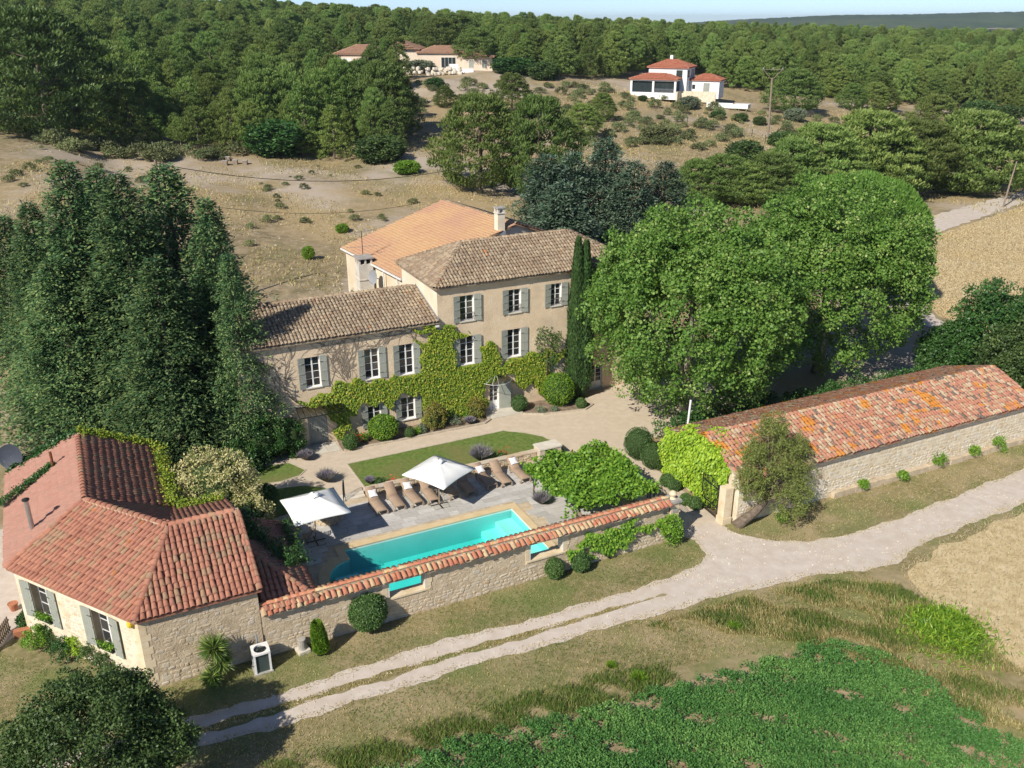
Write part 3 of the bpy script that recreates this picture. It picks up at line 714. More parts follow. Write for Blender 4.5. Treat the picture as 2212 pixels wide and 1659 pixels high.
def window(parent, o, u, n, w, h, rows=4, depth=0.2, reveal=None, sill=True, shutters=True, rail=False, shw=None, open_deg=6, wood='white_paint', door=False):
    # o: lower left corner of the opening on the outer wall face, u to the right, n outwards
    global PANE
    o, u, n = (np.asarray(q, float) for q in (o, u, n)); rv = MAT[reveal or 'white_render']
    g = G(); i = o - n * (depth + 0.06)
    c = [o, o + u * w, o + u * w + EZ * h, o + EZ * h]; d = [i, i + u * w, i + u * w + EZ * h, i + EZ * h]
    for k in range(4): g.quad(c[k], c[(k + 1) % 4], d[(k + 1) % 4], d[k])
    g.quad(*d)
    g.mk('reveal', rv, parent)
    g = G(); f = o - n * depth; t_ = 0.055
    def hb(x0, x1, z0, z1, th=0.022, off=0.0): g.obox(f + u * (x0 + x1) / 2 + EZ * (z0 + z1) / 2 + n * off, u * (x1 - x0) / 2, n * th, EZ * (z1 - z0) / 2)
    hb(0.002, t_, 0.002, h - 0.002); hb(w - t_, w - 0.002, 0.002, h - 0.002); hb(t_, w - t_, 0.002, t_); hb(t_, w - t_, h - t_, h - 0.002)
    hb(w / 2 - 0.045, w / 2 + 0.045, t_, h - t_, 0.026, 0.003)
    zb = t_
    if door: zb = h * 0.32; hb(t_, w - t_, t_, zb, 0.015, -0.002)
    for k in range(1, rows):
        zz = zb + (h - t_ - zb) * k / rows
        hb(t_, w / 2 - 0.045, zz - 0.014, zz + 0.014, 0.018); hb(w / 2 + 0.045, w - t_, zz - 0.014, zz + 0.014, 0.018)
    win = g.mk('door' if door else 'window', MAT[wood], parent)
    if PANE is None:
        PANE = mesh_of('pane', [(x, y, z) for z in (-1, 1) for y in (-1, 1) for x in (-1, 1)], [[0, 2, 3, 1], [4, 5, 7, 6], [0, 1, 5, 4], [2, 6, 7, 3], [0, 4, 6, 2], [1, 3, 7, 5]]); PANE.materials.append(MAT['glass'])
    for sx in (0, 1):
        for k in range(rows):
            x0, x1 = (t_, w / 2 - 0.045) if sx == 0 else (w / 2 + 0.045, w - t_)
            z0, z1 = zb + (h - t_ - zb) * k / rows, zb + (h - t_ - zb) * (k + 1) / rows
            p = f - n * 0.012 + u * (x0 + x1) / 2 + EZ * (z0 + z1) / 2
            nn = n + u * random.gauss(0, 0.01); U = u * (x1 - x0) / 2; Z = EZ * (z1 - z0) / 2; N = nn * 0.004
            inst('pane', PANE, Matrix(((U[0], Z[0], N[0], p[0]), (U[1], Z[1], N[1], p[1]), (U[2], Z[2], N[2], p[2]), (0, 0, 0, 1))), win)
    if sill: G().obox(o + u * w / 2 + n * 0.02 - EZ * 0.03, u * (w / 2 + 0.06), n * 0.07, EZ * 0.028).mk('sill', MAT['coping_pale'], parent)
    if shutters:
        sw = shw or w / 2
        for s in (-1, 1):
            hp = o + (u * w if s > 0 else 0 * u) + n * 0.03 + u * s * 0.012
            an = rad(open_deg + random.uniform(-2, 3)); dd = u * s * math.cos(an) + n * math.sin(an); nn = n * math.cos(an) - u * s * math.sin(an)
            g = G(); nb = 4
            for k in range(nb):
                g.obox(hp + dd * sw * (k + 0.5) / nb + EZ * h / 2 - EZ * 0.0, dd * (sw / nb / 2 - 0.004), nn * 0.016, EZ * (h / 2 + 0.04))
            for zz in (0.18, 0.5, 0.82):
                g.obox(hp + dd * sw / 2 + EZ * h * zz + nn * 0.026, dd * (sw / 2 - 0.03), nn * 0.011, EZ * 0.045)
            sh = g.mk('shutter', MAT['shutter'], parent)
            for zz in (0.18, 0.82): G().obox(hp + dd * 0.10 + EZ * h * zz + nn * 0.042, dd * 0.12, nn * 0.004, EZ * 0.016).mk('hinge', MAT['iron'], sh)
    if rail:
        g = G(); q = o + n * 0.05
        for zz in (0.10, 0.52, 0.60): g.bar(q + EZ * zz + u * 0.02, q + EZ * zz + u * (w - 0.02), 0.022)
        for k in range(10): g.bar(q + u * (0.05 + (w - 0.1) * k / 9) + EZ * 0.1, q + u * (0.05 + (w - 0.1) * k / 9) + EZ * 0.6, 0.014)
        g.mk('railing', MAT['iron'], parent)
    return win
MAT['coping_pale'] = noisy('sill_stone', [(0.58, 0.53, 0.44), (0.68, 0.63, 0.54)], 3, bump=0.2)

# ------------------------------------------------------------------ farmhouse: three-storey block and lower wing
B0 = 54.9
fh = thing('farmhouse', E(21, B0, 0), 'long ochre farmhouse with grey green shutters, weathered tile roofs and climbing ivy', 'house')
TA0, TA1, TB1, TE, TR = 21.0, 36.9, 62.2, 10.1, 12.05     # block: left, right, back, eave, ridge
WA0, WE, WR, WRB, WB1 = 7.2, 7.65, 9.05, 59.2, 63.5        # wing: left end, eave, ridge, ridge line, back
tw = [(22.70, 23.78, 7.33, 9.2), (26.5, 27.5, 7.42, 9.16), (29.97, 30.85, 7.48, 9.17), (22.66, 23.72, 4.02, 6.17), (26.42, 27.5, 4.0, 6.15), (24.93, 25.68, 0.05, 2.05), (33.6, 34.7, 0.05, 2.1)]
ww = [(11.48, 12.5, 4.28, 6.42), (15.58, 16.6, 4.17, 6.35), (18.06, 19.1, 4.05, 6.29), (15.57, 16.5, 0.55, 2.1), (18.03, 19.05, 0.6, 2.3), (11.34, 12.64, 0.05, 2.15)]
tower = wall_with_holes('wall', E(TA0, B0), EX, TA1 - TA0, TE, [(a - TA0, b - TA0, c, d) for a, b, c, d in tw], MAT['stucco'], fh, -0.5)
wing = wall_with_holes('wall', E(WA0, B0), EX, TA0 - WA0, WE, [(a - WA0, b - WA0, c, d) for a, b, c, d in ww], MAT['stucco'], fh, -0.5)
G().quad(E(TA0, TB1, -0.5), E(TA0, B0, -0.5), E(TA0, B0, TE), E(TA0, TB1, TE)).mk('side_wall', MAT['render'], fh)
G().quad(E(TA1, B0, -0.5), E(TA1, TB1, -0.5), E(TA1, TB1, TE), E(TA1, B0, TE)).mk('side_wall', MAT['stucco'], fh)
G().quad(E(TA1, TB1, -0.5), E(WA0, TB1, -0.5), E(WA0, TB1, WE), E(TA0, TB1, WE), E(TA0, TB1, TE), E(TA1, TB1, TE)).mk('back_wall', MAT['stucco'], fh)
G().quad(E(WA0, WB1, -0.5), E(WA0, B0, -0.5), E(WA0, B0, WE), E(WA0, WRB, WR), E(WA0, WB1, WE)).mk('side_wall', MAT['stucco'], fh)
for (a, b, c, d), r in zip(tw[:3], (True, True, True)): window(fh, E(a, B0, c), EX, -EY, b - a, d - c, 4, rail=True, shw=0.52)
for (a, b, c, d) in tw[3:5]: window(fh, E(a, B0, c), EX, -EY, b - a, d - c, 4, shw=0.54)
for (a, b, c, d) in ww[:3]: window(fh, E(a, B0, c), EX, -EY, b - a, d - c, 4, shw=0.46)
for (a, b, c, d) in ww[3:5]: window(fh, E(a, B0, c), EX, -EY, b - a, d - c, 3, shw=0.45)
a, b, c, d = tw[5]; window(fh, E(a, B0, c), EX, -EY, b - a, d - c, 4, sill=False, shutters=False, door=True)
a, b, c, d = tw[6]; window(fh, E(a, B0, c), EX, -EY, b - a, d - c, 4, sill=False, shutters=False, door=True)
g = G(); an = rad(10)                                       # open leaf of the entrance door, against the wall
for k in range(4): g.obox(E(25.72, B0 - 0.05, 1.05) + (EX * math.cos(an) - EY * math.sin(an)) * (0.11 + 0.22 * k), (EX * math.cos(an) - EY * math.sin(an)) * 0.107, EY * 0.02, EZ * 1.0)
g.mk('door_leaf', MAT['shutter'], fh)
a, b, c, d = ww[5]                                          # plank door of the wing
G().quad(E(a, B0 + 0.25, c), E(b, B0 + 0.25, c), E(b, B0 + 0.25, d), E(a, B0 + 0.25, d)).mk('door_recess', MAT['black'], fh)
dl = G()
for k in range(8): dl.bx(a + (b - a) * k / 8 + 0.006, a + (b - a) * (k + 1) / 8 - 0.006, B0 + 0.06, B0 + 0.10, c, d - 0.01)
dl = dl.mk('plank_door', MAT['shutter'], fh)
G().bx(a + 0.60, a + 0.63, B0 + 0.02, B0 + 0.06, 1.0, 1.15).mk('door_handle', MAT['iron'], dl)
# roofs
def deck(parent, pts, mat, th=0.12, name='roof'): return G().slab(pts, th).mk(name, mat, parent)
OV = 0.32
FL, FR, BR, BL = E(TA0 - OV, B0 - OV, TE - 0.02), E(TA1 + OV, B0 - OV, TE - 0.02), E(TA1 + OV, TB1 + OV, TE - 0.02), E(TA0 - OV, TB1 + OV, TE - 0.02)
RL, RR = E(24.45, 58.55, TR), E(33.4, 58.55, TR)
allt = []
rt = deck(fh, [FL, FR, RR, RL], MAT['tile_old']); deck(fh, [BL, FL, RL], MAT['tile_old']); deck(fh, [FR, BR, RR], MAT['tile_old']); deck(fh, [BR, BL, RL, RR], MAT['tile_old'])
near = roof_tiles([FL, FR, RR, RL], FL, FR) + roof_tiles([BL, FL, RL], BL, FL)
far_ = roof_tiles([FR, BR, RR], FR, BR) + roof_tiles([BR, BL, RL, RR], BR, BL)
hips = line_tiles(FL, RL) + line_tiles(BL, RL) + line_tiles(FR, RR) + line_tiles(BR, RR) + line_tiles(RL, RR)
WF0, WF1 = E(WA0 - 0.2, B0 - OV, WE), E(TA0 - 0.001, B0 - OV, WE); WR0, WR1 = E(WA0 - 0.2, WRB, WR), E(TA0 - 0.001, WRB, WR)
deck(fh, [WF0, WF1, WR1, WR0], MAT['tile_old']); deck(fh, [E(TA0 - 0.001, WB1, WE), E(WA0 - 0.2, WB1, WE), WR0, WR1], MAT['tile_old'])
wt = roof_tiles([WF0, WF1, WR1, WR0], WF0, WF1) + roof_tiles([E(TA0 - 0.3, WB1, WE), E(WA0 - 0.2, WB1, WE), WR0, WR1], E(TA0 - 0.3, WB1, WE), E(WA0, WB1, WE))
place_tiles(rt, wt + near + far_, MAT['tile_old'], 300)
place_tiles(rt, hips + line_tiles(WR0, WR1), MAT['tile_old'], 200, 'ridge_tile', 'ridge_tiles')
# genoise (corbelled tile course) and zinc flashing where the wing meets the block
gg = G()
for (p, q, zz) in ((E(TA0, B0 - 0.06, TE - 0.16), E(TA1, B0 - 0.06, TE - 0.16), 0.07), (E(WA0, B0 - 0.06, WE - 0.13), E(TA0 - 0.01, B0 - 0.06, WE - 0.13), 0.06)): gg.bar(p, q, 0.12, zz)
gg.mk('eave_course', MAT['stucco'], fh)
G().bar(E(TA0 - 0.03, B0 - 0.3, WE + 0.12), E(TA0 - 0.03, WRB, WR + 0.12), 0.05, 0.2).mk('flashing', MAT['lead'], fh)
# glass canopy over the plank door, fan-shaped glass canopy over the entrance
t = Nt('clear_glass'); tr = t.new('BsdfTransparent'); tr.inputs[0].default_value = (0.82, 0.88, 0.86, 1)
gl = t.new('BsdfGlossy'); gl.inputs['Roughness'].default_value = 0.04; fr = t.new('Fresnel'); ms = t.new('MixShader')
t.ln(fr.outputs[0], ms.inputs[0]); t.ln(tr.outputs[0], ms.inputs[1]); t.ln(gl.outputs[0], ms.inputs[2]); t.ln(ms.outputs[0], t.n['Material Output'].inputs['Surface']); MAT['clear'] = t.m
cn = G()
for k in range(9):
    a = 10.62 + 3.05 * k / 8
    cn.bar(E(a, B0 - 0.02, 2.95), E(a, B0 - 1.05, 2.62), 0.035)
cn.bar(E(10.6, B0 - 0.02, 2.96), E(13.7, B0 - 0.02, 2.96), 0.05); cn.bar(E(10.6, B0 - 1.05, 2.61), E(13.7, B0 - 1.05, 2.61), 0.04)
cn = cn.mk('canopy', MAT['iron'], fh)
for k in range(8):
    a = 10.62 + 3.05 * k / 8
    G().add([E(a + 0.03, B0 - 0.03, 2.975), E(a + 0.35, B0 - 0.03, 2.975), E(a + 0.35, B0 - 1.1, 2.632), E(a + 0.03, B0 - 1.1, 2.632)], [[0, 3, 2, 1]]).mk('pane', MAT['clear'], cn)
fan = G(); top = E(25.45, B0 - 0.03, 3.0); ends = []
for k in range(8):
    t_ = math.pi * (k / 7); e = E(25.45 - 1.15 * math.cos(t_), B0 - 0.06 - 1.05 * math.sin(t_), 2.42); ends.append(e); fan.bar(top, e, 0.028)
for k in range(7): fan.bar(ends[k], ends[k + 1], 0.022)
fan = fan.mk('fan_canopy', MAT['white_paint'], fh)
for k in range(7): G().quad(top + EZ * 0.02, ends[k] + EZ * 0.02, ends[k + 1] + EZ * 0.02).mk('pane', MAT['clear'], fan)
G().obox(E(20.85, B0 - 0.2, 7.35), EX * 0.14, EY * 0.1, EZ * 0.07).mk('floodlight', MAT['white_paint'], fh)

# ------------------------------------------------------------------ rear barn with orange roof
rb = thing('rear_barn', E(30, 70, 0), 'big barn with flat pitched orange tile roof behind the farmhouse', 'barn')
e1, e2 = E(21.35, 63.2, 8.5), E(19.95, 75.2, 8.5); r1, r2 = E(32.9, 66.5, 11.1), E(31.3, 79.2, 11.1); s1, s2 = E(36.8, 67.5, 9.7), E(35.2, 80.3, 9.7)
dn = lambda p: np.array([p[0], p[1], -0.5])
wl = lambda *p: G().quad(*p)
rbw = G(); i1, i2 = e1 + EX * 0.3, e2 + EX * 0.3 - EY * 0.2; k1, k2 = s1 - EX * 0.3, s2 - EX * 0.3
rbw.quad(dn(i2), dn(i1), i1 - EZ * 0.1, i2 - EZ * 0.1); rbw.quad(dn(k1), dn(k2), k2 - EZ * 0.1, k1 - EZ * 0.1)
rbw.quad(dn(i1 + EY * 0.15), dn(k1 + EY * 0.15), k1 + EY * 0.15 - EZ * 0.1, r1 + EY * 0.15 - EZ * 0.1, i1 + EY * 0.15 - EZ * 0.1)
rbw.quad(dn(k2 - EY * 0.2), dn(i2), i2 - EZ * 0.1, r2 - EY * 0.2 - EZ * 0.1, k2 - EY * 0.2 - EZ * 0.1)
rbw.mk('wall', MAT['render'], rb)
rd = deck(rb, [e2, e1, r1, r2], MAT['tile_orange']); deck(rb, [s1, s2, r2, r1], MAT['tile_orange'])
place_tiles(rd, roof_tiles([e2, e1, r1, r2], e2, e1, 0.24, 0.36, 0.004) + roof_tiles([s1, s2, r2, r1], s1, s2, 0.24, 0.36, 0.004), MAT['tile_orange'], 300)
place_tiles(rd, line_tiles(r1, r2), MAT['tile_old'], 300, 'ridge_tile', 'ridge_tiles')
G().bar(e1 - EX * 0.06 - EZ * 0.02, e2 - EX * 0.06 - EZ * 0.02, 0.16, 0.14).mk('gutter', MAT['white_paint'], rb)
for p, q in ((E(21.32, 64.4, 8.3), E(21.32, 64.4, 5)), (E(20.95, 66.7, 8.3), E(20.95, 66.7, 5))): G().tube([p, q], 0.05).mk('drainpipe', MAT['white_paint'], rb)
# chimney stacks: a wide one on the west wall, a slim one by the gable
ch = thing('chimney_stack', E(20.0, 69.3, 5), 'wide square pale chimney stack rising beside the orange roof', 'chimney')
g = G(); g.bx(19.55, 20.75, 68.7, 69.9, 3, 8.55); g.bx(19.5, 20.8, 68.65, 69.95, 6.3, 6.4); g.bx(19.5, 20.8, 68.65, 69.95, 7.2, 7.3)
g.mk('stack', MAT['chimney_render'], ch)
g = G()
for a in (19.6, 20.1, 20.6):
    for b in (68.75, 69.75): g.bx(a - 0.05, a + 0.1, b - 0.05, b + 0.1, 8.55, 8.98)
for b in (69.25,):
    for a in (19.6, 20.6): g.bx(a - 0.05, a + 0.1, b - 0.05, b + 0.1, 8.55, 8.98)
g.mk('vent_post', MAT['chimney_render'], ch)
G().bx(19.7, 20.6, 68.85, 69.75, 8.5, 8.75).mk('flue', MAT['black'], ch)
G().bx(19.45, 20.85, 68.6, 70.0, 8.98, 9.08).mk('cap', MAT['slate'], ch)
ch = thing('chimney_stack', E(31.2, 66.3, 10.5), 'slim tall cream chimney with stone cap near the barn gable', 'chimney')
G().bx(30.9, 31.55, 66.05, 66.75, 10.2, 12.2).mk('stack', MAT['render'], ch)
g = G()
for a in (30.98, 31.47):
    for b in (66.13, 66.67): g.bx(a - 0.08, a + 0.08, b - 0.08, b + 0.08, 12.28, 12.62)
g.bx(30.84, 31.61, 65.99, 66.81, 12.2, 12.28); g.mk('vent_post', MAT['chimney_render'], ch)
G().bx(30.84, 31.61, 65.99, 66.81, 12.62, 12.72).mk('cap', MAT['slate'], ch)
G().bx(30.83, 31.62, 65.98, 66.82, 10.2, 10.75).mk('flashing', MAT['lead'], ch)
an_ = thing('tv_antenna', E(20.2, 70.2, 8.6), 'tall rake television antenna on the wide chimney stack', 'antenna')
m0 = E(20.35, 70.1, 8.4); G().tube([m0, m0 + EZ * 2.6], 0.03).mk('mast', MAT['iron'], an_)
for zz, L, dr in ((2.55, 1.6, EX * 0.9 + EY * 0.3), (1.3, 1.9, EX * 0.95 - EY * 0.1)):
    dr = dr / np.linalg.norm(dr); sd = np.cross(dr, EZ)
    g = G().bar(m0 + EZ * zz - dr * L * 0.7, m0 + EZ * zz + dr * L * 0.7, 0.022)
    for k in range(9): c_ = m0 + EZ * zz + dr * L * (k / 8 - 0.5) * 1.3; g.bar(c_ - sd * 0.28, c_ + sd * 0.28, 0.014)
    g.mk('boom', MAT['steel'], an_)
def dish(name, c, nrm, r, mat, label, foot):
    t_ = thing(name, foot, label, 'satellite dish'); c = np.asarray(c, float); n = np.asarray(nrm, float); n /= np.linalg.norm(n)
    x = np.cross(n, EZ); x /= np.linalg.norm(x); y = np.cross(x, n); g = G(); K = 20; base = len(g.v)
    for i, q in enumerate((0.02, 0.4, 0.75, 1.0)):
        for k in range(K):
            a_ = 2 * math.pi * k / K; g.v.append(c + (x * math.cos(a_) * 0.92 + y * math.sin(a_)) * r * q + n * (0.16 * r * q * q))
    for i in range(3):
        for k in range(K): g.f.append([i * K + k, i * K + (k + 1) % K, (i + 1) * K + (k + 1) % K, (i + 1) * K + k])
    g.mk('reflector', mat, t_, smooth=True)
    G().tube([c, np.asarray(foot, float)], 0.035).mk('mount', MAT['steel'], t_)
    G().tube([c - y * r * 0.9 + n * 0.1, c + n * r * 1.1 - y * 0.15 * r], 0.015).mk('arm', MAT['steel'], t_)
    return t_
dish('satellite_dish', E(20.35, 67.4, 7.75), -EX - EY * 0.35 + EZ * 0.2, 0.62, MAT['dish2'], 'grey satellite dish on the cream barn wall beside the wide chimney', E(20.95, 67.3, 7.5))

# ------------------------------------------------------------------ cottage in the left corner
ct = thing('cottage', E(-1, 40, 0), 'stone cottage with red canal tile roof and grey green shutters at the left', 'house')
CZ, CR = 3.78, 5.38
DI = np.array([math.cos(rad(126)), math.sin(rad(126))])      # oblique west wall, in (a,b)
FLw, FRw = (-0.85, 34.3), (4.12, 34.3)
P1w = (FLw[0] + 8.25 * DI[0], FLw[1] + 8.25 * DI[1])
OBU = EX * DI[0] + EY * DI[1]; OBN = -(EX * 0.809 + EY * 0.588)
cw1 = wall_with_holes('wall', E(*FLw), EX, 4.97, CZ, [], MAT['mortar'], ct, -0.4)
# oblique wall with two windows (u runs from the far corner to the near one so that n points out)
wins = [(8.25 - 7.2, 8.25 - 6.0, 1.30, 3.2), (8.25 - 3.05, 8.25 - 1.85, 1.25, 3.18)]
OB0 = E(*P1w)
cw2 = wall_with_holes('wall', OB0, -OBU, 8.25, CZ, wins, MAT['mortar_light'], ct, -0.4)
PW2, PE2 = (P1w[0], 51.0), (1.25, 51.0)
oth = G()
oth.quad(E(*PW2, -0.4), E(*P1w, -0.4), E(*P1w, CZ), E(*PW2, CZ)); oth.quad(E(*PE2, -0.4), E(*PW2, -0.4), E(*PW2, CZ), E(-2.2, 51, CR), E(*PE2, CZ))
oth.quad(E(1.25, 43, -0.4), E(*PE2, -0.4), E(*PE2, CZ), E(1.25, 43, CZ)); oth.quad(E(4.12, 43, -0.4), E(1.25, 43, -0.4), E(1.25, 43, CZ), E(4.12, 43, CZ))
oth.quad(E(4.12, 34.3, -0.4), E(4.12, 43, -0.4), E(4.12, 43, CZ), E(4.12, 38.6, CR), E(4.12, 34.3, CZ))
oth.mk('wall', MAT['mortar'], ct)
stone_wall(cw1, E(*FLw), EX, -EY, 4.97, CZ - 0.1, [(0, 0.42, -1, 9)], MAT['stone'], 150, skip=0.45, proud=0.013)
stone_wall(cw2, OB0, -OBU, OBN, 8.25, CZ - 0.1, [(a - 0.65, b + 0.65, c - 0.15, d + 0.15) for a, b, c, d in wins] + [(7.85, 9, -1, 9)], MAT['stone_pale'], 150, skip=0.35, proud=0.012)
g = G(); z = 0                                              # quoins on the near corner
qs = []
while z < CZ - 0.3:
    h = random.uniform(0.3, 0.42)
    w1, w2 = ((0.42, 0.26) if len(qs) % 2 else (0.28, 0.4))
    c = E(FLw[0], FLw[1], z + h / 2)
    g = G(); n1 = -EY
    V = []
    for zz in (z + 0.01, z + h - 0.01):
        V += [E(FLw[0] + w1, FLw[1] - 0.015, zz), E(FLw[0] - 0.012, FLw[1] - 0.015, zz), E(*FLw, zz) + OBU * w2 + OBN * 0.015, E(*FLw, zz) + OBU * w2 - OBN * 0.1, E(FLw[0] + w1, FLw[1] + 0.1, zz)]
    g.add(V, [[0, 4, 3, 2, 1], [5, 6, 7, 8, 9], [1, 6, 5, 0], [2, 7, 6, 1], [3, 8, 7, 2], [0, 5, 9, 4]]); qs.append(g.mk('quoin', MAT['ashlar'], ct)); z += h
for i, (a, b, c, d) in enumerate(wins):
    window(ct, OB0 - OBU * a + EZ * c, -OBU, OBN, b - a, d - c, 3, depth=0.34, reveal='mortar', shw=0.6, open_deg=4)
    bxo = OB0 - OBU * (a + b) / 2 + OBN * 0.02 + EZ * (c + 0.1)
    G().obox(bxo, OBU * 0.5, OBN * 0.10, EZ * 0.09).mk('window_box', MAT['iron'], ct)
# roof planes
oh = 0.22
fl_, fr_ = E(FLw[0] - 0.12, FLw[1] - oh, CZ - 0.02), E(4.28, FLw[1] - oh, CZ - 0.02)
ap, re_ = E(1.13, 38.6, CR), E(4.28, 38.6, CR)
r2_, rbk = E(-2.3, 42.95, CR), E(-2.4, 51.2, CR)
p1_ = E(P1w[0] - 0.25, P1w[1] - 0.05, CZ - 0.02); fl2 = fl_
bw_ = E(P1w[0] - 0.55, 51.2, CZ - 0.08)
Vv = E(1.45, 43.4, 3.66); be_ = E(1.45, 51.2, 3.74); fb_ = E(4.28, 42.9, 3.72)
planes = [([fl_, fr_, re_, ap], fl_, fr_, 'tile_cottage'), ([p1_, fl_, ap, r2_], p1_, fl_, 'tile_cottage'), ([bw_, p1_, r2_, rbk], bw_, p1_, 'tile_pink'),
          ([Vv, be_, rbk, r2_], be_, be_ - EY, 'tile_cottage'), ([ap, Vv, r2_], r2_ - EZ * 0, ap, 'tile_cottage'), ([re_, fb_, Vv, ap], fb_, fb_ - EX, 'tile_cottage')]
roofs = {}
tl = {'tile_cottage': [], 'tile_pink': []}
for pts, a, b, mn in planes:
    o_ = deck(ct, pts, MAT[mn]); roofs.setdefault(mn, o_)
    if len(pts) == 3: tl[mn] += roof_tiles(pts, Vv, Vv + (r2_ - ap))
    else: tl[mn] += roof_tiles(pts, a, b)
place_tiles(roofs['tile_cottage'], tl['tile_cottage'], MAT['tile_cottage'], 300)
place_tiles(roofs['tile_pink'], tl['tile_pink'], MAT['tile_pink'], 0)
hp = line_tiles(fl_, ap) + line_tiles(ap, re_) + line_tiles(ap, r2_) + line_tiles(r2_, rbk) + line_tiles(p1_, r2_, 1.1) + line_tiles(fr_ - EX * 0.02, re_ - EX * 0.02, 1.0)
place_tiles(roofs['tile_cottage'], hp, MAT['tile_cottage'], 120, 'ridge_tile', 'ridge_tiles')
g = G(); g.bar(fl_ + EZ * 0.02, ap + EZ * 0.02, 0.24, 0.16); g.bar(ap + EZ * 0.02, re_ + EZ * 0.02, 0.26, 0.16); g.bar(ap + EZ * 0.02, r2_ + EZ * 0.02, 0.26, 0.16); g.bar(r2_ + EZ * 0.02, rbk + EZ * 0.02, 0.26, 0.16)
g.mk('ridge_mortar', MAT['mortar'], ct)
G().lathe(E(*FLw, 3.42) + OBU * 0.35 + OBN * 0.1, [(0.02, -0.15), (0.13, -0.12), (0.15, 0.0), (0.13, 0.12), (0.02, 0.15)], 12).mk('alarm_bell', MAT['yellow'], ct)
# flue pipes, dish
fp = thing('flue_pipe', E(-4.75, 42.9, 4.3), 'tall steel flue pipe with flat cap on the pink roof', 'flue')
G().tube([E(-4.75, 42.9, 4.1), E(-4.75, 42.9, 6.0)], 0.11, 12).mk('pipe', MAT['steel'], fp)
G().lathe(E(-4.75, 42.9, 6.0), [(0.17, 0), (0.17, 0.06), (0.05, 0.12)], 12).mk('cap', MAT['iron'], fp)
G().lathe(E(-4.75, 42.9, 4.28), [(0.24, 0), (0.2, 0.06), (0.12, 0.1)], 12).mk('collar', MAT['lead'], fp)
fp = thing('flue_pipe', E(-3.75, 48.6, 4.6), 'short rusty flue pipe on the pink cottage roof', 'flue')
G().tube([E(-3.75, 48.6, 4.4), E(-3.75, 48.6, 5.75)], 0.075, 10).mk('pipe', MAT['rust'], fp)
G().lathe(E(-3.75, 48.6, 4.74), [(0.18, 0), (0.14, 0.05), (0.08, 0.08)], 10).mk('collar', MAT['lead'], fp)
dish('satellite_dish', E(-5.9, 51.6, 4.6), -EX * 0.4 - EY + EZ * 0.25, 0.72, MAT['dish'], 'dark blue satellite dish behind the cottage roof at the left edge', E(-5.9, 52.1, 3.3))
# pool house roof leaning on the cottage gable
ph = thing('pool_house', E(5.4, 37.7, 0), 'low lean-to with hipped tile roof between cottage and pool', 'outbuilding')
q1, q2, q3, q4, q5 = E(4.3, 34.12, 2.48), E(6.75, 34.12, 2.48), E(4.3, 38.0, 3.55), E(6.75, 41.3, 2.48), E(4.3, 41.3, 3.55)
d1 = deck(ph, [q1, q2, q3], MAT['tile_cottage']); deck(ph, [q2, q4, q5, q3], MAT['tile_cottage'])
place_tiles(d1, roof_tiles([q1, q2, q3], q1, q2) + roof_tiles([q2, q4, q5, q3], q2, q4), MAT['tile_cottage'], 300)
place_tiles(d1, line_tiles(q2, q3, 1.2), MAT['tile_cottage'], 300, 'ridge_tile')
g = G(); g.quad(E(6.55, 34.8, 0), E(6.55, 41.2, 0), E(6.55, 41.2, 2.5), E(6.55, 34.8, 2.5)); g.quad(E(6.55, 41.2, 0), E(4.15, 41.2, 0), E(4.15, 41.2, 3.5), E(6.55, 41.2, 2.5)); g.mk('wall', MAT['mortar'], ph)

# ------------------------------------------------------------------ garden wall with tile coping and two openings
gw = thing('garden_wall', E(15.5, 34.45, 0), 'long rubble stone garden wall with tile coping and two openings onto the pool', 'wall')
GA0, GA1 = 4.14, 26.35; WB = (34.22, 34.72); WH = 2.42
hol = [(10.05 - GA0, 12.05 - GA0, 1.34, 2.28), (17.65 - GA0, 19.75 - GA0, 1.26, 2.26)]
wf = wall_with_holes('wall', E(GA0, WB[0]), EX, GA1 - GA0, WH, hol, MAT['mortar'], gw, -0.3)
wall_with_holes('wall', E(GA0, WB[1]), EX, GA1 - GA0, WH, hol, MAT['mortar'], gw, -0.3)
stone_wall(wf, E(GA0, WB[0]), EX, -EY, GA1 - GA0, WH - 0.06, [(a - 0.3, b + 0.3, c - 0.22, d + 0.14) for a, b, c, d in hol], MAT['stone'], 300, skip=0.45, proud=0.013)
for a, b, c, d in hol:
    a += GA0; b += GA0
    g = G(); g.bx(a - 0.001, a + 0.10, WB[0] - 0.025, WB[1] + 0.02, c, d - 0.001); g.bx(b - 0.10, b + 0.001, WB[0] - 0.025, WB[1] + 0.02, c, d - 0.001); g.mk('jamb', MAT['coping_pale'], gw)
    G().bx(a - 0.25, b + 0.25, WB[0] - 0.035, WB[0] + 0.2, d, d + 0.12).mk('lintel', MAT['wood'], gw)
    G().bx(a - 0.15, b + 0.15, WB[0] - 0.06, WB[1] + 0.03, c - 0.09, c + 0.004).mk('sill', MAT['ashlar'], gw)
    for s in (0, 1):                                         # rough stone blocks flanking the opening
        zz = c - 0.2
        while zz < d - 0.1:
            h = random.uniform(0.22, 0.34); w = random.uniform(0.16, 0.28); x0 = a - w - 0.012 if s == 0 else b + 0.012
            G().bx(x0, x0 + w, WB[0] - 0.03, WB[0] + 0.1, zz + 0.006, min(zz + h, d - 0.01) - 0.006).mk('jamb_stone', MAT['ashlar'], gw); zz += h
ov = 0.24
c0, c1 = E(GA0, WB[0] - ov, WH - 0.03), E(GA1 + 0.1, WB[0] - ov, WH - 0.03); m0, m1 = E(GA0, 34.47, WH + 0.2), E(GA1 + 0.1, 34.47, WH + 0.2); k0, k1 = E(GA0, WB[1] + ov, WH - 0.03), E(GA1 + 0.1, WB[1] + ov, WH - 0.03)
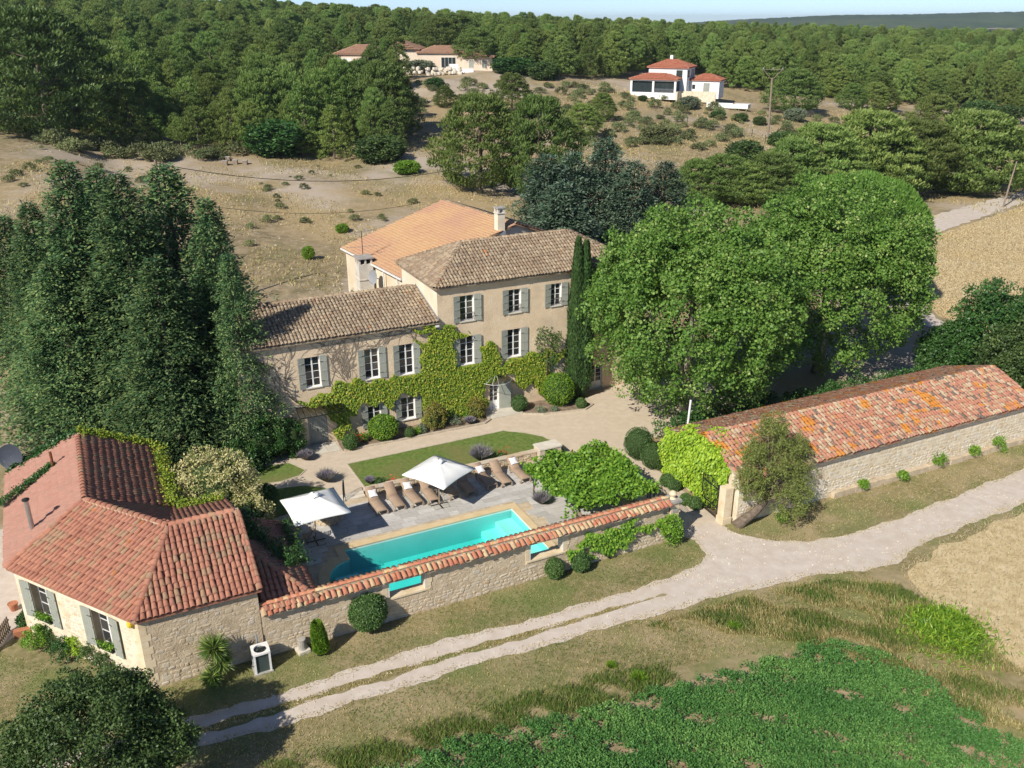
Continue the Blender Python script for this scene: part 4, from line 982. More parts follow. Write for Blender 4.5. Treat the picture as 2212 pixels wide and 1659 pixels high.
cp = deck(gw, [c0, c1, m1, m0], MAT['mortar'], 0.06, 'coping'); deck(gw, [k1, k0, m0, m1], MAT['mortar'], 0.06, 'coping')
place_tiles(cp, [(o, u, v, n, 1.05) for (o, u, v, n, s) in roof_tiles([c0, c1, m1, m0], c0, c1, 0.265, 0.42, 0.02)] + [(o, u, v, n, 1.05) for (o, u, v, n, s) in roof_tiles([k1, k0, m0, m1], k1, k0, 0.265, 0.42, 0.02)], MAT['tile_wall'], 300, 'coping_tile', 'coping_tiles')
place_tiles(cp, line_tiles(m0 + EZ * 0.02, m1 + EZ * 0.02, 0.95, 0.37), MAT['tile_wall'], 100, 'ridge_tile')
G().bx(GA0, GA1 + 0.05, 34.38, 34.56, WH + 0.12, WH + 0.235).mk('ridge_mortar', MAT['mortar'], gw)
# ------------------------------------------------------------------ gate pillars and gate
def pillar(name, a0, a1, b0, b1, h, label, plaque=False, cap=True):
    t_ = thing(name, E((a0 + a1) / 2, (b0 + b1) / 2, 0), label, 'pillar')
    z = -0.2; k = 0
    while z < h - 0.05:
        hh = 0.5 if k else 0.62; e = 0.04 if k == 0 else 0.0
        G().bx(a0 - e, a1 + e, b0 - e, b1 + e, z, min(z + hh, h) - 0.008).mk('block', MAT['ashlar'], t_); z += hh; k += 1
    if cap:
        G().bx(a0 - 0.10, a1 + 0.10, b0 - 0.10, b1 + 0.10, h, h + 0.14).mk('cap', MAT['slate'], t_)
        G().lathe(E((a0 + a1) / 2, (b0 + b1) / 2, h + 0.14), [(0.2, 0), (0.12, 0.06), (0.1, 0.12), (0.19, 0.2), (0.22, 0.3), (0.15, 0.42), (0.03, 0.48)], 12).mk('finial', MAT['ashlar'], t_)
    if plaque: G().bx(a0 + 0.10, a1 - 0.08, b0 - 0.03, b0 - 0.002, h - 0.62, h - 0.40).mk('plaque', MAT['slate'], t_)
    return t_
pillar('gate_pillar', 26.42, 26.96, 34.12, 34.72, 2.45, 'yellow stone gate pillar with grey plaque at the end of the tiled wall', True)
pillar('gate_pillar', 30.25, 30.80, 34.2, 34.75, 2.35, 'yellow stone gate pillar with iron gate leaf beside the leaning tree', False, False)
def gate_leaf(label, hinge, d, w, h):
    t_ = thing('gate_leaf', hinge, label, 'gate'); p = np.asarray(hinge, float)
    g = G()
    for zz in (0.12, 0.75, h - 0.35): g.bar(p + EZ * zz, p + d * w + EZ * zz, 0.045)
    g.bar(p, p + EZ * h, 0.05); g.bar(p + d * w, p + d * w + EZ * h, 0.05); g.mk('frame', MAT['iron'], t_)
    for k in range(1, 13):
        q = p + d * w * k / 13; hh = h - 0.35 + 0.35 * math.sin(math.pi * k / 13) * 0.8 + 0.12
        g = G(); g.bar(q + EZ * 0.05, q + EZ * hh, 0.022); g.bar(q + EZ * hh, q + EZ * (hh + 0.1), 0.034); g.mk('bar', MAT['iron'], t_)
    g = G().bar(p + EZ * 0.75, p + d * w + EZ * 0.12, 0.025); g.mk('brace', MAT['iron'], t_)
    return t_
gate_leaf('tall black iron gate leaf standing open before the ivy', E(30.3, 34.85, 0.04), EY * 0.995 + EX * 0.08, 1.65, 2.3)
gate_leaf('black iron gate leaf folded open behind the plaque pillar', E(26.98, 34.85, 0.04), EY * 0.995 - EX * 0.05, 1.6, 2.3)
# ------------------------------------------------------------------ long barn by the track
lb = thing('long_barn', E(44, 37, 0), 'long low rubble stone barn with lichened red tile roof beside the track', 'barn')
LA0, LA1, LB0, LB1, LE, LR, LRB = 31.0, 56.2, 33.95, 40.8, 2.95, 4.35, 37.25
lf = wall_with_holes('wall', E(LA0, LB0), EX, LA1 - LA0, LE, [], MAT['mortar_light'], lb, -0.3)
stone_wall(lf, E(LA0, LB0), EX, -EY, LA1 - LA0, LE - 0.05, [], MAT['stone_pale'], 300, skip=0.2, z0=0.3, proud=0.014)
g = G(); g.quad(E(LA1, LB1, -0.3), E(LA0, LB1, -0.3), E(LA0, LB1, LE), E(LA1, LB1, LE)); g.quad(E(LA0, LB1, -0.3), E(LA0, LB0, -0.3), E(LA0, LB0, LE), E(LA0, LRB, LR), E(LA0, LB1, LE)); g.quad(E(LA1, LB0, -0.3), E(LA1, LB1, -0.3), E(LA1, LB1, LE), E(LA1, LRB, LR), E(LA1, LB0, LE)); g.mk('wall', MAT['mortar_light'], lb)
o1, o2, o3, o4 = E(LA0 - 0.15, LB0 - 0.3, LE), E(LA1 + 0.15, LB0 - 0.3, LE), E(LA1 + 0.15, LRB, LR), E(LA0 - 0.15, LRB, LR); o5, o6 = E(LA1 + 0.15, LB1 + 0.3, LE), E(LA0 - 0.15, LB1 + 0.3, LE)
ld = deck(lb, [o1, o2, o3, o4], MAT['tile_barn']); ld2 = deck(lb, [o5, o6, o4, o3], MAT['tile_barn'])
place_tiles(ld, roof_tiles([o1, o2, o3, o4], o1, o2, 0.26, 0.38, 0.018), MAT['tile_barn'], 300)
place_tiles(ld2, roof_tiles([o5, o6, o4, o3], o5, o6, 0.26, 0.38, 0.018), MAT['tile_barn'], 0)
place_tiles(ld, line_tiles(o4, o3, 1.25), MAT['tile_barn'], 100, 'ridge_tile')
aa = 38.3
while aa < LA1 - 0.4:                                         # rough ledge of blocks along the foot of the wall
    w = random.uniform(0.7, 1.3)
    g = G(); h = random.uniform(0.34, 0.46); g.bx(aa, aa + w - 0.03, LB0 - random.uniform(0.28, 0.36), LB0 - 0.02, -0.1, h); g.mk('ledge_block', MAT['mortar'], lb); aa += w
g = thing('leaning_post', E(32.7, 40.6, 3), 'white leaning post above the ivy at the barn corner', 'post')
G().tube([E(32.6, 41.3, 0), E(32.85, 41.3, 4.7)], 0.07, 8).mk('shaft', MAT['white_paint'], g)
G().tube([E(32.85, 41.3, 4.7), E(32.87, 41.3, 4.95)], 0.09, 8).mk('cap', MAT['iron'], g)
# ------------------------------------------------------------------ low terrace wall behind the loungers
tw_ = thing('terrace_wall', E(18.6, 46.6, 0), 'low dry stone wall behind the row of sun loungers', 'wall')
g = G(); g.bx(12.75, 24.45, 46.42, 46.78, 0, 0.46); core = g.mk('core', MAT['mortar'], tw_)
stone_wall(core, E(12.75, 46.42), EX, -EY, 11.7, 0.46, [], MAT['stone'], 90, (0.2, 0.42), (0.13, 0.2), 0.02)
aa = 12.7
while aa < 24.4:
    w = random.uniform(0.3, 0.6); G().bx(aa, aa + w - 0.015, 46.38 + random.uniform(-.02, .02), 46.82, 0.462, 0.53 + random.uniform(-0.015, 0.02)).mk('cap_stone', MAT['stone'], tw_); aa += w
bo = thing('barbecue', E(25.2, 46.4, 0), 'squat pale stone box with dark square opening at the end of the low wall', 'barbecue')
g = G(); g.bx(24.5, 24.9, 46.0, 46.9, 0, 0.75); g.bx(25.5, 26.1, 46.0, 46.9, 0, 0.7); g.bx(24.9, 25.5, 46.45, 46.9, 0, 0.75); g.mk('body', MAT['stone'], bo)
G().bx(24.92, 25.48, 46.1, 46.45, 0.1, 0.6).mk('recess', MAT['black'], bo)
G().bx(24.45, 26.15, 45.95, 46.95, 0.752, 0.85).mk('top', MAT['coping_pale'], bo)

# ================================================================== pool furniture and garden things
MAT['canvas'] = noisy('white_canvas', [(0.80, 0.80, 0.77), (0.84, 0.84, 0.81)], 1.5, rough=0.8, bump=0.08, bscale=8)
MAT['cushion'] = noisy('brown_cushion', [(0.33, 0.235, 0.165), (0.39, 0.285, 0.205)], 3, rough=0.95, bump=0.35, bscale=40, bdist=0.01)
MAT['pillow'] = noisy('white_pillow', [(0.76, 0.74, 0.75), (0.83, 0.81, 0.82)], 4, rough=0.9, bump=0.15, bscale=12)
MAT['concrete'] = noisy('concrete_slab', [(0.36, 0.35, 0.31), (0.46, 0.44, 0.40)], 4, bump=0.2)
def umbrella(a, b, rot, label, size=1.55, zc=2.32, apex=3.05, off=0.0):
    t_ = thing('parasol', E(a, b, 0.05), label, 'parasol', 'white parasols by the pool'); c, s = math.cos(rot), math.sin(rot)
    ca, cb = a + off, b
    def at(x, y, z): return E(ca + x * c - y * s, cb + x * s + y * c, z)
    g = G(); N = 8
    for i in range(N + 1):                                    # square canopy, eight panels, edges sagging between the ribs
        pass
    top = at(0, 0, apex); rim = []
    for k in range(32):
        q = k / 8.0; side = int(q); f = q - side
        cs = [(1, 1), (-1, 1), (-1, -1), (1, -1), (1, 1)]
        x = cs[side][0] * (1 - f) + cs[side + 1][0] * f; y = cs[side][1] * (1 - f) + cs[side + 1][1] * f
        sag = math.sin(math.pi * f); inw = 1 - 0.035 * sag
        rim.append((x * inw, y * inw, 0.0 + 0.05 * sag))
    rings = []
    for r_ in (0.09, 0.3, 0.6, 1.0):
        row = []
        for k, (x, y, dz) in enumerate(rim):
            f8 = (k % 4) / 4.0; pan = math.sin(math.pi * f8)
            z = zc + (apex - zc) * (1 - r_) ** 1.06 + dz * r_ - 0.05 * pan * r_ * (1 - r_) * 2
            row.append(len(g.v)); g.v.append(at(x * r_ * size, y * r_ * size, z))
        rings.append(row)
    for i in range(3):
        for k in range(32): g.f.append([rings[i][k], rings[i + 1][k], rings[i + 1][(k + 1) % 32], rings[i][(k + 1) % 32]])
    row = [len(g.v) + k for k in range(32)]
    for k, (x, y, dz) in enumerate(rim): g.v.append(at(x * size, y * size, zc + dz - 0.07))
    for k in range(32): g.f.append([rings[3][k], row[k], row[(k + 1) % 32], rings[3][(k + 1) % 32]])
    can = g.mk('canopy', MAT['canvas'], t_, smooth=True)
    g = G(); K = 16                                           # vent cap: a raised, wrinkled ring of cloth
    for i, (r_, z) in enumerate(((0.30, -0.075), (0.29, -0.01), (0.2, 0.05), (0.07, 0.085))):
        for k in range(K): w = 1 + 0.14 * math.sin(k * 2.4 + i); g.v.append(at(r_ * w * math.cos(6.283 * k / K), r_ * w * math.sin(6.283 * k / K), apex + z + 0.02 * math.sin(k * 1.7)))
    for i in range(3):
        for k in range(K): g.f.append([i * K + k, i * K + (k + 1) % K, (i + 1) * K + (k + 1) % K, (i + 1) * K + k])
    g.mk('vent', MAT['canvas'], can, smooth=True)
    G().tube([E(a, b, 0.06), at(0, 0, apex + 0.05)], 0.032, 10).mk('pole', MAT['teak'], t_)
    for k in range(8):
        x, y, dz = rim[k * 4]; G().bar(at(0, 0, apex - 0.12), at(x * size * 0.97, y * size * 0.97, zc + dz - 0.03), 0.025).mk('rib', MAT['teak'], t_)
        G().bar(at(0, 0, apex - 0.75), at(x * size * 0.5, y * size * 0.5, (zc + apex) / 2 - 0.06), 0.018).mk('strut', MAT['teak'], t_)
    for sx in (-1, 1):
        for sy in (-1, 1):
            G().bx(a + 0.04 + (0 if sx > 0 else -0.53), a + 0.49 + (0 if sx > 0 else -0.53), b + 0.04 + (0 if sy > 0 else -0.53), b + 0.49 + (0 if sy > 0 else -0.53), 0.058, 0.105).mk('base_slab', MAT['concrete'], t_)
    g = G(); g.bx(a - 0.55, a + 0.55, b - 0.03, b + 0.03, 0.107, 0.135); g.bx(a - 0.03, a + 0.03, b - 0.55, b - 0.031, 0.107, 0.135); g.bx(a - 0.03, a + 0.03, b + 0.031, b + 0.55, 0.107, 0.135); g.mk('base_cross', MAT['iron'], t_)
umbrella(8.62, 42.74, 0.04, 'white square parasol shading the left end of the pool terrace near the cottage', off=0.15)
umbrella(16.34, 43.5, 0.52, 'white square parasol tilted corner-on among the sun loungers', off=0.06)

def build_lounger():
    t_ = bpy.data.objects.new('sun_lounger', None); t_.empty_display_size = 0.3; COL.objects.link(t_); OFF[t_.name] = np.zeros(3)
    L, W = 1.95, 0.66; hx = 0.62; ba = rad(33)                # local x: foot -> head at +; hinge at hx from the head
    x0, xh = -1.15, 0.42
    for s in (-1, 1):
        g = G(); g.obox((-0.3, s * 0.31, 0.30), (0.86, 0, 0), (0, 0.02, 0), (0, 0, 0.035)); g.mk('side_rail', MAT['teak'], t_)
        for x in (-1.05, 0.5): G().obox((x, s * 0.31, 0.13), (0.028, 0, 0), (0, 0.025, 0), (0, 0, 0.13)).mk('leg', MAT['teak'], t_)
    for k in range(9): x = -1.08 + k * 0.165; G().obox((x, 0, 0.345), (0.05, 0, 0), (0, 0.29, 0), (0, 0, 0.009)).mk('slat', MAT['teak'], t_)
    d = np.array([math.cos(ba), 0, math.sin(ba)]); n = np.array([-math.sin(ba), 0, math.cos(ba)])
    g = G()
    for s in (-1, 1): g.obox(np.array([xh - 0.1, s * 0.28, 0.35]) + d * 0.45, d * 0.42, (0, 0.02, 0), n * 0.02)
    g.obox(np.array([xh + 0.35, 0, 0.22]), (0.012, 0, 0), (0, 0.25, 0), (0, 0, 0.18)); g.mk('backrest_frame', MAT['teak'], t_)
    def pad(c, u, w, n_, lu, lw, th):                          # cushion with rounded edges
        g = G(); prof = [(-1, 0.15), (-0.9, 0.8), (-0.5, 1.0), (0, 0.96), (0.5, 1.0), (0.9, 0.8), (1, 0.15)]; base = len(g.v)
        for (x, hx_) in prof:
            for (y, hy) in ((-1, 0.1), (-0.88, 0.8), (0, 1.0), (0.88, 0.8), (1, 0.1)): g.v.append(np.asarray(c) + u * x * lu + w * y * lw + n_ * th * hx_ * hy)
        for i in range(6):
            for j in range(4): g.f.append([i * 5 + j, (i + 1) * 5 + j, (i + 1) * 5 + j + 1, i * 5 + j + 1])
        return g
    X, Y_, Z = np.array([1., 0, 0]), np.array([0, 1., 0]), EZ
    pad(np.array([-0.38, 0, 0.355]), X, Y_, Z, 0.72, 0.31, 0.085).mk('seat_cushion', MAT['cushion'], t_, smooth=True)
    pad(np.array([xh - 0.08, 0, 0.37]) + d * 0.44, d, Y_, n, 0.46, 0.31, 0.085).mk('back_cushion', MAT['cushion'], t_, smooth=True)
    for x in (-1.0,):
        for s in (-1, 1): G().tube([(x, s * 0.36, 0.10), (x, s * 0.385, 0.10)], 0.10, 12).mk('wheel', MAT['teak'], t_)
    return t_
_ll = ['white pillow on its backrest, leftmost of the row', 'no pillow and folded foot, second from the left', 'white pillow, third from the left', 'no pillow, fourth, just left of the parasol pole',
       'white pillow, half shaded just right of the parasol pole', 'no pillow, wholly in the parasol shadow', 'white pillow and bare wooden foot end, third from right', 'no pillow, second from the right', 'white pillow high on its backrest, rightmost of the row']
spots = [(12.85, 43.6, 2.72, 2), (14.0, 43.65, 2.9, 0), (15.07, 43.6, 2.8, 3), (16.12, 43.45, 3.0, -2), (17.45, 43.4, 2.7, 2), (18.55, 43.35, 2.9, 0), (19.95, 43.6, 2.75, 4), (21.0, 43.45, 2.9, -1), (22.25, 43.42, 2.85, 1)]
proto = build_lounger()
pm = None
for i, (a, b, L, dr) in enumerate(spots):
    loc = E(a, b + 1.3, 0.05); rz = A0 + math.pi / 2 + rad(dr)
    lab = 'teak sun lounger with brown cushion, ' + _ll[i]
    if i == 0:
        proto.location = loc; proto.rotation_euler = (0, 0, rz); o = proto; props(o, lab, 'sun lounger', 'sun loungers in a row by the pool'); o.scale = (1.0, 1.0, 1.0)
    else: o = copy_thing(proto, loc, rz, 1.0, lab)
    if i in (0, 2, 4, 6, 8):
        V = []; F = []; K = 7
        for x in range(K):
            for y in range(K):
                fx, fy = x / (K - 1) * 2 - 1, y / (K - 1) * 2 - 1
                puff = max(0, (1 - fx ** 2)) ** 0.5 * max(0, (1 - fy ** 2)) ** 0.5
                pin = 1 - 0.10 * (1 - abs(fx)) * abs(fy) - 0.10 * (1 - abs(fy)) * abs(fx)
                V.append((fx * 0.25 * pin, fy * 0.25 * pin, 0.09 * puff))
        F = [[x * K + y, (x + 1) * K + y, (x + 1) * K + y + 1, x * K + y + 1] for x in range(K - 1) for y in range(K - 1)]
        n0 = len(V); V2 = V + [(p[0], p[1], -p[2] * 0.7) for p in V]; F2 = F + [[n0 + k for k in f][::-1] for f in F]
        if pm is None: pm = mesh_of('pillow', V2, F2, True); pm.materials.append(MAT['pillow'])
        ba = rad(33); hd = 0.34 if i != 8 else 0.5
        dd = Vector((math.cos(rz), math.sin(rz), 0)); d3 = dd * math.cos(ba) + Vector((0, 0, 1)) * math.sin(ba); n3 = -dd * math.sin(ba) + Vector((0, 0, 1)) * math.cos(ba); y3 = n3.cross(d3)
        p = Vector(loc) + (dd * 0.34 + Vector((0, 0, 0.37)) + d3 * hd + n3 * 0.15)
        m = Matrix(((d3.x, y3.x, n3.x, p.x), (d3.y, y3.y, n3.y, p.y), (d3.z, y3.z, n3.z, p.z), (0, 0, 0, 1))) @ Matrix.Rotation(rad(random.uniform(-8, 8)), 4, 'Z') 
        inst('pillow', pm, m, label='white square pillow on the ' + ['leftmost', '', 'third', '', 'parasol-side', '', 'third-from-right', '', 'rightmost'][i] + ' sun lounger', cat='pillow', group='white pillows on the loungers')
st = thing('side_table', E(16.75, 44.6, 0.05), 'small square wooden side table between loungers under the parasol', 'table')
G().bx(16.5, 17.0, 44.4, 44.85, 0.55, 0.59).mk('top', MAT['teak'], st)
for x in (16.54, 16.96):
    for y in (44.44, 44.81): G().bx(x - 0.02, x + 0.02, y - 0.02, y + 0.02, 0.05, 0.55).mk('leg', MAT['teak'], st)
# round stone planter, table and folding chairs under the left parasol
pl = thing('stone_planter', E(9.9, 44.9, 0.02), 'round rubble stone planter behind the left parasol', 'planter')
ring = G().lathe(E(9.9, 44.9, 0.03), [(0.85, 0), (0.85, 0.46), (0.6, 0.46), (0.58, 0.2)], 24).mk('core', MAT['mortar'], pl)
for zz in (0.12, 0.34):
    for k in range(18):
        t_ = 2 * math.pi * (k + 0.5 * (zz > 0.2)) / 18; d_ = EX * math.cos(t_) + EY * math.sin(t_); u_ = -EX * math.sin(t_) + EY * math.cos(t_); p_ = E(9.9, 44.9, 0.03 + zz) + d_ * 0.83
        V, F = STONES[k % 9]; g = G(); g.add([p_ + u_ * q[0] * 0.29 + EZ * q[1] * 0.21 + d_ * q[2] * 0.06 for q in V], F); g.mk('stone', MAT['stone'], pl)
for k in range(14):
    t_ = 2 * math.pi * k / 14; d_ = EX * math.cos(t_) + EY * math.sin(t_); u_ = -EX * math.sin(t_) + EY * math.cos(t_)
    G().obox(E(9.9, 44.9, 0.53) + d_ * 0.75, d_ * 0.15, u_ * 0.16, EZ * 0.035).mk('cap_stone', MAT['stone'], pl)
G().lathe(E(9.9, 44.9, 0.3), [(0.55, 0), (0.5, 0.1), (0.1, 0.16)], 16).mk('soil', MAT['soil'], pl)
gt = thing('garden_table', E(7.3, 43.4, 0.05), 'dark octagonal wooden garden table under the left parasol', 'table')
G().lathe(E(7.3, 43.4, 0.72), [(0.72, 0), (0.75, 0.02), (0.75, 0.05), (0.72, 0.06)], 8).mk('top', MAT['teak'], gt)
for k in range(4): t_ = math.pi / 4 + k * math.pi / 2; G().bar(E(7.3 + 0.5 * math.cos(t_), 43.4 + 0.5 * math.sin(t_), 0.05), E(7.3 + 0.25 * math.cos(t_), 43.4 + 0.25 * math.sin(t_), 0.72), 0.05).mk('leg', MAT['teak'], gt)
def chair(a, b, rz, label):
    t_ = thing('folding_chair', E(a, b, 0.05), label, 'chair', 'folding wooden garden chairs'); c = E(a, b, 0.05); r_ = A0 + rz
    f = np.array([math.cos(r_), math.sin(r_), 0]); s_ = np.array([-f[1], f[0], 0])
    for k in range(6): G().obox(c + f * (-0.18 + k * 0.075) + EZ * 0.44, f * 0.03, s_ * 0.21, EZ * 0.008).mk('slat', MAT['teak'], t_)
    for k in range(5): G().obox(c - f * (0.26 + 0.035 * k) + EZ * (0.56 + k * 0.09), f * 0.008, s_ * 0.2, EZ * 0.035).mk('back_slat', MAT['teak'], t_)
    for q in (-1, 1):
        G().bar(c + s_ * q * 0.23 + f * 0.24, c + s_ * q * 0.23 - f * 0.42 + EZ * 0.96, 0.035).mk('leg', MAT['teak'], t_)
        G().bar(c + s_ * q * 0.2 - f * 0.26, c + s_ * q * 0.2 + f * 0.2 + EZ * 0.44, 0.035).mk('leg', MAT['teak'], t_)
chair(8.2, 42.9, math.pi * 0.9, 'folding wooden chair by the octagonal table under the left parasol')
chair(22.9, 38.3, -0.3, 'folding wooden chair at the edge of the vine pergola')
sg = thing('garden_gate', E(11.6, 46.7, 0.03), 'small arched black iron garden gate at the terrace steps', 'gate')
g = G(); p0 = E(11.25, 46.35, 0.05); d_ = (EX * 0.35 + EY * 0.93)
g.bar(p0, p0 + EZ * 0.95, 0.035); g.bar(p0 + d_ * 0.8, p0 + d_ * 0.8 + EZ * 0.95, 0.035)
arc = [p0 + d_ * (0.4 - 0.4 * math.cos(math.pi * k / 8)) + EZ * (0.95 + 0.3 * math.sin(math.pi * k / 8)) for k in range(9)]; g.tube(arc, 0.018); g.bar(p0 + EZ * 0.15, p0 + d_ * 0.8 + EZ * 0.15, 0.025); g.mk('frame', MAT['iron'], sg)
for k in range(1, 6): q = p0 + d_ * 0.8 * k / 6; G().bar(q + EZ * 0.15, q + EZ * (0.95 + 0.3 * math.sin(math.pi * k / 6)), 0.016).mk('bar', MAT['iron'], sg)
for i_, b_ in enumerate((46.45, 46.75)): G().bx(10.95, 12.65, b_, b_ + 0.29, 0.02, 0.10 + 0.06 * i_).mk('terrace_step', MAT['coping_pale'], kind='structure')
# iron pergola: posts and beams, carrying the vine built further down
pg = thing('pergola', E(24.3, 39.3, 0), 'black iron pergola frame carrying the bright vine by the gate', 'pergola')
for (a, b) in ((21.75, 41.6), (26.6, 41.6), (21.75, 36.4), (26.6, 36.4)): G().tube([E(a, b, 0), E(a, b, 2.3)], 0.035, 8).mk('post', MAT['iron'], pg)
for k in range(5): a = 21.7 + 4.95 * k / 4; G().bar(E(a, 36.1, 2.32), E(a, 41.9, 2.32), 0.04).mk('beam', MAT['iron'], pg)
for k in range(7): b = 36.2 + 5.6 * k / 6; G().bar(E(21.5, b, 2.36), E(26.8, b, 2.36), 0.025).mk('rod', MAT['iron'], pg)
# heat pump in front of the cottage
hpz = thing('heat_pump', E(3.75, 33.4, 0), 'white upright pool heat pump with dark coil sides and round top fan', 'heat pump')
ha, hb, hs = 3.83, 33.52, 0.33
G().bx(ha - 0.42, ha + 0.42, hb - 0.42, hb + 0.42, -0.02, 0.07).mk('plinth', MAT['concrete'], hpz)
G().bx(ha - hs + 0.03, ha + hs - 0.03, hb - hs + 0.03, hb + hs - 0.03, 0.07, 1.02).mk('coil', plain('dark_coil', (0.05, 0.07, 0.065), 0.5), hpz)
for x in (-1, 1):
    for y in (-1, 1): G().bx(ha + x * hs - 0.04, ha + x * hs + 0.04, hb + y * hs - 0.04, hb + y * hs + 0.04, 0.07, 1.03).mk('corner_post', MAT['white_paint'], hpz)
g = G(); K = 24                                                # square lid with a round fan opening
for z in (1.03, 1.12):
    for k in range(K):
        t_ = 2 * math.pi * k / K; m_ = max(abs(math.cos(t_)), abs(math.sin(t_))); g.v.append(E(ha + 0.39 * math.cos(t_) / m_ ** 0.9, hb + 0.39 * math.sin(t_) / m_ ** 0.9, z))
for k in range(K): t_ = 2 * math.pi * k / K; g.v.append(E(ha + 0.29 * math.cos(t_), hb + 0.29 * math.sin(t_), 1.12))
for k in range(K): t_ = 2 * math.pi * k / K; g.v.append(E(ha + 0.29 * math.cos(t_), hb + 0.29 * math.sin(t_), 1.0))
for i in range(3):
    for k in range(K): g.f.append([i * K + k, i * K + (k + 1) % K, (i + 1) * K + (k + 1) % K, (i + 1) * K + k])
g.mk('lid', MAT['white_paint'], hpz)
G().lathe(E(ha, hb, 0.96), [(0.3, 0), (0.3, 0.03)], 20).mk('fan_well', MAT['black'], hpz)
for k in range(4):
    t_ = k * math.pi / 2 + 0.4; d_ = EX * math.cos(t_) + EY * math.sin(t_); s_ = -EX * math.sin(t_) + EY * math.cos(t_); G().obox(E(ha, hb, 1.05) + d_ * 0.14, d_ * 0.12, s_ * 0.06 + EZ * 0.02, EZ * 0.006).mk('fan_blade', MAT['iron'], hpz)
g = G(); g.tube([E(3.8, 34.05, 0), E(3.8, 34.05, 1.55)], 0.045, 8); g.mk('conduit', MAT['lead'], hpz)
pd = thing('pot_pedestal', E(5.75, 33.9, 0), 'short grey round stone column on a square foot by the wall', 'column')
G().obox(E(5.75, 33.9, 0.08), EX * 0.27 + EY * 0.05, EY * 0.27 - EX * 0.05, EZ * 0.08).mk('foot', MAT['coping_pale'], pd)
G().lathe(E(5.75, 33.9, 0.16), [(0.2, 0), (0.18, 0.1), (0.18, 0.48), (0.2, 0.55), (0.17, 0.58)], 14).mk('shaft', MAT['slate'], pd)
# things at the cottage's west end
fc = thing('picket_fence', E(-8.3, 40.6, 0), 'short grey picket fence at the left edge by the cottage', 'fence')
_pp = on_z(2, 1392); _qq = on_z(34, 1345); _d = (_qq - _pp) / np.linalg.norm(_qq - _pp)
for k in range(-4, 7):
    q = _pp + _d * 0.16 * k; sdv = np.cross(_d, EZ); G().obox(q + EZ * 0.42, _d * 0.055, sdv * 0.012, EZ * 0.42).mk('picket', MAT['plank'], fc)
g = G()
for zz in (0.2, 0.62): g.bar(_pp - _d * 0.75 + EZ * zz + np.cross(_d, EZ) * 0.03, _pp + _d * 1.05 + EZ * zz + np.cross(_d, EZ) * 0.03, 0.03, 0.07)
g.mk('rail', MAT['plank'], fc)
fp_ = on_z(31, 1318); fpot = thing('flower_pot', fp_, 'pink terracotta flower pot on the yard left of the cottage', 'pot')
G().lathe(fp_, [(0.15, 0), (0.22, 0.35), (0.24, 0.36), (0.24, 0.42), (0.2, 0.4)], 14).mk('pot', MAT['terracotta'], fpot)
tp = on_z(52, 1372); tpt = thing('planter_trough', tp, 'terracotta trough planter beside the picket fence', 'planter')
G().obox(tp + EZ * 0.18, EX * 0.4, EY * 0.16, EZ * 0.18).mk('trough', MAT['terracotta'], tpt)
# ------------------------------------------------------------------ power lines
def pole(name, foot, top, label, r=0.13, cross=False):
    t_ = thing(name, foot, label, 'utility pole'); foot, top = np.asarray(foot, float), np.asarray(top, float)
    G().tube([foot - EZ * 0.5, (foot + top) / 2, top], [r * 1.15, r, r * 0.8], 8).mk('shaft', MAT['plank'], t_)
    if cross:
        x = np.array([1.0, 0.1, 0]); g = G(); a_ = top + x * 2.0 + EZ * 1.6; b_ = top - x * 2.0 + EZ * 1.6
        g.bar(top - EZ * 0.4, a_, 0.10); g.bar(top - EZ * 0.4, b_, 0.10); g.bar(a_, b_, 0.10); g.mk('crossarm', MAT['plank'], t_)
        for q in (a_, (a_ + b_) / 2, b_): G().lathe(q, [(0.05, 0), (0.09, 0.08), (0.06, 0.22), (0.09, 0.3), (0.03, 0.38)], 8).mk('insulator', MAT['lead'], t_)
    return top
def wire(label, p, q, sag, r=0.022, gr=None):
    pts = [p * (1 - s) + q * s - EZ * sag * 4 * s * (1 - s) for s in np.linspace(0, 1, 17)]
    mk('power_cable', *(lambda g: (g.v, g.f))(G().tube(pts, r, 4)), MAT['iron'], label=label, cat='cable', group=gr)
f1 = hit(1659, 297); d1_ = ray(1668, 168); p1t = CAMP + d1_ * (f1[1] / d1_[1])
p1t = pole('utility_pole', f1, p1t, 'tall wooden power pole with V-shaped crossarm below the white villa', 0.2, True)
f2 = on_z(2166, 448); p2t = pole('utility_pole', f2, f2 + EZ * 7.0 + np.array([1.0, 0.6, 0]), 'wooden utility pole leaning beside the far track', 0.13)
f3 = on_z(1972, 476); p3t = pole('utility_pole', f3, f3 + EZ * 4.2, 'short wooden utility pole by the pines behind the plane trees', 0.12)
dd_ = ray(335, 345); p4t = CAMP + dd_ * (78.0 / dd_[1]); f4 = np.array([p4t[0], p4t[1], terrain(p4t[0], p4t[1])]); p4t = pole('utility_pole', f4, p4t, 'wooden utility pole rising behind the dark conifers on the left', 0.14)
dd_ = ray(1120, 330); p5 = CAMP + dd_ * (95 / dd_[1])
wire('sagging black cable crossing the stony field from the conifers', p4t - EZ * 0.3, p5, 2.2, 0.03)
dd_ = ray(900, 440); p6 = CAMP + dd_ * (85 / dd_[1]); wire('thin lower cable crossing the stony field', p4t - EZ * 3.2, p6, 1.2, 0.018)
wire('cable from the far track pole to the short pole', p2t - EZ * 0.3, p3t - EZ * 0.2, 0.9, 0.02)
for k_, dz in enumerate((0, 0.25)):
    wire('power line running through the pine wood at the left' if k_ == 0 else 'second power line running through the pine wood at the left', CAMP + ray(0, 172 + k_ * 4) * (150 / ray(0, 172)[1]), CAMP + ray(880, 208 + k_ * 3) * (185 / ray(880, 208)[1]), 1.0, 0.03)
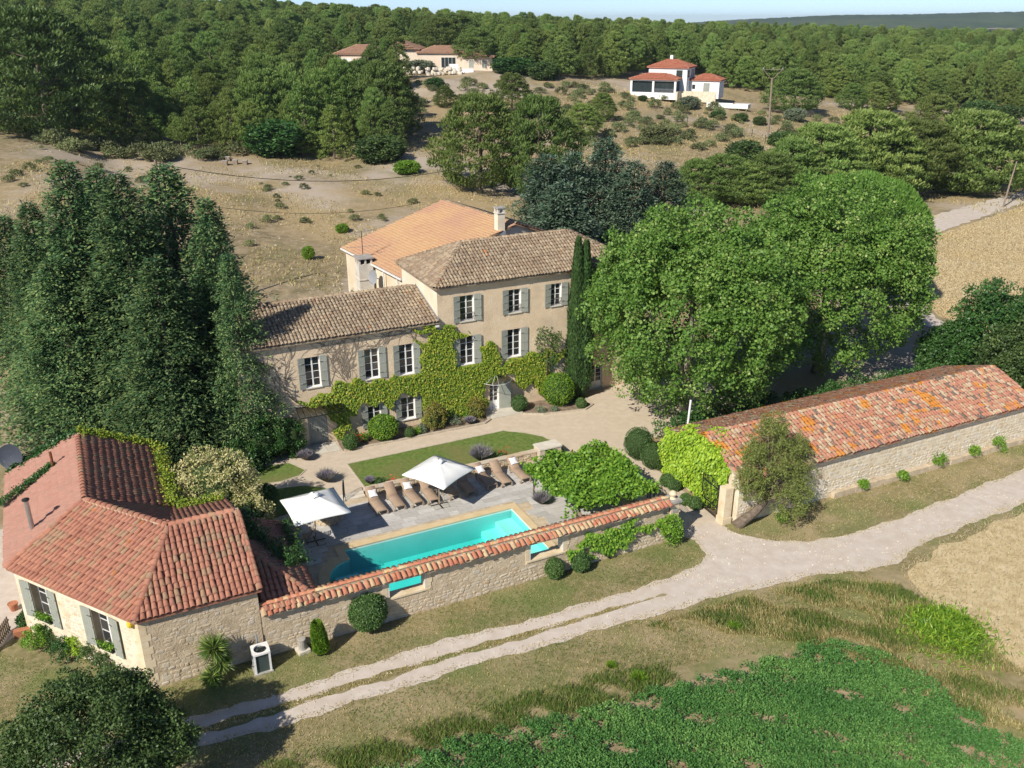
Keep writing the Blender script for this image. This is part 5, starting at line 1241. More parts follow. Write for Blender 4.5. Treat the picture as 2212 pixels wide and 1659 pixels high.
# fence posts on the slope
fpts = [(2440 + x / 1.58, y / 1.58) for x, y in ((215, 745), (290, 765), (365, 775), (440, 795), (517, 815), (598, 815), (677, 850))]
fpts = [(x / 1.736, y / 1.736) for x, y in fpts]
ff = thing('wire_fence', hit(*fpts[3]), 'green wire mesh fence with thin posts crossing the dry slope', 'fence'); prev = None
for (x, y) in fpts:
    q = hit(x, y); G().bar(q - EZ * 0.2, q + EZ * 1.7, 0.09).mk('post', plain('green_post', (0.03, 0.06, 0.04)), ff)
    if prev is not None:
        for zz in (0.4, 0.9, 1.5): G().bar(prev + EZ * zz, q + EZ * zz, 0.025).mk('strand', MAT['iron'], ff)
    prev = q
for i, (x, y) in enumerate(((487, 357), (509, 355), (530, 356), (493, 348))):
    q = hit(x, y); t_ = thing('beehive', q, ['weathered box beehive, leftmost of the four on the field', 'weathered box beehive, second from left on the field', 'weathered box beehive, rightmost of the four on the field', 'weathered box beehive standing behind the other three'][i], 'beehive', 'beehives on the stony field')
    G().obox(q + EZ * 0.3, (0.35, 0, 0), (0, 0.3, 0), (0, 0, 0.35)).mk('body', MAT['plank'], t_); G().obox(q + EZ * 0.72, (0.42, 0, 0), (0, 0.36, 0), (0, 0, 0.06)).mk('lid', MAT['slate'], t_)

# ================================================================== plants
def unit(n):
    v = rng.normal(size=(n, 3)); return v / np.linalg.norm(v, axis=1, keepdims=True)
def nz(v): return v / (np.linalg.norm(v, axis=1, keepdims=True) + 1e-9)
def diamonds(P, N, L, W, T=None, rnd=None, fold=0.0):
    """one pointed leaf per point: root P, facing N, length L, width W, growing along T"""
    n = len(P); P = np.asarray(P, float)
    if T is None: T = unit(n)
    T = nz(T); B = nz(np.cross(N, T))
    L = np.broadcast_to(np.asarray(L, float), (n,))[:, None]; W = np.broadcast_to(np.asarray(W, float), (n,))[:, None]
    Nn = nz(np.cross(T, B))
    V = np.stack([P, P + T * L * 0.45 + B * W * 0.5 - Nn * W * fold, P + T * L, P + T * L * 0.45 - B * W * 0.5 - Nn * W * fold], 1).reshape(-1, 3)
    F = np.arange(4 * n).reshape(n, 4)
    r = rng.random(n) if rnd is None else rnd
    return V, F, np.repeat(r, 4)
def join(parts):
    V, F, R = [], [], []; o = 0
    for v, f, r in parts: V.append(v); F.append(f + o); R.append(r); o += len(v)
    return np.vstack(V), np.vstack(F), np.concatenate(R)
def clumps(c, r, ncl, nlf, rcl, L, W, zmin=-0.5, inner=0.6, up=0.35, droop=0.0, jag=0.0, rv=None, tip=None):
    """crown made of leaf clumps spread over an ellipsoid"""
    c = np.asarray(c, float); r = np.broadcast_to(np.asarray(r, float), (3,))
    d = unit(ncl * 4); d = d[d[:, 2] > zmin][:ncl]; ncl = len(d)
    f = inner + (1 - inner) * rng.random(ncl) ** 0.6
    f = f * (1 + jag * rng.normal(size=ncl))
    cc = c + d * r * f[:, None]
    D = nz(unit(ncl * nlf) + 0.55 * np.repeat(d, nlf, 0) + np.array([0, 0, up]))
    rc = np.repeat(rcl * rng.uniform(0.6, 1.25, ncl), nlf)
    P = np.repeat(cc, nlf, 0) + D * (rc * (0.35 + 0.65 * rng.random(ncl * nlf) ** 0.5))[:, None]
    N = nz(D + 0.7 * unit(ncl * nlf))
    T = nz(unit(ncl * nlf) + 0.5 * D - np.array([0, 0, droop]))
    base = np.repeat(rng.random(ncl), nlf)
    R = np.clip(0.35 * base + 0.65 * rng.random(ncl * nlf), 0, 1) if rv is None else rv
    s = rng.uniform(0.65, 1.3, ncl * nlf)
    return diamonds(P, N, L * s, W * s, T, R)
def trunk_geo(g, base, top, r0, r1, limbs=(), bend=0.15):
    base, top = np.asarray(base, float), np.asarray(top, float); pts = []
    for k in range(6):
        s = k / 5; pts.append(base * (1 - s) + top * s + np.array([math.sin(s * 4 + base[0]) * bend, math.cos(s * 3.3 + base[1]) * bend, 0]) * s * (1 - s) * 3)
    g.tube(pts, [r0 * (1 - k / 5) + r1 * k / 5 + (0.35 * r0 if k == 0 else 0) for k in range(6)], 8)
    for (s, q, r) in limbs:
        p = base * (1 - s) + top * s; q = np.asarray(q, float)
        g.tube([p, p * 0.55 + q * 0.45 + EZ * 0.25, q], [r, r * 0.7, r * 0.25], 6)
    return g
MAT['l_plane'] = leafmat('plane_leaves', [(0, (0.05, 0.115, 0.018)), (0.5, (0.085, 0.165, 0.028)), (0.82, (0.14, 0.22, 0.048)), (1, (0.27, 0.30, 0.11))], 0.3, 0.5, 0.0, 0.3, 1.62)
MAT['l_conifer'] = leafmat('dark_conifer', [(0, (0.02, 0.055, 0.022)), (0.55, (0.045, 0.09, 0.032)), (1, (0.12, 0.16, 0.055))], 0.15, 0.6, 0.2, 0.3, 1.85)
MAT['l_blue'] = leafmat('blue_cedar', [(0, (0.03, 0.065, 0.036)), (0.6, (0.06, 0.10, 0.06)), (1, (0.12, 0.16, 0.105))], 0.1, 0.6, 0.2)
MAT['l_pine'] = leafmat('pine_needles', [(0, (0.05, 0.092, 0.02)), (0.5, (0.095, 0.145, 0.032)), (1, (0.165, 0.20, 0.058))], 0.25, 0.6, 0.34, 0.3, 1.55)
MAT['l_stone_pine'] = leafmat('umbrella_pine_needles', [(0, (0.06, 0.14, 0.02)), (0.6, (0.10, 0.20, 0.03)), (1, (0.15, 0.25, 0.05))], 0.25, 0.6, 0.0)
MAT['l_ivy'] = leafmat('virginia_creeper', [(0, (0.075, 0.14, 0.014)), (0.5, (0.15, 0.22, 0.02)), (0.85, (0.26, 0.295, 0.035)), (1, (0.34, 0.30, 0.05))], 0.25, 0.5, 0.0)
MAT['l_ivy2'] = leafmat('lime_creeper', [(0, (0.12, 0.22, 0.015)), (0.5, (0.20, 0.32, 0.02)), (1, (0.33, 0.43, 0.045))], 0.25, 0.5, 0.0)
MAT['l_vine'] = leafmat('grape_vine', [(0, (0.06, 0.15, 0.015)), (0.5, (0.12, 0.24, 0.022)), (1, (0.22, 0.34, 0.045))], 0.3, 0.5, 0.0)
MAT['l_box'] = leafmat('box_topiary', [(0, (0.03, 0.075, 0.018)), (0.6, (0.06, 0.115, 0.028)), (1, (0.10, 0.16, 0.045))], 0.15, 0.55, 0.15)
MAT['l_bright'] = leafmat('bright_shrub', [(0, (0.06, 0.14, 0.012)), (0.6, (0.12, 0.225, 0.018)), (1, (0.22, 0.31, 0.035))], 0.25, 0.5, 0.1)
MAT['l_laurel'] = leafmat('dark_laurel', [(0, (0.015, 0.05, 0.012)), (0.6, (0.035, 0.09, 0.02)), (1, (0.07, 0.14, 0.035))], 0.15, 0.4, 0.1)
MAT['l_cypress'] = leafmat('cypress', [(0, (0.025, 0.062, 0.018)), (0.6, (0.05, 0.10, 0.028)), (1, (0.08, 0.14, 0.04))], 0.1, 0.6, 0.1)
MAT['l_almond'] = leafmat('almond_leaves', [(0, (0.085, 0.11, 0.03)), (0.6, (0.145, 0.175, 0.045)), (1, (0.23, 0.25, 0.075))], 0.35, 0.55, 0.0, 0.3, 1.7)
MAT['l_oak'] = leafmat('oak_leaves', [(0, (0.025, 0.055, 0.015)), (0.6, (0.055, 0.10, 0.026)), (1, (0.12, 0.165, 0.05))], 0.2, 0.5, 0.2)
MAT['l_privet'] = leafmat('cream_blossom', [(0, (0.08, 0.14, 0.025)), (0.22, (0.16, 0.21, 0.05)), (0.34, (0.38, 0.36, 0.15)), (0.7, (0.52, 0.48, 0.24)), (1, (0.62, 0.58, 0.34))], 0.2, 0.6, 0.0, 0.2, 1.2)
MAT['l_photinia'] = leafmat('bronze_shrub', [(0, (0.08, 0.13, 0.02)), (0.6, (0.17, 0.16, 0.035)), (1, (0.26, 0.13, 0.045))], 0.2, 0.5, 0.05)
MAT['l_olive'] = leafmat('olive_leaves', [(0, (0.09, 0.115, 0.065)), (1, (0.17, 0.20, 0.13))], 0.15, 0.55, 0.2)
MAT['l_yucca'] = leafmat('yucca_leaves', [(0, (0.05, 0.10, 0.02)), (0.6, (0.10, 0.16, 0.03)), (1, (0.24, 0.29, 0.08))], 0.15, 0.45, 0.0)
MAT['l_lav'] = leafmat('lavender', [(0, (0.10, 0.12, 0.08)), (0.5, (0.17, 0.17, 0.14)), (1, (0.20, 0.17, 0.24))], 0.15, 0.7, 0.1)
MAT['l_scrub'] = leafmat('garrigue', [(0, (0.06, 0.085, 0.03)), (0.6, (0.11, 0.13, 0.055)), (1, (0.17, 0.16, 0.085))], 0.2, 0.7, 0.35, 0.2, 1.7)
MAT['l_hay'] = leafmat('dry_grass', [(0, (0.13, 0.135, 0.045)), (0.35, (0.22, 0.19, 0.085)), (0.7, (0.34, 0.27, 0.13)), (1, (0.45, 0.37, 0.20))], 0.5, 0.7, 0.0, 0.2, 2.2)
MAT['l_grass'] = leafmat('green_grass', [(0, (0.055, 0.10, 0.02)), (0.5, (0.09, 0.145, 0.03)), (0.8, (0.15, 0.165, 0.05)), (1, (0.26, 0.22, 0.11))], 0.5, 0.7, 0.0, 0.2, 2.2)
MAT['l_stubble'] = leafmat('straw', [(0, (0.46, 0.37, 0.21)), (1, (0.66, 0.56, 0.37))], 0.35, 0.7, 0.0, 0.2, 1.05)
MAT['l_lucerne'] = leafmat('lucerne', [(0, (0.03, 0.10, 0.024)), (0.6, (0.062, 0.155, 0.038)), (1, (0.14, 0.25, 0.065))], 0.35, 0.55, 0.0, 0.3, 1.75)
MAT['red_flower'] = plain('red_petals', (0.55, 0.03, 0.02), 0.6)
MAT['twig'] = noisy('dry_twigs', [(0.20, 0.16, 0.12), (0.30, 0.25, 0.19)], 8, bump=0)

def plant(name, loc, label, cat, parts, group=None):
    """thing with its parts: parts = [(part name, geometry, material, smooth)] in world coordinates"""
    t_ = thing(name, loc, label, cat, group)
    for p in parts:
        nm, geo, mat = p[:3]
        if isinstance(geo, G): geo.mk(nm, mat, t_, smooth=True)
        else: mk(nm, geo[0], geo[1], mat, t_, attr=geo[2])
    return t_
def ball(name, a, b, r, label, mat='l_box', zc=None, stem=None, n=2600, L=0.06, cat='topiary', sq=1.0, group=None, z0=0.0):
    zc = r * sq if zc is None else zc; c = E(a, b, zc + z0)
    d = unit(n); d = d[d[:, 2] > -0.92]; n = len(d)
    lump = 1 + 0.05 * np.sin(d[:, 0] * 7 + a) * np.sin(d[:, 1] * 6) + 0.03 * rng.normal(size=n)
    P = c + d * np.array([r, r, r * sq]) * lump[:, None]
    geo = diamonds(P - d * L * 0.5, nz(d + 0.6 * unit(n)), L * rng.uniform(.7, 1.4, n), L * 0.7, nz(unit(n) + 0.7 * d))
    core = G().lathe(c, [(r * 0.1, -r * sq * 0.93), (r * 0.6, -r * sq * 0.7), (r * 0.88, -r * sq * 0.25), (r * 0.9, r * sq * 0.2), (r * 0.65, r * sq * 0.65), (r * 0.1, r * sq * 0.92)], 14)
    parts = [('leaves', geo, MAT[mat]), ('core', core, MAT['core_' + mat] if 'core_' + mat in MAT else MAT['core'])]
    if stem: parts.append(('stem', G().tube([E(a, b, 0), E(a, b, zc - r * 0.5)], stem, 8), MAT['bark']))
    return plant(name, E(a, b, z0), label, cat, parts, group)
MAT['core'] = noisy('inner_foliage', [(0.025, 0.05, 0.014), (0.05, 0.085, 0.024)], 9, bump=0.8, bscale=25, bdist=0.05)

def top_at(x, y, Y):                                            # point of a sight line at distance Y
    d = ray(x, y); return CAMP + d * (Y / d[1])
# ------------------------------------------------------------------ two big plane trees and the umbrella pine behind them
def plane_tree(a, b, cz, r, label, ncl, nlf):
    base = E(a, b, 0); c = E(a, b, cz)
    lf = [clumps(c, r, ncl, nlf, 0.8, 0.205, 0.165, -0.92, 0.66, 0.4, 0.25, 0.045)]
    for k in range(11):                                        # secondary bulges that break the outline
        d = unit(1)[0]; d[2] = abs(d[2]) * 0.9 - 0.2
        lf.append(clumps(c + d * np.array(r) * 0.72, np.array(r) * 0.36, ncl // 8, nlf, 0.7, 0.205, 0.165, -0.6, 0.5, 0.4, 0.25, 0.06))
    g = G(); trunk_geo(g, base, base + EZ * cz * 0.62, 0.42, 0.28, [(0.55, c + np.array([x, y, z]) , 0.2) for x, y, z in ((r[0] * .55, 0, 1.5), (-r[0] * .55, 0.5, 1), (0.5, r[1] * .5, 2), (-0.3, -r[1] * .5, 1.5), (0, 0.3, r[2] * .6))])
    return plant('plane_tree', base, label, 'tree', [('trunk', g, MAT['bark_pale']), ('crown', join(lf), MAT['l_plane'])], 'plane trees in the courtyard')
plane_tree(37.4, 47.6, 8.3, (7.3, 6.8, 7.1), 'huge round plane tree in front of the farmhouse corner', 700, 86)
plane_tree(52.6, 50.0, 8.3, (7.6, 6.6, 7.5), 'second round plane tree, behind the long barn', 680, 86)
base = top_at(1848, 470, 84); base[2] = 0; c = base + EZ * 8.9
d = unit(9000); d = d[d[:, 2] > -0.1]
lump = 1 + 0.06 * np.sin(d[:, 0] * 9) * np.sin(d[:, 1] * 8)
P = c + d * np.array([6.4, 6.0, 4.3]) * lump[:, None]
geo = join([diamonds(P, unit(len(d)), 0.75, 0.14, nz(d * 0.45 + EZ * 1.0 + 0.35 * unit(len(d)))), diamonds(P, unit(len(d)), 0.65, 0.14, nz(d * 0.6 + EZ * 0.8 + 0.5 * unit(len(d))))])
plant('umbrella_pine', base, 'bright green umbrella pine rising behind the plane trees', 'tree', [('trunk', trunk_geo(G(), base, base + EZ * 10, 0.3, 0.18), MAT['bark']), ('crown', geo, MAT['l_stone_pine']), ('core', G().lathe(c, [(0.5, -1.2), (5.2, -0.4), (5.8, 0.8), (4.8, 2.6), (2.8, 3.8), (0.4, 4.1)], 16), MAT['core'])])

# ------------------------------------------------------------------ conifers
def conifer_geo(h, r, nb, seed, droop=0.25, L=0.34, W=0.13, lo=0.05, power=0.75, dens=9):
    rr = np.random.default_rng(seed); P, T, R = [], [], []
    for k in range(nb):
        t_ = lo + (1 - lo) * (k + rr.random()) / nb
        ln = r * (1 - t_) ** power * rr.uniform(0.65, 1.12) + 0.35
        az = k * 2.39996 + rr.normal() * 0.3; ln *= 1 + 0.22 * math.sin(3 * az + t_ * 15 + seed) + 0.12 * math.sin(5 * az - t_ * 31); d = np.array([math.cos(az), math.sin(az), 0])
        m = max(4, int(ln * dens)); s = rr.uniform(0.18, 1.0, m) ** 0.7
        rise = rr.uniform(-0.05, 0.35)
        sd = np.array([-d[1], d[0], 0]); lat = rr.normal(size=m) * (0.10 + 0.22 * s) * ln * 0.5
        pos = d * (s * ln)[:, None] + sd * lat[:, None]
        pos[:, 2] = h * t_ + rise * s * ln - droop * (s ** 2) * ln + 0.12 * rr.normal(size=m)
        for q in range(3):
            P.append(pos + 0.10 * rr.normal(size=(m, 3))); T.append(d * 0.9 + sd * (np.sign(lat) * 0.5)[:, None] + np.stack([np.zeros(m), np.zeros(m), rr.uniform(-0.35, 0.45, m)], 1) + 0.45 * rr.normal(size=(m, 3)))
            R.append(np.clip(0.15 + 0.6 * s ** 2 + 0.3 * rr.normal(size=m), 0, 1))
    P = np.vstack(P); T = np.vstack(T); R = np.concatenate(R); n = len(P)
    N = nz(np.array([0, 0, 1.0]) + 0.6 * unit(n))
    return diamonds(P, N, L * rr.uniform(0.6, 1.3, n), W * rr.uniform(0.7, 1.3, n), T, R)
def conifer_thing(name, geo, h, r, loc, label, mat, group, rot=0.0, sc=1.0):
    t_ = bpy.data.objects.new(name, None); COL.objects.link(t_); OFF[t_.name] = np.zeros(3)
    mk('crown', geo[0], geo[1], mat, t_, attr=geo[2])
    G().tube([(0, 0, -0.3), (0, 0, h * 0.5), (0, 0, h * 0.97)], [r * 0.07 + 0.08, r * 0.05 + 0.04, 0.03], 8).mk('trunk', MAT['bark'], t_)
    t_.location = loc; t_.rotation_euler = (0, 0, rot); t_.scale = (sc, sc, sc)
    return props(t_, label, 'tree', group)
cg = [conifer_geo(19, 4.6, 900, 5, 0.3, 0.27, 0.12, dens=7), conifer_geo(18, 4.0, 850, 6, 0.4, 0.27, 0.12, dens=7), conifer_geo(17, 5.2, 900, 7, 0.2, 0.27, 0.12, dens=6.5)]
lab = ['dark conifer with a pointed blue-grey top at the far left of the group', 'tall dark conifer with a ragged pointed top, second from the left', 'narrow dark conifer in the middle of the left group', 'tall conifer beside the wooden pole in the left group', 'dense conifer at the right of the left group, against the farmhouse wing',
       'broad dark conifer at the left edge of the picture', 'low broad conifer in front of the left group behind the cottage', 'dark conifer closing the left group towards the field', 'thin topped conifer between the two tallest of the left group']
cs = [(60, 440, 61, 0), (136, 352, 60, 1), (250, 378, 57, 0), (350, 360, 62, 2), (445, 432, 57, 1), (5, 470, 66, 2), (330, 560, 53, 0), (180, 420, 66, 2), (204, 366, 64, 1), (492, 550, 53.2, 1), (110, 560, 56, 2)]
lab += ['short conifer overlapping the wing roof of the farmhouse', 'low dark conifer above the ivy edge of the cottage roof']
protos = {}
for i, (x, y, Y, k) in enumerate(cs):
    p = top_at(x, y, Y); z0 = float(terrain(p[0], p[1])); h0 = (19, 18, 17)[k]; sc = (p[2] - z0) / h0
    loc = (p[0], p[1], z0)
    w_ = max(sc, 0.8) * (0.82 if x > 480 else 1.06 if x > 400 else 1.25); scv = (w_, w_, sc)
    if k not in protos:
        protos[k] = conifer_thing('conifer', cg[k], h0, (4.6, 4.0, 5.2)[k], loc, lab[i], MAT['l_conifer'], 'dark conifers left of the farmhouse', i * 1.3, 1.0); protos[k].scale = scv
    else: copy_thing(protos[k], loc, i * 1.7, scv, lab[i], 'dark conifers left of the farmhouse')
# blue conifers behind the farmhouse on the right
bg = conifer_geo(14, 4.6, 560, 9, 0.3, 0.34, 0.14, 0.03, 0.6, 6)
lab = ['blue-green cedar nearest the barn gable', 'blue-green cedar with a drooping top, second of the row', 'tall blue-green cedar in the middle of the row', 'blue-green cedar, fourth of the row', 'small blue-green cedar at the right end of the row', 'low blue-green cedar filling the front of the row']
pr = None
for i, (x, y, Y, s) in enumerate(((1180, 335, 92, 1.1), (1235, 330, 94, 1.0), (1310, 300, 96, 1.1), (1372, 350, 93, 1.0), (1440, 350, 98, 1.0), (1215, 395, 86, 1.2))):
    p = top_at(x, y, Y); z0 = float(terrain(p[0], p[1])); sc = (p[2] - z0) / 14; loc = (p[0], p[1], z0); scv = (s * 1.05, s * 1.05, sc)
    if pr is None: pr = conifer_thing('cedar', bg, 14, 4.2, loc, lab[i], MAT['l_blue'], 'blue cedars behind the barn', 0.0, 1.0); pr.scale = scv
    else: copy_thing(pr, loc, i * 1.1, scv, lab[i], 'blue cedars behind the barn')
# twin cypress columns on the facade
def cypress(a, b, h, r, label):
    n = 9000; t_ = rng.random(n) ** 0.8; az = rng.random(n) * 6.283
    prof = np.minimum(1, (t_ / 0.12) ** 0.6) * (1 - t_ ** 2.2) ** 0.75 + 0.05
    rr = r * prof * (0.80 + 0.25 * rng.random(n)) * (1 + 0.1 * np.sin(az * 3 + t_ * 20))
    P = E(a, b, 0.1) + np.stack([rr * np.cos(az), rr * np.sin(az), t_ * h], 1)
    T = np.stack([0.35 * np.cos(az), 0.35 * np.sin(az), np.ones(n)], 1) + 0.25 * unit(n)
    N = np.stack([np.cos(az), np.sin(az), 0.3 * np.ones(n)], 1) + 0.5 * unit(n)
    geo = diamonds(P, nz(N), 0.32 * rng.uniform(.6, 1.3, n), 0.10, T)
    core = G().lathe(E(a, b, 0), [(r * 0.5, 0.1), (r * 0.82, h * 0.1), (r * 0.86, h * 0.35), (r * 0.72, h * 0.6), (r * 0.42, h * 0.83), (0.03, h * 0.97)], 10)
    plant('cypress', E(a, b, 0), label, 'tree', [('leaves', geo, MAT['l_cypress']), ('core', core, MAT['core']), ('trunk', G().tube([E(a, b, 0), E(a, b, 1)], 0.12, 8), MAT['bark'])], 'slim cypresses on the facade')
cypress(31.75, 54.1, 12.4, 0.68, 'taller slim cypress against the farmhouse facade')
cypress(32.35, 54.0, 12.1, 0.72, 'second slim cypress, on the plane tree side')

# ------------------------------------------------------------------ creepers on walls
def wall_leaves(mask, box, n, o, u, nrm, L, off=(0.03, 0.16), droop=0.9):
    x = rng.uniform(box[0], box[1], n); z = rng.uniform(box[2], box[3], n)
    k = mask(x, z); x, z = x[k], z[k]; m = len(x)
    P = np.asarray(o) + np.outer(x, u) + np.outer(z, EZ) + np.outer(rng.uniform(*off, m), nrm)
    T = nz(-EZ * droop + np.asarray(nrm) * 0.5 + 0.55 * unit(m)); N = nz(np.asarray(nrm) + EZ * 0.45 + 0.4 * unit(m))
    return diamonds(P, N, L * rng.uniform(0.7, 1.3, m), L * 0.85 * rng.uniform(0.7, 1.2, m), T)
def polys_mask(polys, holes=(), wob=0.16):
    def f(x, z):
        xw = x + wob * np.sin(z * 5.1 + 1.3 * x) + wob * 0.6 * np.sin(x * 9 + z * 3); zw = z + wob * np.sin(x * 4.3 + 0.7 * z) + wob * 0.6 * np.sin(z * 8 + x * 6)
        r = np.zeros(len(x), bool)
        for P in polys:
            c = np.zeros(len(x), bool); j = len(P) - 1
            for i in range(len(P)):
                xi, zi = P[i]; xj, zj = P[j]
                if zi != zj: c ^= ((zi > zw) != (zj > zw)) & (xw < (xj - xi) * (zw - zi) / (zj - zi) + xi)
                j = i
            r |= c
        for (x0, x1, z0, z1) in holes: r &= ~((x > x0) & (x < x1) & (z > z0) & (z < z1))
        return r
    return f
shut = [(a - 0.42, b + 0.42, c + 0.02, d + 0.05) for a, b, c, d in [tw[3], tw[4], ww[1], ww[2]]] + [(15.5, 16.9, 0.2, 2.05), (17.6, 19.5, 0.45, 2.3), (24.9, 26.75, 0, 2.3)]
ivp = [[(13.0, 4.0), (13.6, 4.35), (14.3, 4.45), (15.4, 4.15), (17.4, 4.15), (17.6, 4.5), (18.0, 4.1), (19.6, 4.25), (19.6, 6.1), (19.2, 6.45), (20.3, 6.3), (21.8, 6.2), (22.2, 5.7), (22.2, 4.6), (24.3, 4.2), (24.2, 5.4), (24.8, 5.5), (25.5, 5.0), (25.6, 4.3), (25.9, 3.6), (25.9, 2.4), (24.3, 2.4), (24.6, 0.2), (19.6, 0.1), (19.5, 2.6), (17.6, 2.7), (17.2, 1.6), (16.8, 2.4), (14.9, 2.5), (14.5, 1.9), (13.9, 0.6), (13.2, 0.3), (13.1, 1.8), (12.2, 2.95), (10.9, 3.2), (11.2, 3.45), (12.4, 3.7)],
       [(20.2, 6.4), (20.4, 7.1), (20.9, 7.25), (22.4, 7.25), (22.6, 7.1), (21.5, 6.95), (22.6, 6.75), (23.5, 6.35), (21.5, 6.2)], [(19.0, 7.2), (20.6, 7.6), (21.0, 7.55), (21.0, 6.9), (20.2, 6.95)],
       [(25.6, 3.2), (26.5, 4.1), (28.5, 4.15), (30.2, 4.0), (31.2, 3.7), (31.2, 3.3), (29.8, 3.4), (29.9, 2.0), (29.6, 0.7), (28.8, 0.6), (28.6, 1.8), (27.3, 1.5), (26.8, 2.6)]]
geo = wall_leaves(polys_mask(ivp, shut), (10.5, 31.5, 0, 7.7), 105000, E(0, B0), EX, -EY, 0.15, (0.02, 0.24))
iv = plant('virginia_creeper', E(19, B0 - 0.1, 0), 'yellow-green creeper covering the lower farmhouse facade', 'climber', [('leaves', geo, MAT['l_ivy'])])
def creep(start, ang, length, g, rr, depth=0, r=0.02):
    p = np.array(start, float); pts = [E(p[0], B0 - 0.02, p[1])]; n = int(length / 0.18)
    for k in range(n):
        ang += rr.gauss(0, 0.22); p = p + 0.18 * np.array([math.cos(ang), math.sin(ang)])
        if p[1] > 7.5 or p[0] < 8 or p[0] > 23: break
        if any(a - 0.55 < p[0] < b + 0.55 and c < p[1] < d for a, b, c, d in ww[:3] + tw[3:4]): break
        pts.append(E(p[0], B0 - 0.02, p[1]))
        if depth < 3 and rr.random() < 0.22: creep(p, ang + rr.choice((-0.7, 0.7)), length * 0.55, g, rr, depth + 1, r * 0.7)
    if len(pts) > 2: g.tube(pts, [r * (1 - 0.6 * i / len(pts)) for i in range(len(pts))], 4, False)
rr_ = random.Random(4); g = G()
for (s, a) in (((14.3, 4.4), 1.6), ((14.4, 4.5), 1.3), ((14.2, 4.3), 1.95), ((16.9, 6.5), 0.9), ((13.2, 4.2), 2.2), ((11.0, 3.2), 2.6), ((17.2, 6.5), 1.2), ((10.6, 6.5), 1.2), ((9.6, 4), 1.8), ((15.0, 6.5), 1.8), ((13.0, 6.6), 1.1), ((9.2, 2.8), 1.6), ((12.9, 4.8), 1.7), ((19.2, 6.5), 1.5)):
    for q in range(3): creep(s, a + rr_.gauss(0, 0.35), rr_.uniform(2.5, 4.5), g, rr_, 0, 0.022)
g.mk('stem', MAT['twig'], iv)
# lime creeper over the barn gable by the gate
def box_cover(n, a0, a1, b0, b1, h, lump=0.25):
    P, N = [], []
    m = n // 2; b = rng.uniform(b0, b1, m); z = rng.uniform(0.1, 1, m) * h(b); bulge = lump * np.sin(b * 2.1) * np.sin(z * 2.5)
    P.append(E(0, 0) + np.outer(a0 - 0.12 - bulge, EX) + np.outer(b, EY) + np.outer(z, EZ)); N.append(np.tile(-EX, (m, 1)))
    m = n - m; a = a0 + (a1 - a0) * rng.random(m) ** 1.6; b = rng.uniform(b0, b1, m); z = h(b) + 0.05 + 0.18 * np.sin(a * 3) * np.sin(b * 2.4)
    P.append(np.outer(a, EX) + np.outer(b, EY) + np.outer(z, EZ)); N.append(np.tile(EZ * 0.8 - EX * 0.4, (m, 1)))
    P, N = np.vstack(P), np.vstack(N); m = len(P)
    return diamonds(P + 0.08 * rng.normal(size=(m, 3)), nz(N + 0.45 * unit(m)), 0.20 * rng.uniform(.7, 1.3, m), 0.13, nz(-EZ * 0.9 + 0.5 * N + 0.45 * unit(m)))
hgab = lambda b: np.where(b < 37.25, 2.9 + (b - 34) * 0.42, 4.3 - (b - 37.25) * 0.36)
geo = box_cover(16000, 30.85, 32.6, 34.9, 41.0, hgab)
plant('lime_creeper', E(31, 38, 0), 'lime green creeper smothering the barn gable beside the gate', 'climber', [('leaves', geo, MAT['l_ivy2'])])
# vine on the pergola, vine on the garden wall
n = 15000; a = rng.uniform(21.2, 27.1, n); b = rng.uniform(35.8, 42.2, n); k = (np.sin(a * 2.3 + b) * 0.35 + np.minimum.reduce([a - 21.2, 27.1 - a, b - 35.8, 42.2 - b]) > -0.05 + 0.3 * rng.random(n)); a, b = a[k], b[k]; m = len(a)
z = 2.42 + 0.25 * np.sin(a * 2.1) * np.sin(b * 1.9) + 0.14 * rng.normal(size=m); P = np.outer(a, EX) + np.outer(b, EY) + np.outer(z, EZ)
geo = [diamonds(P, nz(EZ + 0.75 * unit(m)), 0.19 * rng.uniform(.7, 1.4, m), 0.17, nz(unit(m) - EZ * 0.2))]
for k in range(26):
    aa, bb = random.choice(((21.3, random.uniform(36, 42)), (random.uniform(21.5, 27), 42.1), (27.0, random.uniform(36, 42)))); q = 45; s = rng.random(q)
    P = E(aa, bb, 2.45) + np.outer(s, -EZ * random.uniform(0.1, 0.9) + EX * random.uniform(-.5, .5) + EY * random.uniform(-.5, .5)) + 0.07 * rng.normal(size=(q, 3)); geo.append(diamonds(P, unit(q), 0.17, 0.15))
g = G()
for (a_, b_) in ((21.75, 41.4), (26.6, 41.4), (26.5, 36.6)): g.tube([E(a_ + 0.1, b_, 0), E(a_ - 0.08, b_ + 0.06, 0.8), E(a_ + 0.1, b_, 1.6), E(a_, b_, 2.4)], [0.06, 0.05, 0.045, 0.03], 6)
plant('grape_vine', E(24.2, 39, 0), 'bright green vine spread over the flat pergola', 'climber', [('leaves', join(geo), MAT['l_vine']), ('stem', g, MAT['bark'])])
gp = [[(20.4, 1.6), (21.0, 1.95), (22.3, 2.0), (23.2, 1.9), (23.5, 2.25), (24.0, 2.1), (23.9, 1.6), (25.8, 1.65), (25.9, 1.3), (23.9, 1.2), (23.6, 0.7), (22.6, 0.3), (22.0, 0.7), (21.0, 0.9), (22.2, 1.3), (20.7, 1.3)], [(19.9, 1.2), (20.6, 1.3), (20.8, 0.9), (21.6, 0.5), (21.2, 0.3), (20.2, 0.5), (19.8, 0.8)]]
geo = wall_leaves(polys_mask(gp, (), 0.1), (19.5, 26.2, 0.1, 2.4), 5200, E(0, WB[0]), EX, -EY, 0.15, (0.03, 0.26))
g = G()
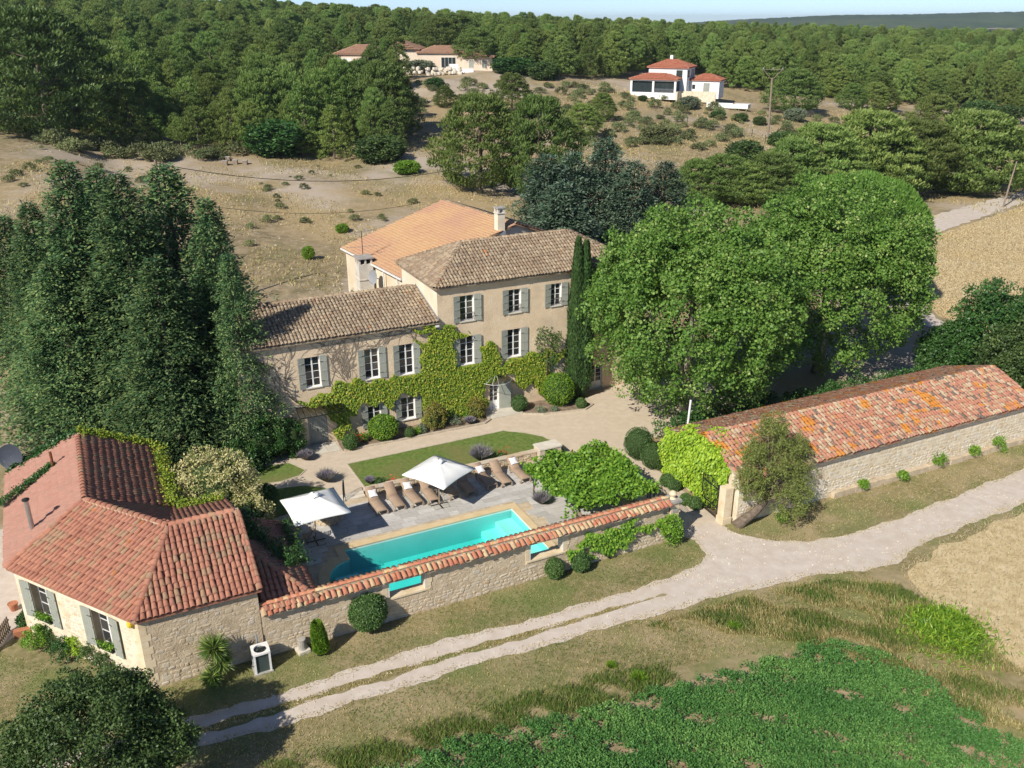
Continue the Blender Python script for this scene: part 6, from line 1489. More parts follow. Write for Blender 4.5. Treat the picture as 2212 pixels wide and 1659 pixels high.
for k in range(7): a_ = 20.6 + 0.75 * k; g.tube([E(22.6, WB[0] - 0.12, 0), E(22.5 + (a_ - 22.5) * 0.4, WB[0] - 0.08, 0.8), E(a_, WB[0] - 0.06, 1.1 + 0.6 * math.sin(k))], [0.035, 0.025, 0.012], 5)
plant('wall_vine', E(22.6, 34.1, 0), 'straggling green vine trained on the garden wall near the pillar', 'climber', [('leaves', geo, MAT['l_vine']), ('stem', g, MAT['bark'])])
# ivy on the cottage and pool house roofs
def strip_leaves(p, q, w, n, L, lift=0.1):
    s = rng.random(n); p, q = np.asarray(p, float), np.asarray(q, float); d = (q - p) / np.linalg.norm(q - p); sd = np.cross(EZ, d)
    P = p + np.outer(s, q - p) + np.outer(w * rng.normal(size=n) * (0.4 + 0.6 * np.abs(np.sin(s * 14))), sd) + np.outer(lift * rng.random(n), EZ)
    return diamonds(P, nz(EZ + 0.6 * unit(n)), L * rng.uniform(.7, 1.3, n), L * 0.8, unit(n))
geo = join([strip_leaves(rbk + EZ * 0.1 + EY * 0.1, be_ + EY * 0.1, 0.3, 2600, 0.13, 0.3), strip_leaves(be_ + EX * 0.1, Vv + EX * 0.15 + EZ * 0.1, 0.28, 2400, 0.13, 0.35)])
plant('roof_ivy', E(1.2, 50, 0), 'ivy fringe along the back edge of the cottage roof', 'climber', [('leaves', geo, MAT['l_ivy'])])
geo = strip_leaves(rbk + EY * 0.2, bw_ + EY * 0.25, 0.32, 2600, 0.13, 0.3)
plant('eave_ivy', E(-4.5, 51.5, 3.5), 'dark ivy edging the back of the pink cottage roof by the dish', 'climber', [('leaves', geo, MAT['l_laurel'])])
geo = join([strip_leaves(E(-6.5, 46.9, 4.0), E(-3.7, 48.8, 4.95), 0.16, 1900, 0.10, 0.14)])
plant('valley_ivy', E(-5, 48, 4), 'dark ivy strip growing across the pink cottage roof', 'climber', [('leaves', geo, MAT['l_laurel'])])
geo = join([strip_leaves(E(4.5, 40.6, 3.55), E(6.3, 36.6, 2.85), 0.35, 2400, 0.11, 0.35), strip_leaves(E(6.7, 41.0, 2.6), E(6.8, 37.0, 2.5), 0.22, 1300, 0.11, 0.4), strip_leaves(E(4.6, 38.8, 3.5), E(4.5, 41.2, 3.6), 0.4, 1600, 0.12, 0.5)])
plant('pool_house_ivy', E(5.6, 39, 2.5), 'green ivy trailing over the low pool house roof', 'climber', [('leaves', geo, MAT['l_laurel'])])
geo = join([strip_leaves(E(1.8, 42.9, 3.8), E(4.1, 42.7, 3.75), 0.35, 1500, 0.12, 0.35)])
plant('gutter_ivy', E(3, 42.8, 3.7), 'yellow-green ivy tuft on the cottage ridge by the blossom tree', 'climber', [('leaves', geo, MAT['l_ivy'])])

# ------------------------------------------------------------------ garden trees and shrubs
def bushy(name, a, b, cz, r, label, mat, ncl, nlf, rcl, L, W, stem=0.08, cat='shrub', zmin=-0.8, inner=0.55, jag=0.06, core=False, group=None, extra=()):
    c = E(a, b, cz); lf = clumps(c, r, ncl, nlf, rcl, L, W, zmin, inner, 0.35, 0.0, jag)
    g = trunk_geo(G(), E(a, b, -0.1), E(a, b, cz), stem, stem * 0.5, [(0.5, c + np.array([x, y, z]) * np.array(r), stem * 0.5) for x, y, z in ((.5, 0, .4), (-.5, .2, .3), (0, -.5, .4), (.1, .5, .5))], 0.05)
    parts = [('trunk', g, MAT['bark']), ('leaves', lf, MAT[mat])]
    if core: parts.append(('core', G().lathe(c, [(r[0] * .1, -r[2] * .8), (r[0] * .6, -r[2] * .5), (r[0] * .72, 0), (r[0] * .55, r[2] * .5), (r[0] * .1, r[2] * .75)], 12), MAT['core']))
    return plant(name, E(a, b, 0), label, cat, parts + list(extra), group)
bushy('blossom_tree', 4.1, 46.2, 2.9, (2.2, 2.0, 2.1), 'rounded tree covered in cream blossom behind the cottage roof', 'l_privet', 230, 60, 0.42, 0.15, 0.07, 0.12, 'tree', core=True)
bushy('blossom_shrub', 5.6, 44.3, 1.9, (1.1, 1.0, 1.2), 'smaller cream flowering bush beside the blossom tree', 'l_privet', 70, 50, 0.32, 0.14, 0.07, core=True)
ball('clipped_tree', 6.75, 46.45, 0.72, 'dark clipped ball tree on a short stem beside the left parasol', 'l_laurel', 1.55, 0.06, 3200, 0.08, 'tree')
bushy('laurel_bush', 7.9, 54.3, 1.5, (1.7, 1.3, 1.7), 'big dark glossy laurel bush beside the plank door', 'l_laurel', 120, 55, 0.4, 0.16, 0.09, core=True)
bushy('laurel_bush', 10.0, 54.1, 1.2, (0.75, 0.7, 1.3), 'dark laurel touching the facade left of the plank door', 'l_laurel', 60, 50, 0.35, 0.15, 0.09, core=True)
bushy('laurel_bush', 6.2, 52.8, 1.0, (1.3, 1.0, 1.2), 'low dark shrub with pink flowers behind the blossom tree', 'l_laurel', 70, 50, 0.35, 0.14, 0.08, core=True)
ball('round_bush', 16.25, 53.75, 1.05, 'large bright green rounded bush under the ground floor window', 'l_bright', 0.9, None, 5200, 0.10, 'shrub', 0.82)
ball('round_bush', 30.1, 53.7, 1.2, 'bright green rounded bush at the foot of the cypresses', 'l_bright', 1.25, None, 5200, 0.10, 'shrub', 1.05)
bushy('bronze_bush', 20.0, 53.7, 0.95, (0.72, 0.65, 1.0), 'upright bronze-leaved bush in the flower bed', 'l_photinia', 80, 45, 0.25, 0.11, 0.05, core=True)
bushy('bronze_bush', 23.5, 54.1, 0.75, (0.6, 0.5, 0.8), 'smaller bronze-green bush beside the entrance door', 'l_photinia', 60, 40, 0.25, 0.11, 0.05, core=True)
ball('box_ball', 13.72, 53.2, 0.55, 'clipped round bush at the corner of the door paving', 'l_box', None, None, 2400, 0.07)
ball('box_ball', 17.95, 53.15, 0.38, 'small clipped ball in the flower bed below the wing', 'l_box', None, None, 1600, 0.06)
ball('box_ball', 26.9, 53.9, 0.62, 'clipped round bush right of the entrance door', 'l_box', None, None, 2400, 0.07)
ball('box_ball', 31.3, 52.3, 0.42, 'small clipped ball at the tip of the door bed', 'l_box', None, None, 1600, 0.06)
bushy('climbing_rose', 29.6, 54.6, 4.2, (1.0, 0.35, 1.7), 'sparse rose climbing the facade beside the cypresses', 'l_oak', 70, 22, 0.35, 0.14, 0.09, 0.05, 'climber', jag=0.15)
for i, (a, b, r, h, lb_) in enumerate(((10.98, 49.3, 0.75, 0.75, 'large grey lavender at the path fork near the left parasol'), (10.5, 52.9, 0.6, 0.65, 'lavender clump at the tip of the small lawn'), (20.9, 47.6, 0.85, 1.05, 'tall lavender bush with violet spikes behind the parasol'), (22.6, 52.0 + 1.3, 0.5, 0.5, 'grey lavender in the bed near the entrance'), (21.9, 40.9, 0.55, 0.7, 'lavender and rose clump at the pergola post'), (13.4, 47.9, 0.3, 0.4, 'small grey lavender at the lawn corner'))):
    n = 900; az = rng.random(n) * 6.283; sp = rng.random(n) ** 0.6; T = np.stack([np.cos(az) * sp, np.sin(az) * sp, np.ones(n) * 0.9], 1)
    geo = diamonds(E(a, b, 0.02) + T * r * 0.35 * rng.random((n, 1)), unit(n), h * rng.uniform(.6, 1.15, n), 0.05, T)
    sp2 = diamonds(E(a, b, 0.05) + nz(T[:350]) * h * 0.8, unit(350), 0.2, 0.05, T[:350] + 0.2 * unit(350), rng.uniform(.75, 1, 350))
    plant('lavender', E(a, b, 0), lb_, 'shrub', [('stems', geo, MAT['l_lav']), ('flower_spikes', sp2, MAT['l_lav'])], 'lavender clumps')
n = 0
for i, (a, b, r, h, mat, lb_) in enumerate(((14.9, 53.9, 0.4, 0.5, 'l_bright', 'leafy perennials beside the red flowers'), (19.0, 53.6, 0.35, 0.45, 'l_olive', 'grey-green perennial in the long flower bed'), (21.6, 53.7, 0.45, 0.55, 'l_olive', 'grey leafy clump near the bronze bush'), (22.8, 54.2, 0.4, 0.5, 'l_bright', 'green clump under the ivy by the entrance'), (28.2, 53.0, 0.3, 0.3, 'l_olive', 'small grey plant in the door bed'), (29.2, 52.7, 0.25, 0.25, 'l_olive', 'tiny grey plant at the edge of the door bed'), (14.2, 54.2, 0.45, 0.7, 'l_oak', 'green shrub at the foot of the creeper stems'), (18.6, 53.4, 0.3, 0.4, 'l_bright', 'low green plant beside the small clipped ball'), (9.9, 44.9, 0.5, 0.45, 'l_laurel', 'dark plant filling the round stone planter'), (13.9, 47.5, 0.4, 0.35, 'l_oak', 'dark grassy plant at the lawn edge above the loungers'), (22.3, 47.2, 0.35, 0.4, 'l_oak', 'green plant with red flower behind the low wall'), (22.2, 41.2, 0.4, 0.6, 'l_vine', 'young rose bush beside the pergola post'))):
    bushy('perennial', a, b, h * 0.55 + (0.4 if i == 8 else 0), (r, r, h * 0.6), lb_, mat, 26, 30, 0.16, 0.10, 0.045, 0.02, 'plant', -0.3, 0.3, 0.1, group='garden perennials')
for i, (a, b, z, lb_) in enumerate(((14.4, 53.6, 0.5, 'cluster of red flowers at the left of the long bed'), (22.4, 47.2, 0.55, 'red flower spike behind the low terrace wall'), (14.6, 46.9, 0.5, 'red flower on the low wall above the loungers'))):
    m = 40; geo = diamonds(E(a, b, z) + 0.16 * rng.normal(size=(m, 3)), unit(m), 0.1, 0.08); plant('red_flowers', E(a, b, 0), lb_, 'flower', [('petals', geo, MAT['red_flower']), ('stalk', G().tube([E(a, b, 0), E(a, b, z)], 0.012, 5), MAT['l_oak'])], 'red flowers')
# hedge balls and clipped hedge along the drive
for i, (a, b, r, sq, lb_) in enumerate(((30.6, 43.5, 1.0, 1.1, 'dark clipped hedge dome, rear one by the lime creeper'), (30.7, 41.9, 0.85, 1.0, 'dark clipped hedge dome, front one by the lime creeper'), (30.1, 39.5, 0.48, 0.85, 'clipped box ball on the drive below the hedge domes'), (30.15, 38.85, 0.42, 0.85, 'second clipped box ball on the drive, nearer the gate'), (29.75, 37.1, 0.38, 0.95, 'small clipped ball inside the open gate'), (29.95, 36.45, 0.42, 0.95, 'clipped ball touching the open gate leaf'))):
    ball('box_ball', a, b, r, lb_, 'l_box', None, None, int(2600 * r + 900), 0.07, 'topiary', sq)
# along the outside of the garden wall
ball('topiary_ball', 8.95, 34.0, 0.92, 'large clipped green ball on a stem before the garden wall', 'l_box', 1.12, 0.10, 6500, 0.08)
ball('topiary_ball', 19.0, 33.9, 0.52, 'small clipped ball below the right opening of the garden wall', 'l_box', 0.6, None, 2600, 0.07, sq=1.1)
ball('topiary_ball', 20.55, 33.85, 0.52, 'loose clipped ball beside the wall vine', 'l_box', 0.55, None, 2600, 0.08)
bushy('pillar_bush', 26.3, 33.8, 0.95, (0.52, 0.42, 0.95), 'dense green bush at the foot of the plaque pillar', 'l_vine', 70, 45, 0.22, 0.11, 0.06, core=True)
n = 5200; t_ = rng.random(n); az = rng.random(n) * 6.283; rr = 0.36 * np.minimum(1, (t_ / .1) ** .5) * (1 - 0.5 * t_ ** 3) * (0.85 + 0.2 * rng.random(n))
lean = np.outer(t_, -EX * 0.12)
P = E(6.5, 33.35, 0.05) + np.stack([rr * np.cos(az), rr * np.sin(az), t_ * 1.75], 1) + lean
geo = diamonds(P, unit(n), 0.10, 0.05, np.stack([.4 * np.cos(az), .4 * np.sin(az), np.ones(n)], 1) + .4 * unit(n))
plant('thuja', E(6.5, 33.35, 0), 'upright yellow-green column shrub beside the stone pedestal', 'shrub', [('leaves', geo, MAT['l_bright']), ('core', G().lathe(E(6.47, 33.35, 0), [(.2, 0), (.3, .3), (.3, 1.2), (.12, 1.65)], 10), MAT['core'])])
def yucca(a, b, heads, label):
    geo = []; g = G()
    for (da, db, z, L, n) in heads:
        c = E(a + da, b + db, z); d = unit(n); d[:, 2] = d[:, 2] * 0.8 + 0.12; d = nz(d); g.tube([E(a, b, 0), E(a + da * .6, b + db * .6, z * .6), c], [0.09, 0.08, 0.07], 7)
        geo.append(diamonds(c + d * 0.05, nz(np.cross(d, unit(n))), L * rng.uniform(.75, 1.1, n), 0.055, d))
    plant('yucca', E(a, b, 0), label, 'plant', [('leaves', join(geo), MAT['l_yucca']), ('trunk', g, MAT['bark'])])
yucca(1.9, 33.6, [(0, 0, 1.75, 0.78, 380), (0.25, 0.05, 0.85, 0.65, 260), (-0.25, -0.2, 0.45, 0.6, 240)], 'spiky yucca with sword leaves against the cottage wall')
# leaning almond tree by the gate
b0_ = E(30.95, 33.75, 0); k1_ = E(31.9, 33.55, 0.75); k2_ = E(32.6, 33.4, 1.5)
g = G().tube([b0_ - EX * 0.1, b0_ * 0.5 + k1_ * 0.5 + EZ * 0.05, k1_, k2_], [0.36, 0.3, 0.26, 0.18], 9)
lf = []
for (da, db, z, r) in ((0.8, 0.2, 3.6, 1.2), (1.9, 0.0, 2.7, 1.3), (2.3, 0.7, 3.9, 1.2), (1.3, 1.0, 4.9, 1.1), (1.7, 1.0, 5.7, 0.75), (2.9, -0.6, 1.7, 1.0), (1.6, -0.9, 1.6, 1.0), (0.1, 0.5, 2.4, 0.95), (3.4, 0.4, 2.7, 0.95), (3.7, 1.0, 3.9, 0.7), (-0.5, 0.3, 3.1, 0.7), (0.3, 0.8, 4.4, 0.7)):
    c = E(31.7 + da, 33.3 + db, z); g.tube([k2_, (k2_ + c) / 2 + EZ * 0.3, c + EZ * r * 0.5], [0.09, 0.06, 0.015], 5)
    lf.append(clumps(c, r, 62, 44, 0.26, 0.13, 0.04, -0.9, 0.3, 0.1, 0.5, 0.16))
    for q in range(12): e = c + unit(1)[0] * r * 1.05; g.tube([c, (c + e) / 2 + EZ * 0.1, e], [0.022, 0.013, 0.005], 4, False)
plant('almond_tree', b0_, 'leaning almond tree with thick grey trunk beside the gate', 'tree', [('trunk', g, MAT['bark']), ('leaves', join(lf), MAT['l_almond'])])
# foreground tree at the bottom left
p = on_z(190, 1615, 3.0); ca, cb = ab_of(p)
c = np.array([p[0], p[1], 3.1]); g = trunk_geo(G(), c * [1, 1, 0], c, 0.18, 0.1, [(0.4, c + np.array(q), 0.07) for q in ((1.4, .3, .8), (-1.5, .2, .6), (0.2, 1.5, .8), (-.2, -1.4, .9), (0.3, .3, 1.6))])
lf = [clumps(c, (2.75, 2.6, 2.2), 420, 85, 0.42, 0.11, 0.07, -0.7, 0.45, 0.3, 0, 0.08)]
for (dx, dy, dz, r) in ((2.1, 0.9, 0.2, .9), (2.9, 0.3, -0.2, .75), (0.4, 1.9, 0.6, .9), (-1.2, 1.6, 0.5, .9), (1.2, 1.6, .9, .7), (-2.2, 0.3, 0, .9), (2.0, -1.0, -.3, 1.0)): lf.append(clumps(c + np.array([dx, dy, dz]), r, 70, 70, 0.3, 0.11, 0.07, -0.8, 0.4, 0.3, 0, 0.12))
plant('oak_tree', c * [1, 1, 0], 'dark leafy young oak in the bottom left corner', 'tree', [('trunk', g, MAT['bark']), ('crown', join(lf), MAT['l_oak'])])
# shrubs under the cottage windows
for i, (x, y, r, h, mat, lb_) in enumerate(((80, 1392, .6, .8, 'l_vine', 'leafy green shrub below the far cottage window'), (112, 1380, .55, .7, 'l_box', 'dark green shrub below the far cottage window shutter'), (137, 1415, .55, .75, 'l_laurel', 'round rosemary bush between the two cottage windows'), (172, 1410, .4, .9, 'l_ivy2', 'yellow-green plant between the cottage windows'), (205, 1425, .55, .9, 'l_oak', 'rose bush under the near cottage window'), (60, 1345, .4, .5, 'l_laurel', 'green plant in the terracotta trough'), (235, 1440, .5, .8, 'l_oak', 'dark bush at the near cottage corner'))):
    q = on_z(x, y, 0.2); a, b = ab_of(q); bushy('cottage_shrub', a, b, h * 0.6, (r, r, h * 0.65), lb_, mat, 55, 40, 0.2, 0.09, 0.05, 0.03, 'shrub', -0.4, 0.4, 0.1, core=False, group='shrubs along the cottage')
for i, (a, b, c_, d_) in enumerate(wins):
    q = OB0 - OBU * (a + b) / 2 + OBN * 0.05 + EZ * (c_ + 0.22); m = 320
    geo = diamonds(q + np.outer(rng.uniform(-.45, .45, m), OBU) + 0.08 * rng.normal(size=(m, 3)), unit(m), 0.12, 0.06); plant('window_plants', q - EZ * 0.1, ['green trailing plants in the far cottage window box', 'green trailing plants in the near cottage window box'][i], 'plant', [('leaves', geo, MAT['l_vine'])], 'window box plants')
# weeds along the barn wall
for i, (x, y, r, lb_) in enumerate(((2157, 965, .55, 'tall weed bush on the ledge at the right end of the barn wall'), (2005, 990, .45, 'weed bush on the ledge in the middle of the barn wall'), (2075, 965, .28, 'small weed tuft between the two larger ledge weeds'), (1950, 1030, .22, 'tiny weed tuft low on the barn ledge'), (1858, 1045, .25, 'weed at the left end of the barn ledge'), (1690, 1120, .3, 'green weeds under the almond tree'))):
    q = on_z(x, y, 0.4); a, b = ab_of(q); bushy('wall_weed', a, min(b, 33.6), 0.4 + r * .3, (r, r * .6, r), lb_, 'l_vine', 22, 30, 0.2, 0.12, 0.05, 0.015, 'plant', -0.6, 0.3, 0.1, group='weeds along the barn wall')
# bushes right of the long barn, hedge behind it
for i, (x, y, Y, r, lb_, mat) in enumerate(((2150, 720, 66, (3.4, 3.0, 4.2), 'dense dark green tree behind the right end of the barn', 'l_laurel'), (2205, 800, 61, (2.8, 2.6, 3.4), 'grey-green tree at the right edge beside the barn roof', 'l_oak'), (2040, 800, 66, (2.2, 2.0, 2.4), 'leafy bush between plane tree and dark tree', 'l_laurel'))):
    p = top_at(x, y, Y); a, b = ab_of(p); bushy('barn_tree', a, b, r[2] * 0.95, r, lb_, mat, 420, 70, 0.6, 0.2, 0.13, 0.16, 'tree', -0.9, 0.35, 0.07)
g_ = []
for k in range(26): s = k / 25; g_.append(clumps(E(34 + 25 * s, 44.5 - 1.2 * s + random.uniform(-.4, .4), 0.9), (1.0, 0.8, 1.1), 22, 34, 0.4, 0.16, 0.1, -0.5, 0.5))
plant('hedge', E(46, 44, 0), 'dark hedge in the shade of the plane trees behind the barn', 'hedge', [('leaves', join(g_), MAT['l_laurel'])])

# ================================================================== villas on the hill
MAT['villa_white'] = noisy('villa_white', [(0.78, 0.77, 0.75), (0.83, 0.82, 0.80)], 0.6, bump=0.1)
MAT['villa_cream'] = noisy('villa_cream', [(0.66, 0.55, 0.43), (0.72, 0.61, 0.49)], 0.4, bump=0.1)
MAT['tile_villa'] = tilemat('faded_villa_tiles', [(0, (0.42, 0.23, 0.15)), (0.5, (0.50, 0.31, 0.21)), (1, (0.40, 0.26, 0.19))], None, 0.2)
class Fr:
    def __init__(s, o, ang, k=1.0): s.k = k; s.o = np.asarray(o, float); s.u = np.array([math.cos(ang), math.sin(ang), 0]); s.v = np.array([-math.sin(ang), math.cos(ang), 0])
    def __call__(s, x, y, z): return s.o + (s.u * x + s.v * y + EZ * z) * s.k
    def box(s, g, x0, x1, y0, y1, z0, z1): return g.obox(s((x0 + x1) / 2, (y0 + y1) / 2, (z0 + z1) / 2), s.u * (x1 - x0) / 2 * s.k, s.v * (y1 - y0) / 2 * s.k, EZ * (z1 - z0) / 2 * s.k)
def hip(parent, fr, x0, x1, y0, y1, ze, rise, mat, ov=0.4, gable=False):
    x0 -= ov; x1 += ov; y0 -= ov; y1 += ov; w, d = x1 - x0, y1 - y0; r = min(w, d) / 2 * (0 if gable else 1)
    c = [fr(x0, y0, ze), fr(x1, y0, ze), fr(x1, y1, ze), fr(x0, y1, ze)]
    if w >= d: a, b = fr(x0 + r, (y0 + y1) / 2, ze + rise), fr(x1 - r, (y0 + y1) / 2, ze + rise); P = [[c[0], c[1], b, a], [c[1], c[2], b], [c[2], c[3], a, b], [c[3], c[0], a]]
    else: a, b = fr((x0 + x1) / 2, y0 + r, ze + rise), fr((x0 + x1) / 2, y1 - r, ze + rise); P = [[c[0], c[1], a], [c[1], c[2], b, a], [c[2], c[3], b], [c[3], c[0], a, b]]
    ts = []; first = None
    for q in P:
        if np.linalg.norm(np.cross(q[1] - q[0], q[2] - q[0])) < 1e-3: continue
        o = deck(parent, q, mat, 0.15); first = first or o; ts += roof_tiles(q, q[0], q[1], 0.32, 0.5)
    place_tiles(first, [(o, u, v, n, 1.3) for (o, u, v, n, s) in ts], mat, 0)
    return first
def opening(parent, fr, x0, x1, z0, z1, y, name='window', mat='glass2', nx=2, frame='white_paint', side=False):
    P = (lambda a, b, c: fr(b, a, c)) if side else (lambda a, b, c: fr(a, b, c)); sg = 1 if side else -1
    g = G(); t_ = 0.06; U = fr.v if side else fr.u; Vv_ = fr.u if side else fr.v
    for k in range(nx + 1): x = x0 + (x1 - x0) * k / nx; g.obox(P(x, y + sg * 0.03, (z0 + z1) / 2), U * t_ / 2, Vv_ * 0.04, EZ * (z1 - z0) / 2 * fr.k)
    for z in (z0, z1): g.obox(P((x0 + x1) / 2, y + sg * 0.028, z), U * (x1 - x0) / 2 * fr.k, Vv_ * 0.036, EZ * t_ / 2)
    w = g.mk(name, MAT[frame], parent)
    for k in range(nx): g2 = G(); a, b = x0 + (x1 - x0) * k / nx + 0.03, x0 + (x1 - x0) * (k + 1) / nx - 0.03; g2.obox(P((a + b) / 2, y + sg * 0.012, (z0 + z1) / 2), U * (b - a) / 2 * fr.k, Vv_ * 0.01, EZ * ((z1 - z0) / 2 - 0.03) * fr.k); g2.mk('pane', MAT[mat], w)
vb = hit(1352, 199); vz = vb[2]
wv = thing('white_villa', vb, 'modern white villa with red tile roofs and glazed veranda on the hill', 'house')
fr = Fr(np.array([vb[0], vb[1], vz]), rad(-24), 0.87)
k_ = vb[1] / 1900 * 1.02                                         # metres per picture pixel out there
g = G(); fr.box(g, 5.4, 16.2, 3.0, 12.0, -1.5, 6.6); g.mk('wall', MAT['villa_white'], wv)
hip(wv, fr, 5.4, 16.2, 3.0, 12.0, 6.6, 2.0, MAT['tile_red'], 0.5)
g = G(); fr.box(g, 10.1, 10.9, 7.2, 8.0, 8.0, 9.6); g.mk('chimney', MAT['villa_white'], wv)
# veranda
g = G(); fr.box(g, 1.8, 14.6, -1.6, 2.9, -1.5, 0.25); g.mk('plinth', MAT['villa_white'], wv)
for x in (1.9, 8.1, 14.2): g = G(); fr.box(g, x - 0.28, x + 0.28, -1.5, -0.95, 0.25, 3.2); g.mk('pillar', MAT['villa_white'], wv)
g = G(); fr.box(g, 1.65, 14.5, -1.55, -0.9, 3.2, 3.7); fr.box(g, 13.9, 14.5, -0.89, 2.9, 3.2, 3.7); fr.box(g, 1.65, 2.2, -0.89, 2.9, 3.2, 3.7); g.mk('beam', MAT['villa_white'], wv)
hip(wv, fr, 1.6, 14.5, -1.6, 6.0, 3.72, 1.3, MAT['tile_red'], 0.35)
opening(wv, fr, 2.3, 7.7, 0.3, 3.15, -0.9, 'glazing', nx=4, frame='iron'); opening(wv, fr, 8.5, 13.8, 0.3, 3.15, -0.9, 'glazing', nx=4, frame='iron'); opening(wv, fr, -0.9, 2.8, 0.3, 3.15, 14.2, 'glazing', nx=2, frame='iron', side=True)
g = G(); fr.box(g, 2.0, 14.1, -0.85, 2.85, 0.26, 3.68); g.mk('veranda_room', MAT['glass2'], wv)
g = G()
for zz in (0.5, 0.75, 1.0, 1.2): g.bar(fr(8.4, -1.2, zz), fr(13.9, -1.2, zz), 0.05)
g.mk('railing', MAT['steel'], wv)
opening(wv, fr, 13.2, 14.9, 3.9, 5.9, 3.0, 'window', nx=1, frame='shutter'); opening(wv, fr, 8.0, 8.9, 4.2, 6.0, 16.2, 'window', nx=1, frame='shutter', mat='shutter', side=True); opening(wv, fr, 10.0, 10.9, 4.2, 6.0, 16.2, 'window', nx=1, frame='shutter', mat='shutter', side=True); opening(wv, fr, 3.4, 5.6, 4.0, 5.9, 16.2, 'balcony', nx=1, mat='glass', side=True); opening(wv, fr, 7.4, 9.2, 0.1, 2.6, 16.2, 'door', nx=1, mat='glass', frame='iron', side=True)
g = G(); fr.box(g, 16.25, 24.5, 6.5, 13, -1.5, 3.3); g.mk('wall', MAT['villa_white'], wv); hip(wv, fr, 16.3, 24.5, 6.5, 13, 3.3, 1.5, MAT['tile_red'], 0.4)
opening(wv, fr, 20.2, 21.8, 0.2, 2.5, 6.5, 'door', nx=1, mat='shutter', frame='shutter'); opening(wv, fr, 17.0, 17.9, 0.9, 2.1, 6.5, 'window', nx=1)
g = G(); fr.box(g, 0.2, 5.35, 4, 10, -1.5, 2.9); g.mk('wall', MAT['villa_white'], wv); hip(wv, fr, 0.2, 5.3, 4, 10, 2.9, 1.2, MAT['tile_red'], 0.3)
g = G(); fr.box(g, 15.0, 24.6, 2.2, 2.6, -2.2, 0.6); fr.box(g, 14.6, 15.0, -1.5, 2.6, -2.2, 0.6); g.mk('terrace_wall', MAT['mortar_light'], wv)
g = G(); fr.box(g, 23.0, 30.0, -1.0, -0.6, -3.2, -1.9); fr.box(g, 30.0, 34.0, -1.0, 3.2, -3.2, -2.2); g.mk('pool_wall', MAT['villa_white'], wv)
# long cream villa further left
vb = hit(742, 152); lv = thing('cream_villa', vb, 'long cream villa with several faded tile roofs among the pines', 'house')
fr = Fr(vb, rad(-6)); S = 0.118 * vb[1] / 235 * 1.05
g = G(); fr.box(g, -2.0, 11.5, 0, 10, -3, 4.3); g.mk('wall', MAT['villa_cream'], lv); hip(lv, fr, -2.0, 11.5, 0, 10, 4.3, 2.3, MAT['tile_villa'], 0.6)
opening(lv, fr, -1.2, 2.4, 0.4, 3.2, 0, 'window', nx=2, mat='villa_white'); opening(lv, fr, 4.6, 7.2, 0.8, 3.2, 0, 'window', nx=2)
g = G(); fr.box(g, 11.6, 20.5, 3, 12, -3, 5.4); g.mk('wall', MAT['villa_cream'], lv); hip(lv, fr, 11.6, 20.5, 3, 12, 5.4, 2.0, MAT['tile_villa'], 0.6, True)
opening(lv, fr, 12.8, 13.6, 0.2, 2.6, 3, 'door', nx=1, mat='shutter')
g = G(); fr.box(g, 20.6, 33.5, 2.5, 10.5, -3, 4.6); g.mk('wall', MAT['villa_cream'], lv); hip(lv, fr, 20.6, 33.5, 2.5, 10.5, 4.6, 1.7, MAT['tile_villa'], 0.6)
opening(lv, fr, 27.0, 31.0, 0.6, 3.4, 2.5, 'window', nx=4)
g = G(); fr.box(g, 33.6, 41.5, 0, 8, -3, 3.7); g.mk('wall', MAT['villa_cream'], lv); hip(lv, fr, 33.6, 41.5, 0, 8, 3.7, 1.7, MAT['tile_villa'], 0.6)
for x in (35.0, 38.6): opening(lv, fr, x, x + 1.4, 0.8, 2.8, 0, 'window', nx=1, mat='shutter')
g = G(); fr.box(g, 33.0, 37.0, -5.0, -4.6, -5, 0.8); fr.box(g, 30.5, 33.0, -5.0, -4.6, -5, 2.0); g.mk('terrace_wall', MAT['villa_white'], lv)
rk = thing('boulder_wall', fr(22, -7, -3), 'bank of pale boulders below the cream villa terrace', 'boulders')
for k in range(60):
    s = random.random(); p = fr(13 + 21 * s, -6.4 - 1.2 * random.random(), 0); p[2] = terrain(p[0], p[1]) + random.uniform(0.1, 1.8); r_ = random.uniform(0.45, 0.95)
    d = unit(14); V, F = STONES[k % 9]; uu, nn = unit(2); uu[2] *= .3; uu /= np.linalg.norm(uu); ww_ = np.cross(uu, EZ); ww_ /= np.linalg.norm(ww_); nn = np.cross(uu, ww_)
    if nn[1] > 0: nn = -nn
    g = G(); g.add([p + uu * q[0] * r_ * 1.6 + np.cross(nn, uu) * q[1] * r_ * 1.5 + nn * (q[2] - 0.4) * r_ for q in V], F); g.mk('boulder', MAT['coping_pale'], rk)
fb = hit(268, 33); fv = thing('far_villa', fb, 'small pink roof showing among the far pines at top left', 'house')
fr = Fr(fb + EZ * 5, rad(10)); g = G(); fr.box(g, -6, 6, 0, 8, -5, 3); g.mk('wall', MAT['villa_cream'], fv); hip(fv, fr, -6, 6, 0, 8, 3, 2.2, MAT['tile_villa'], 0.5)

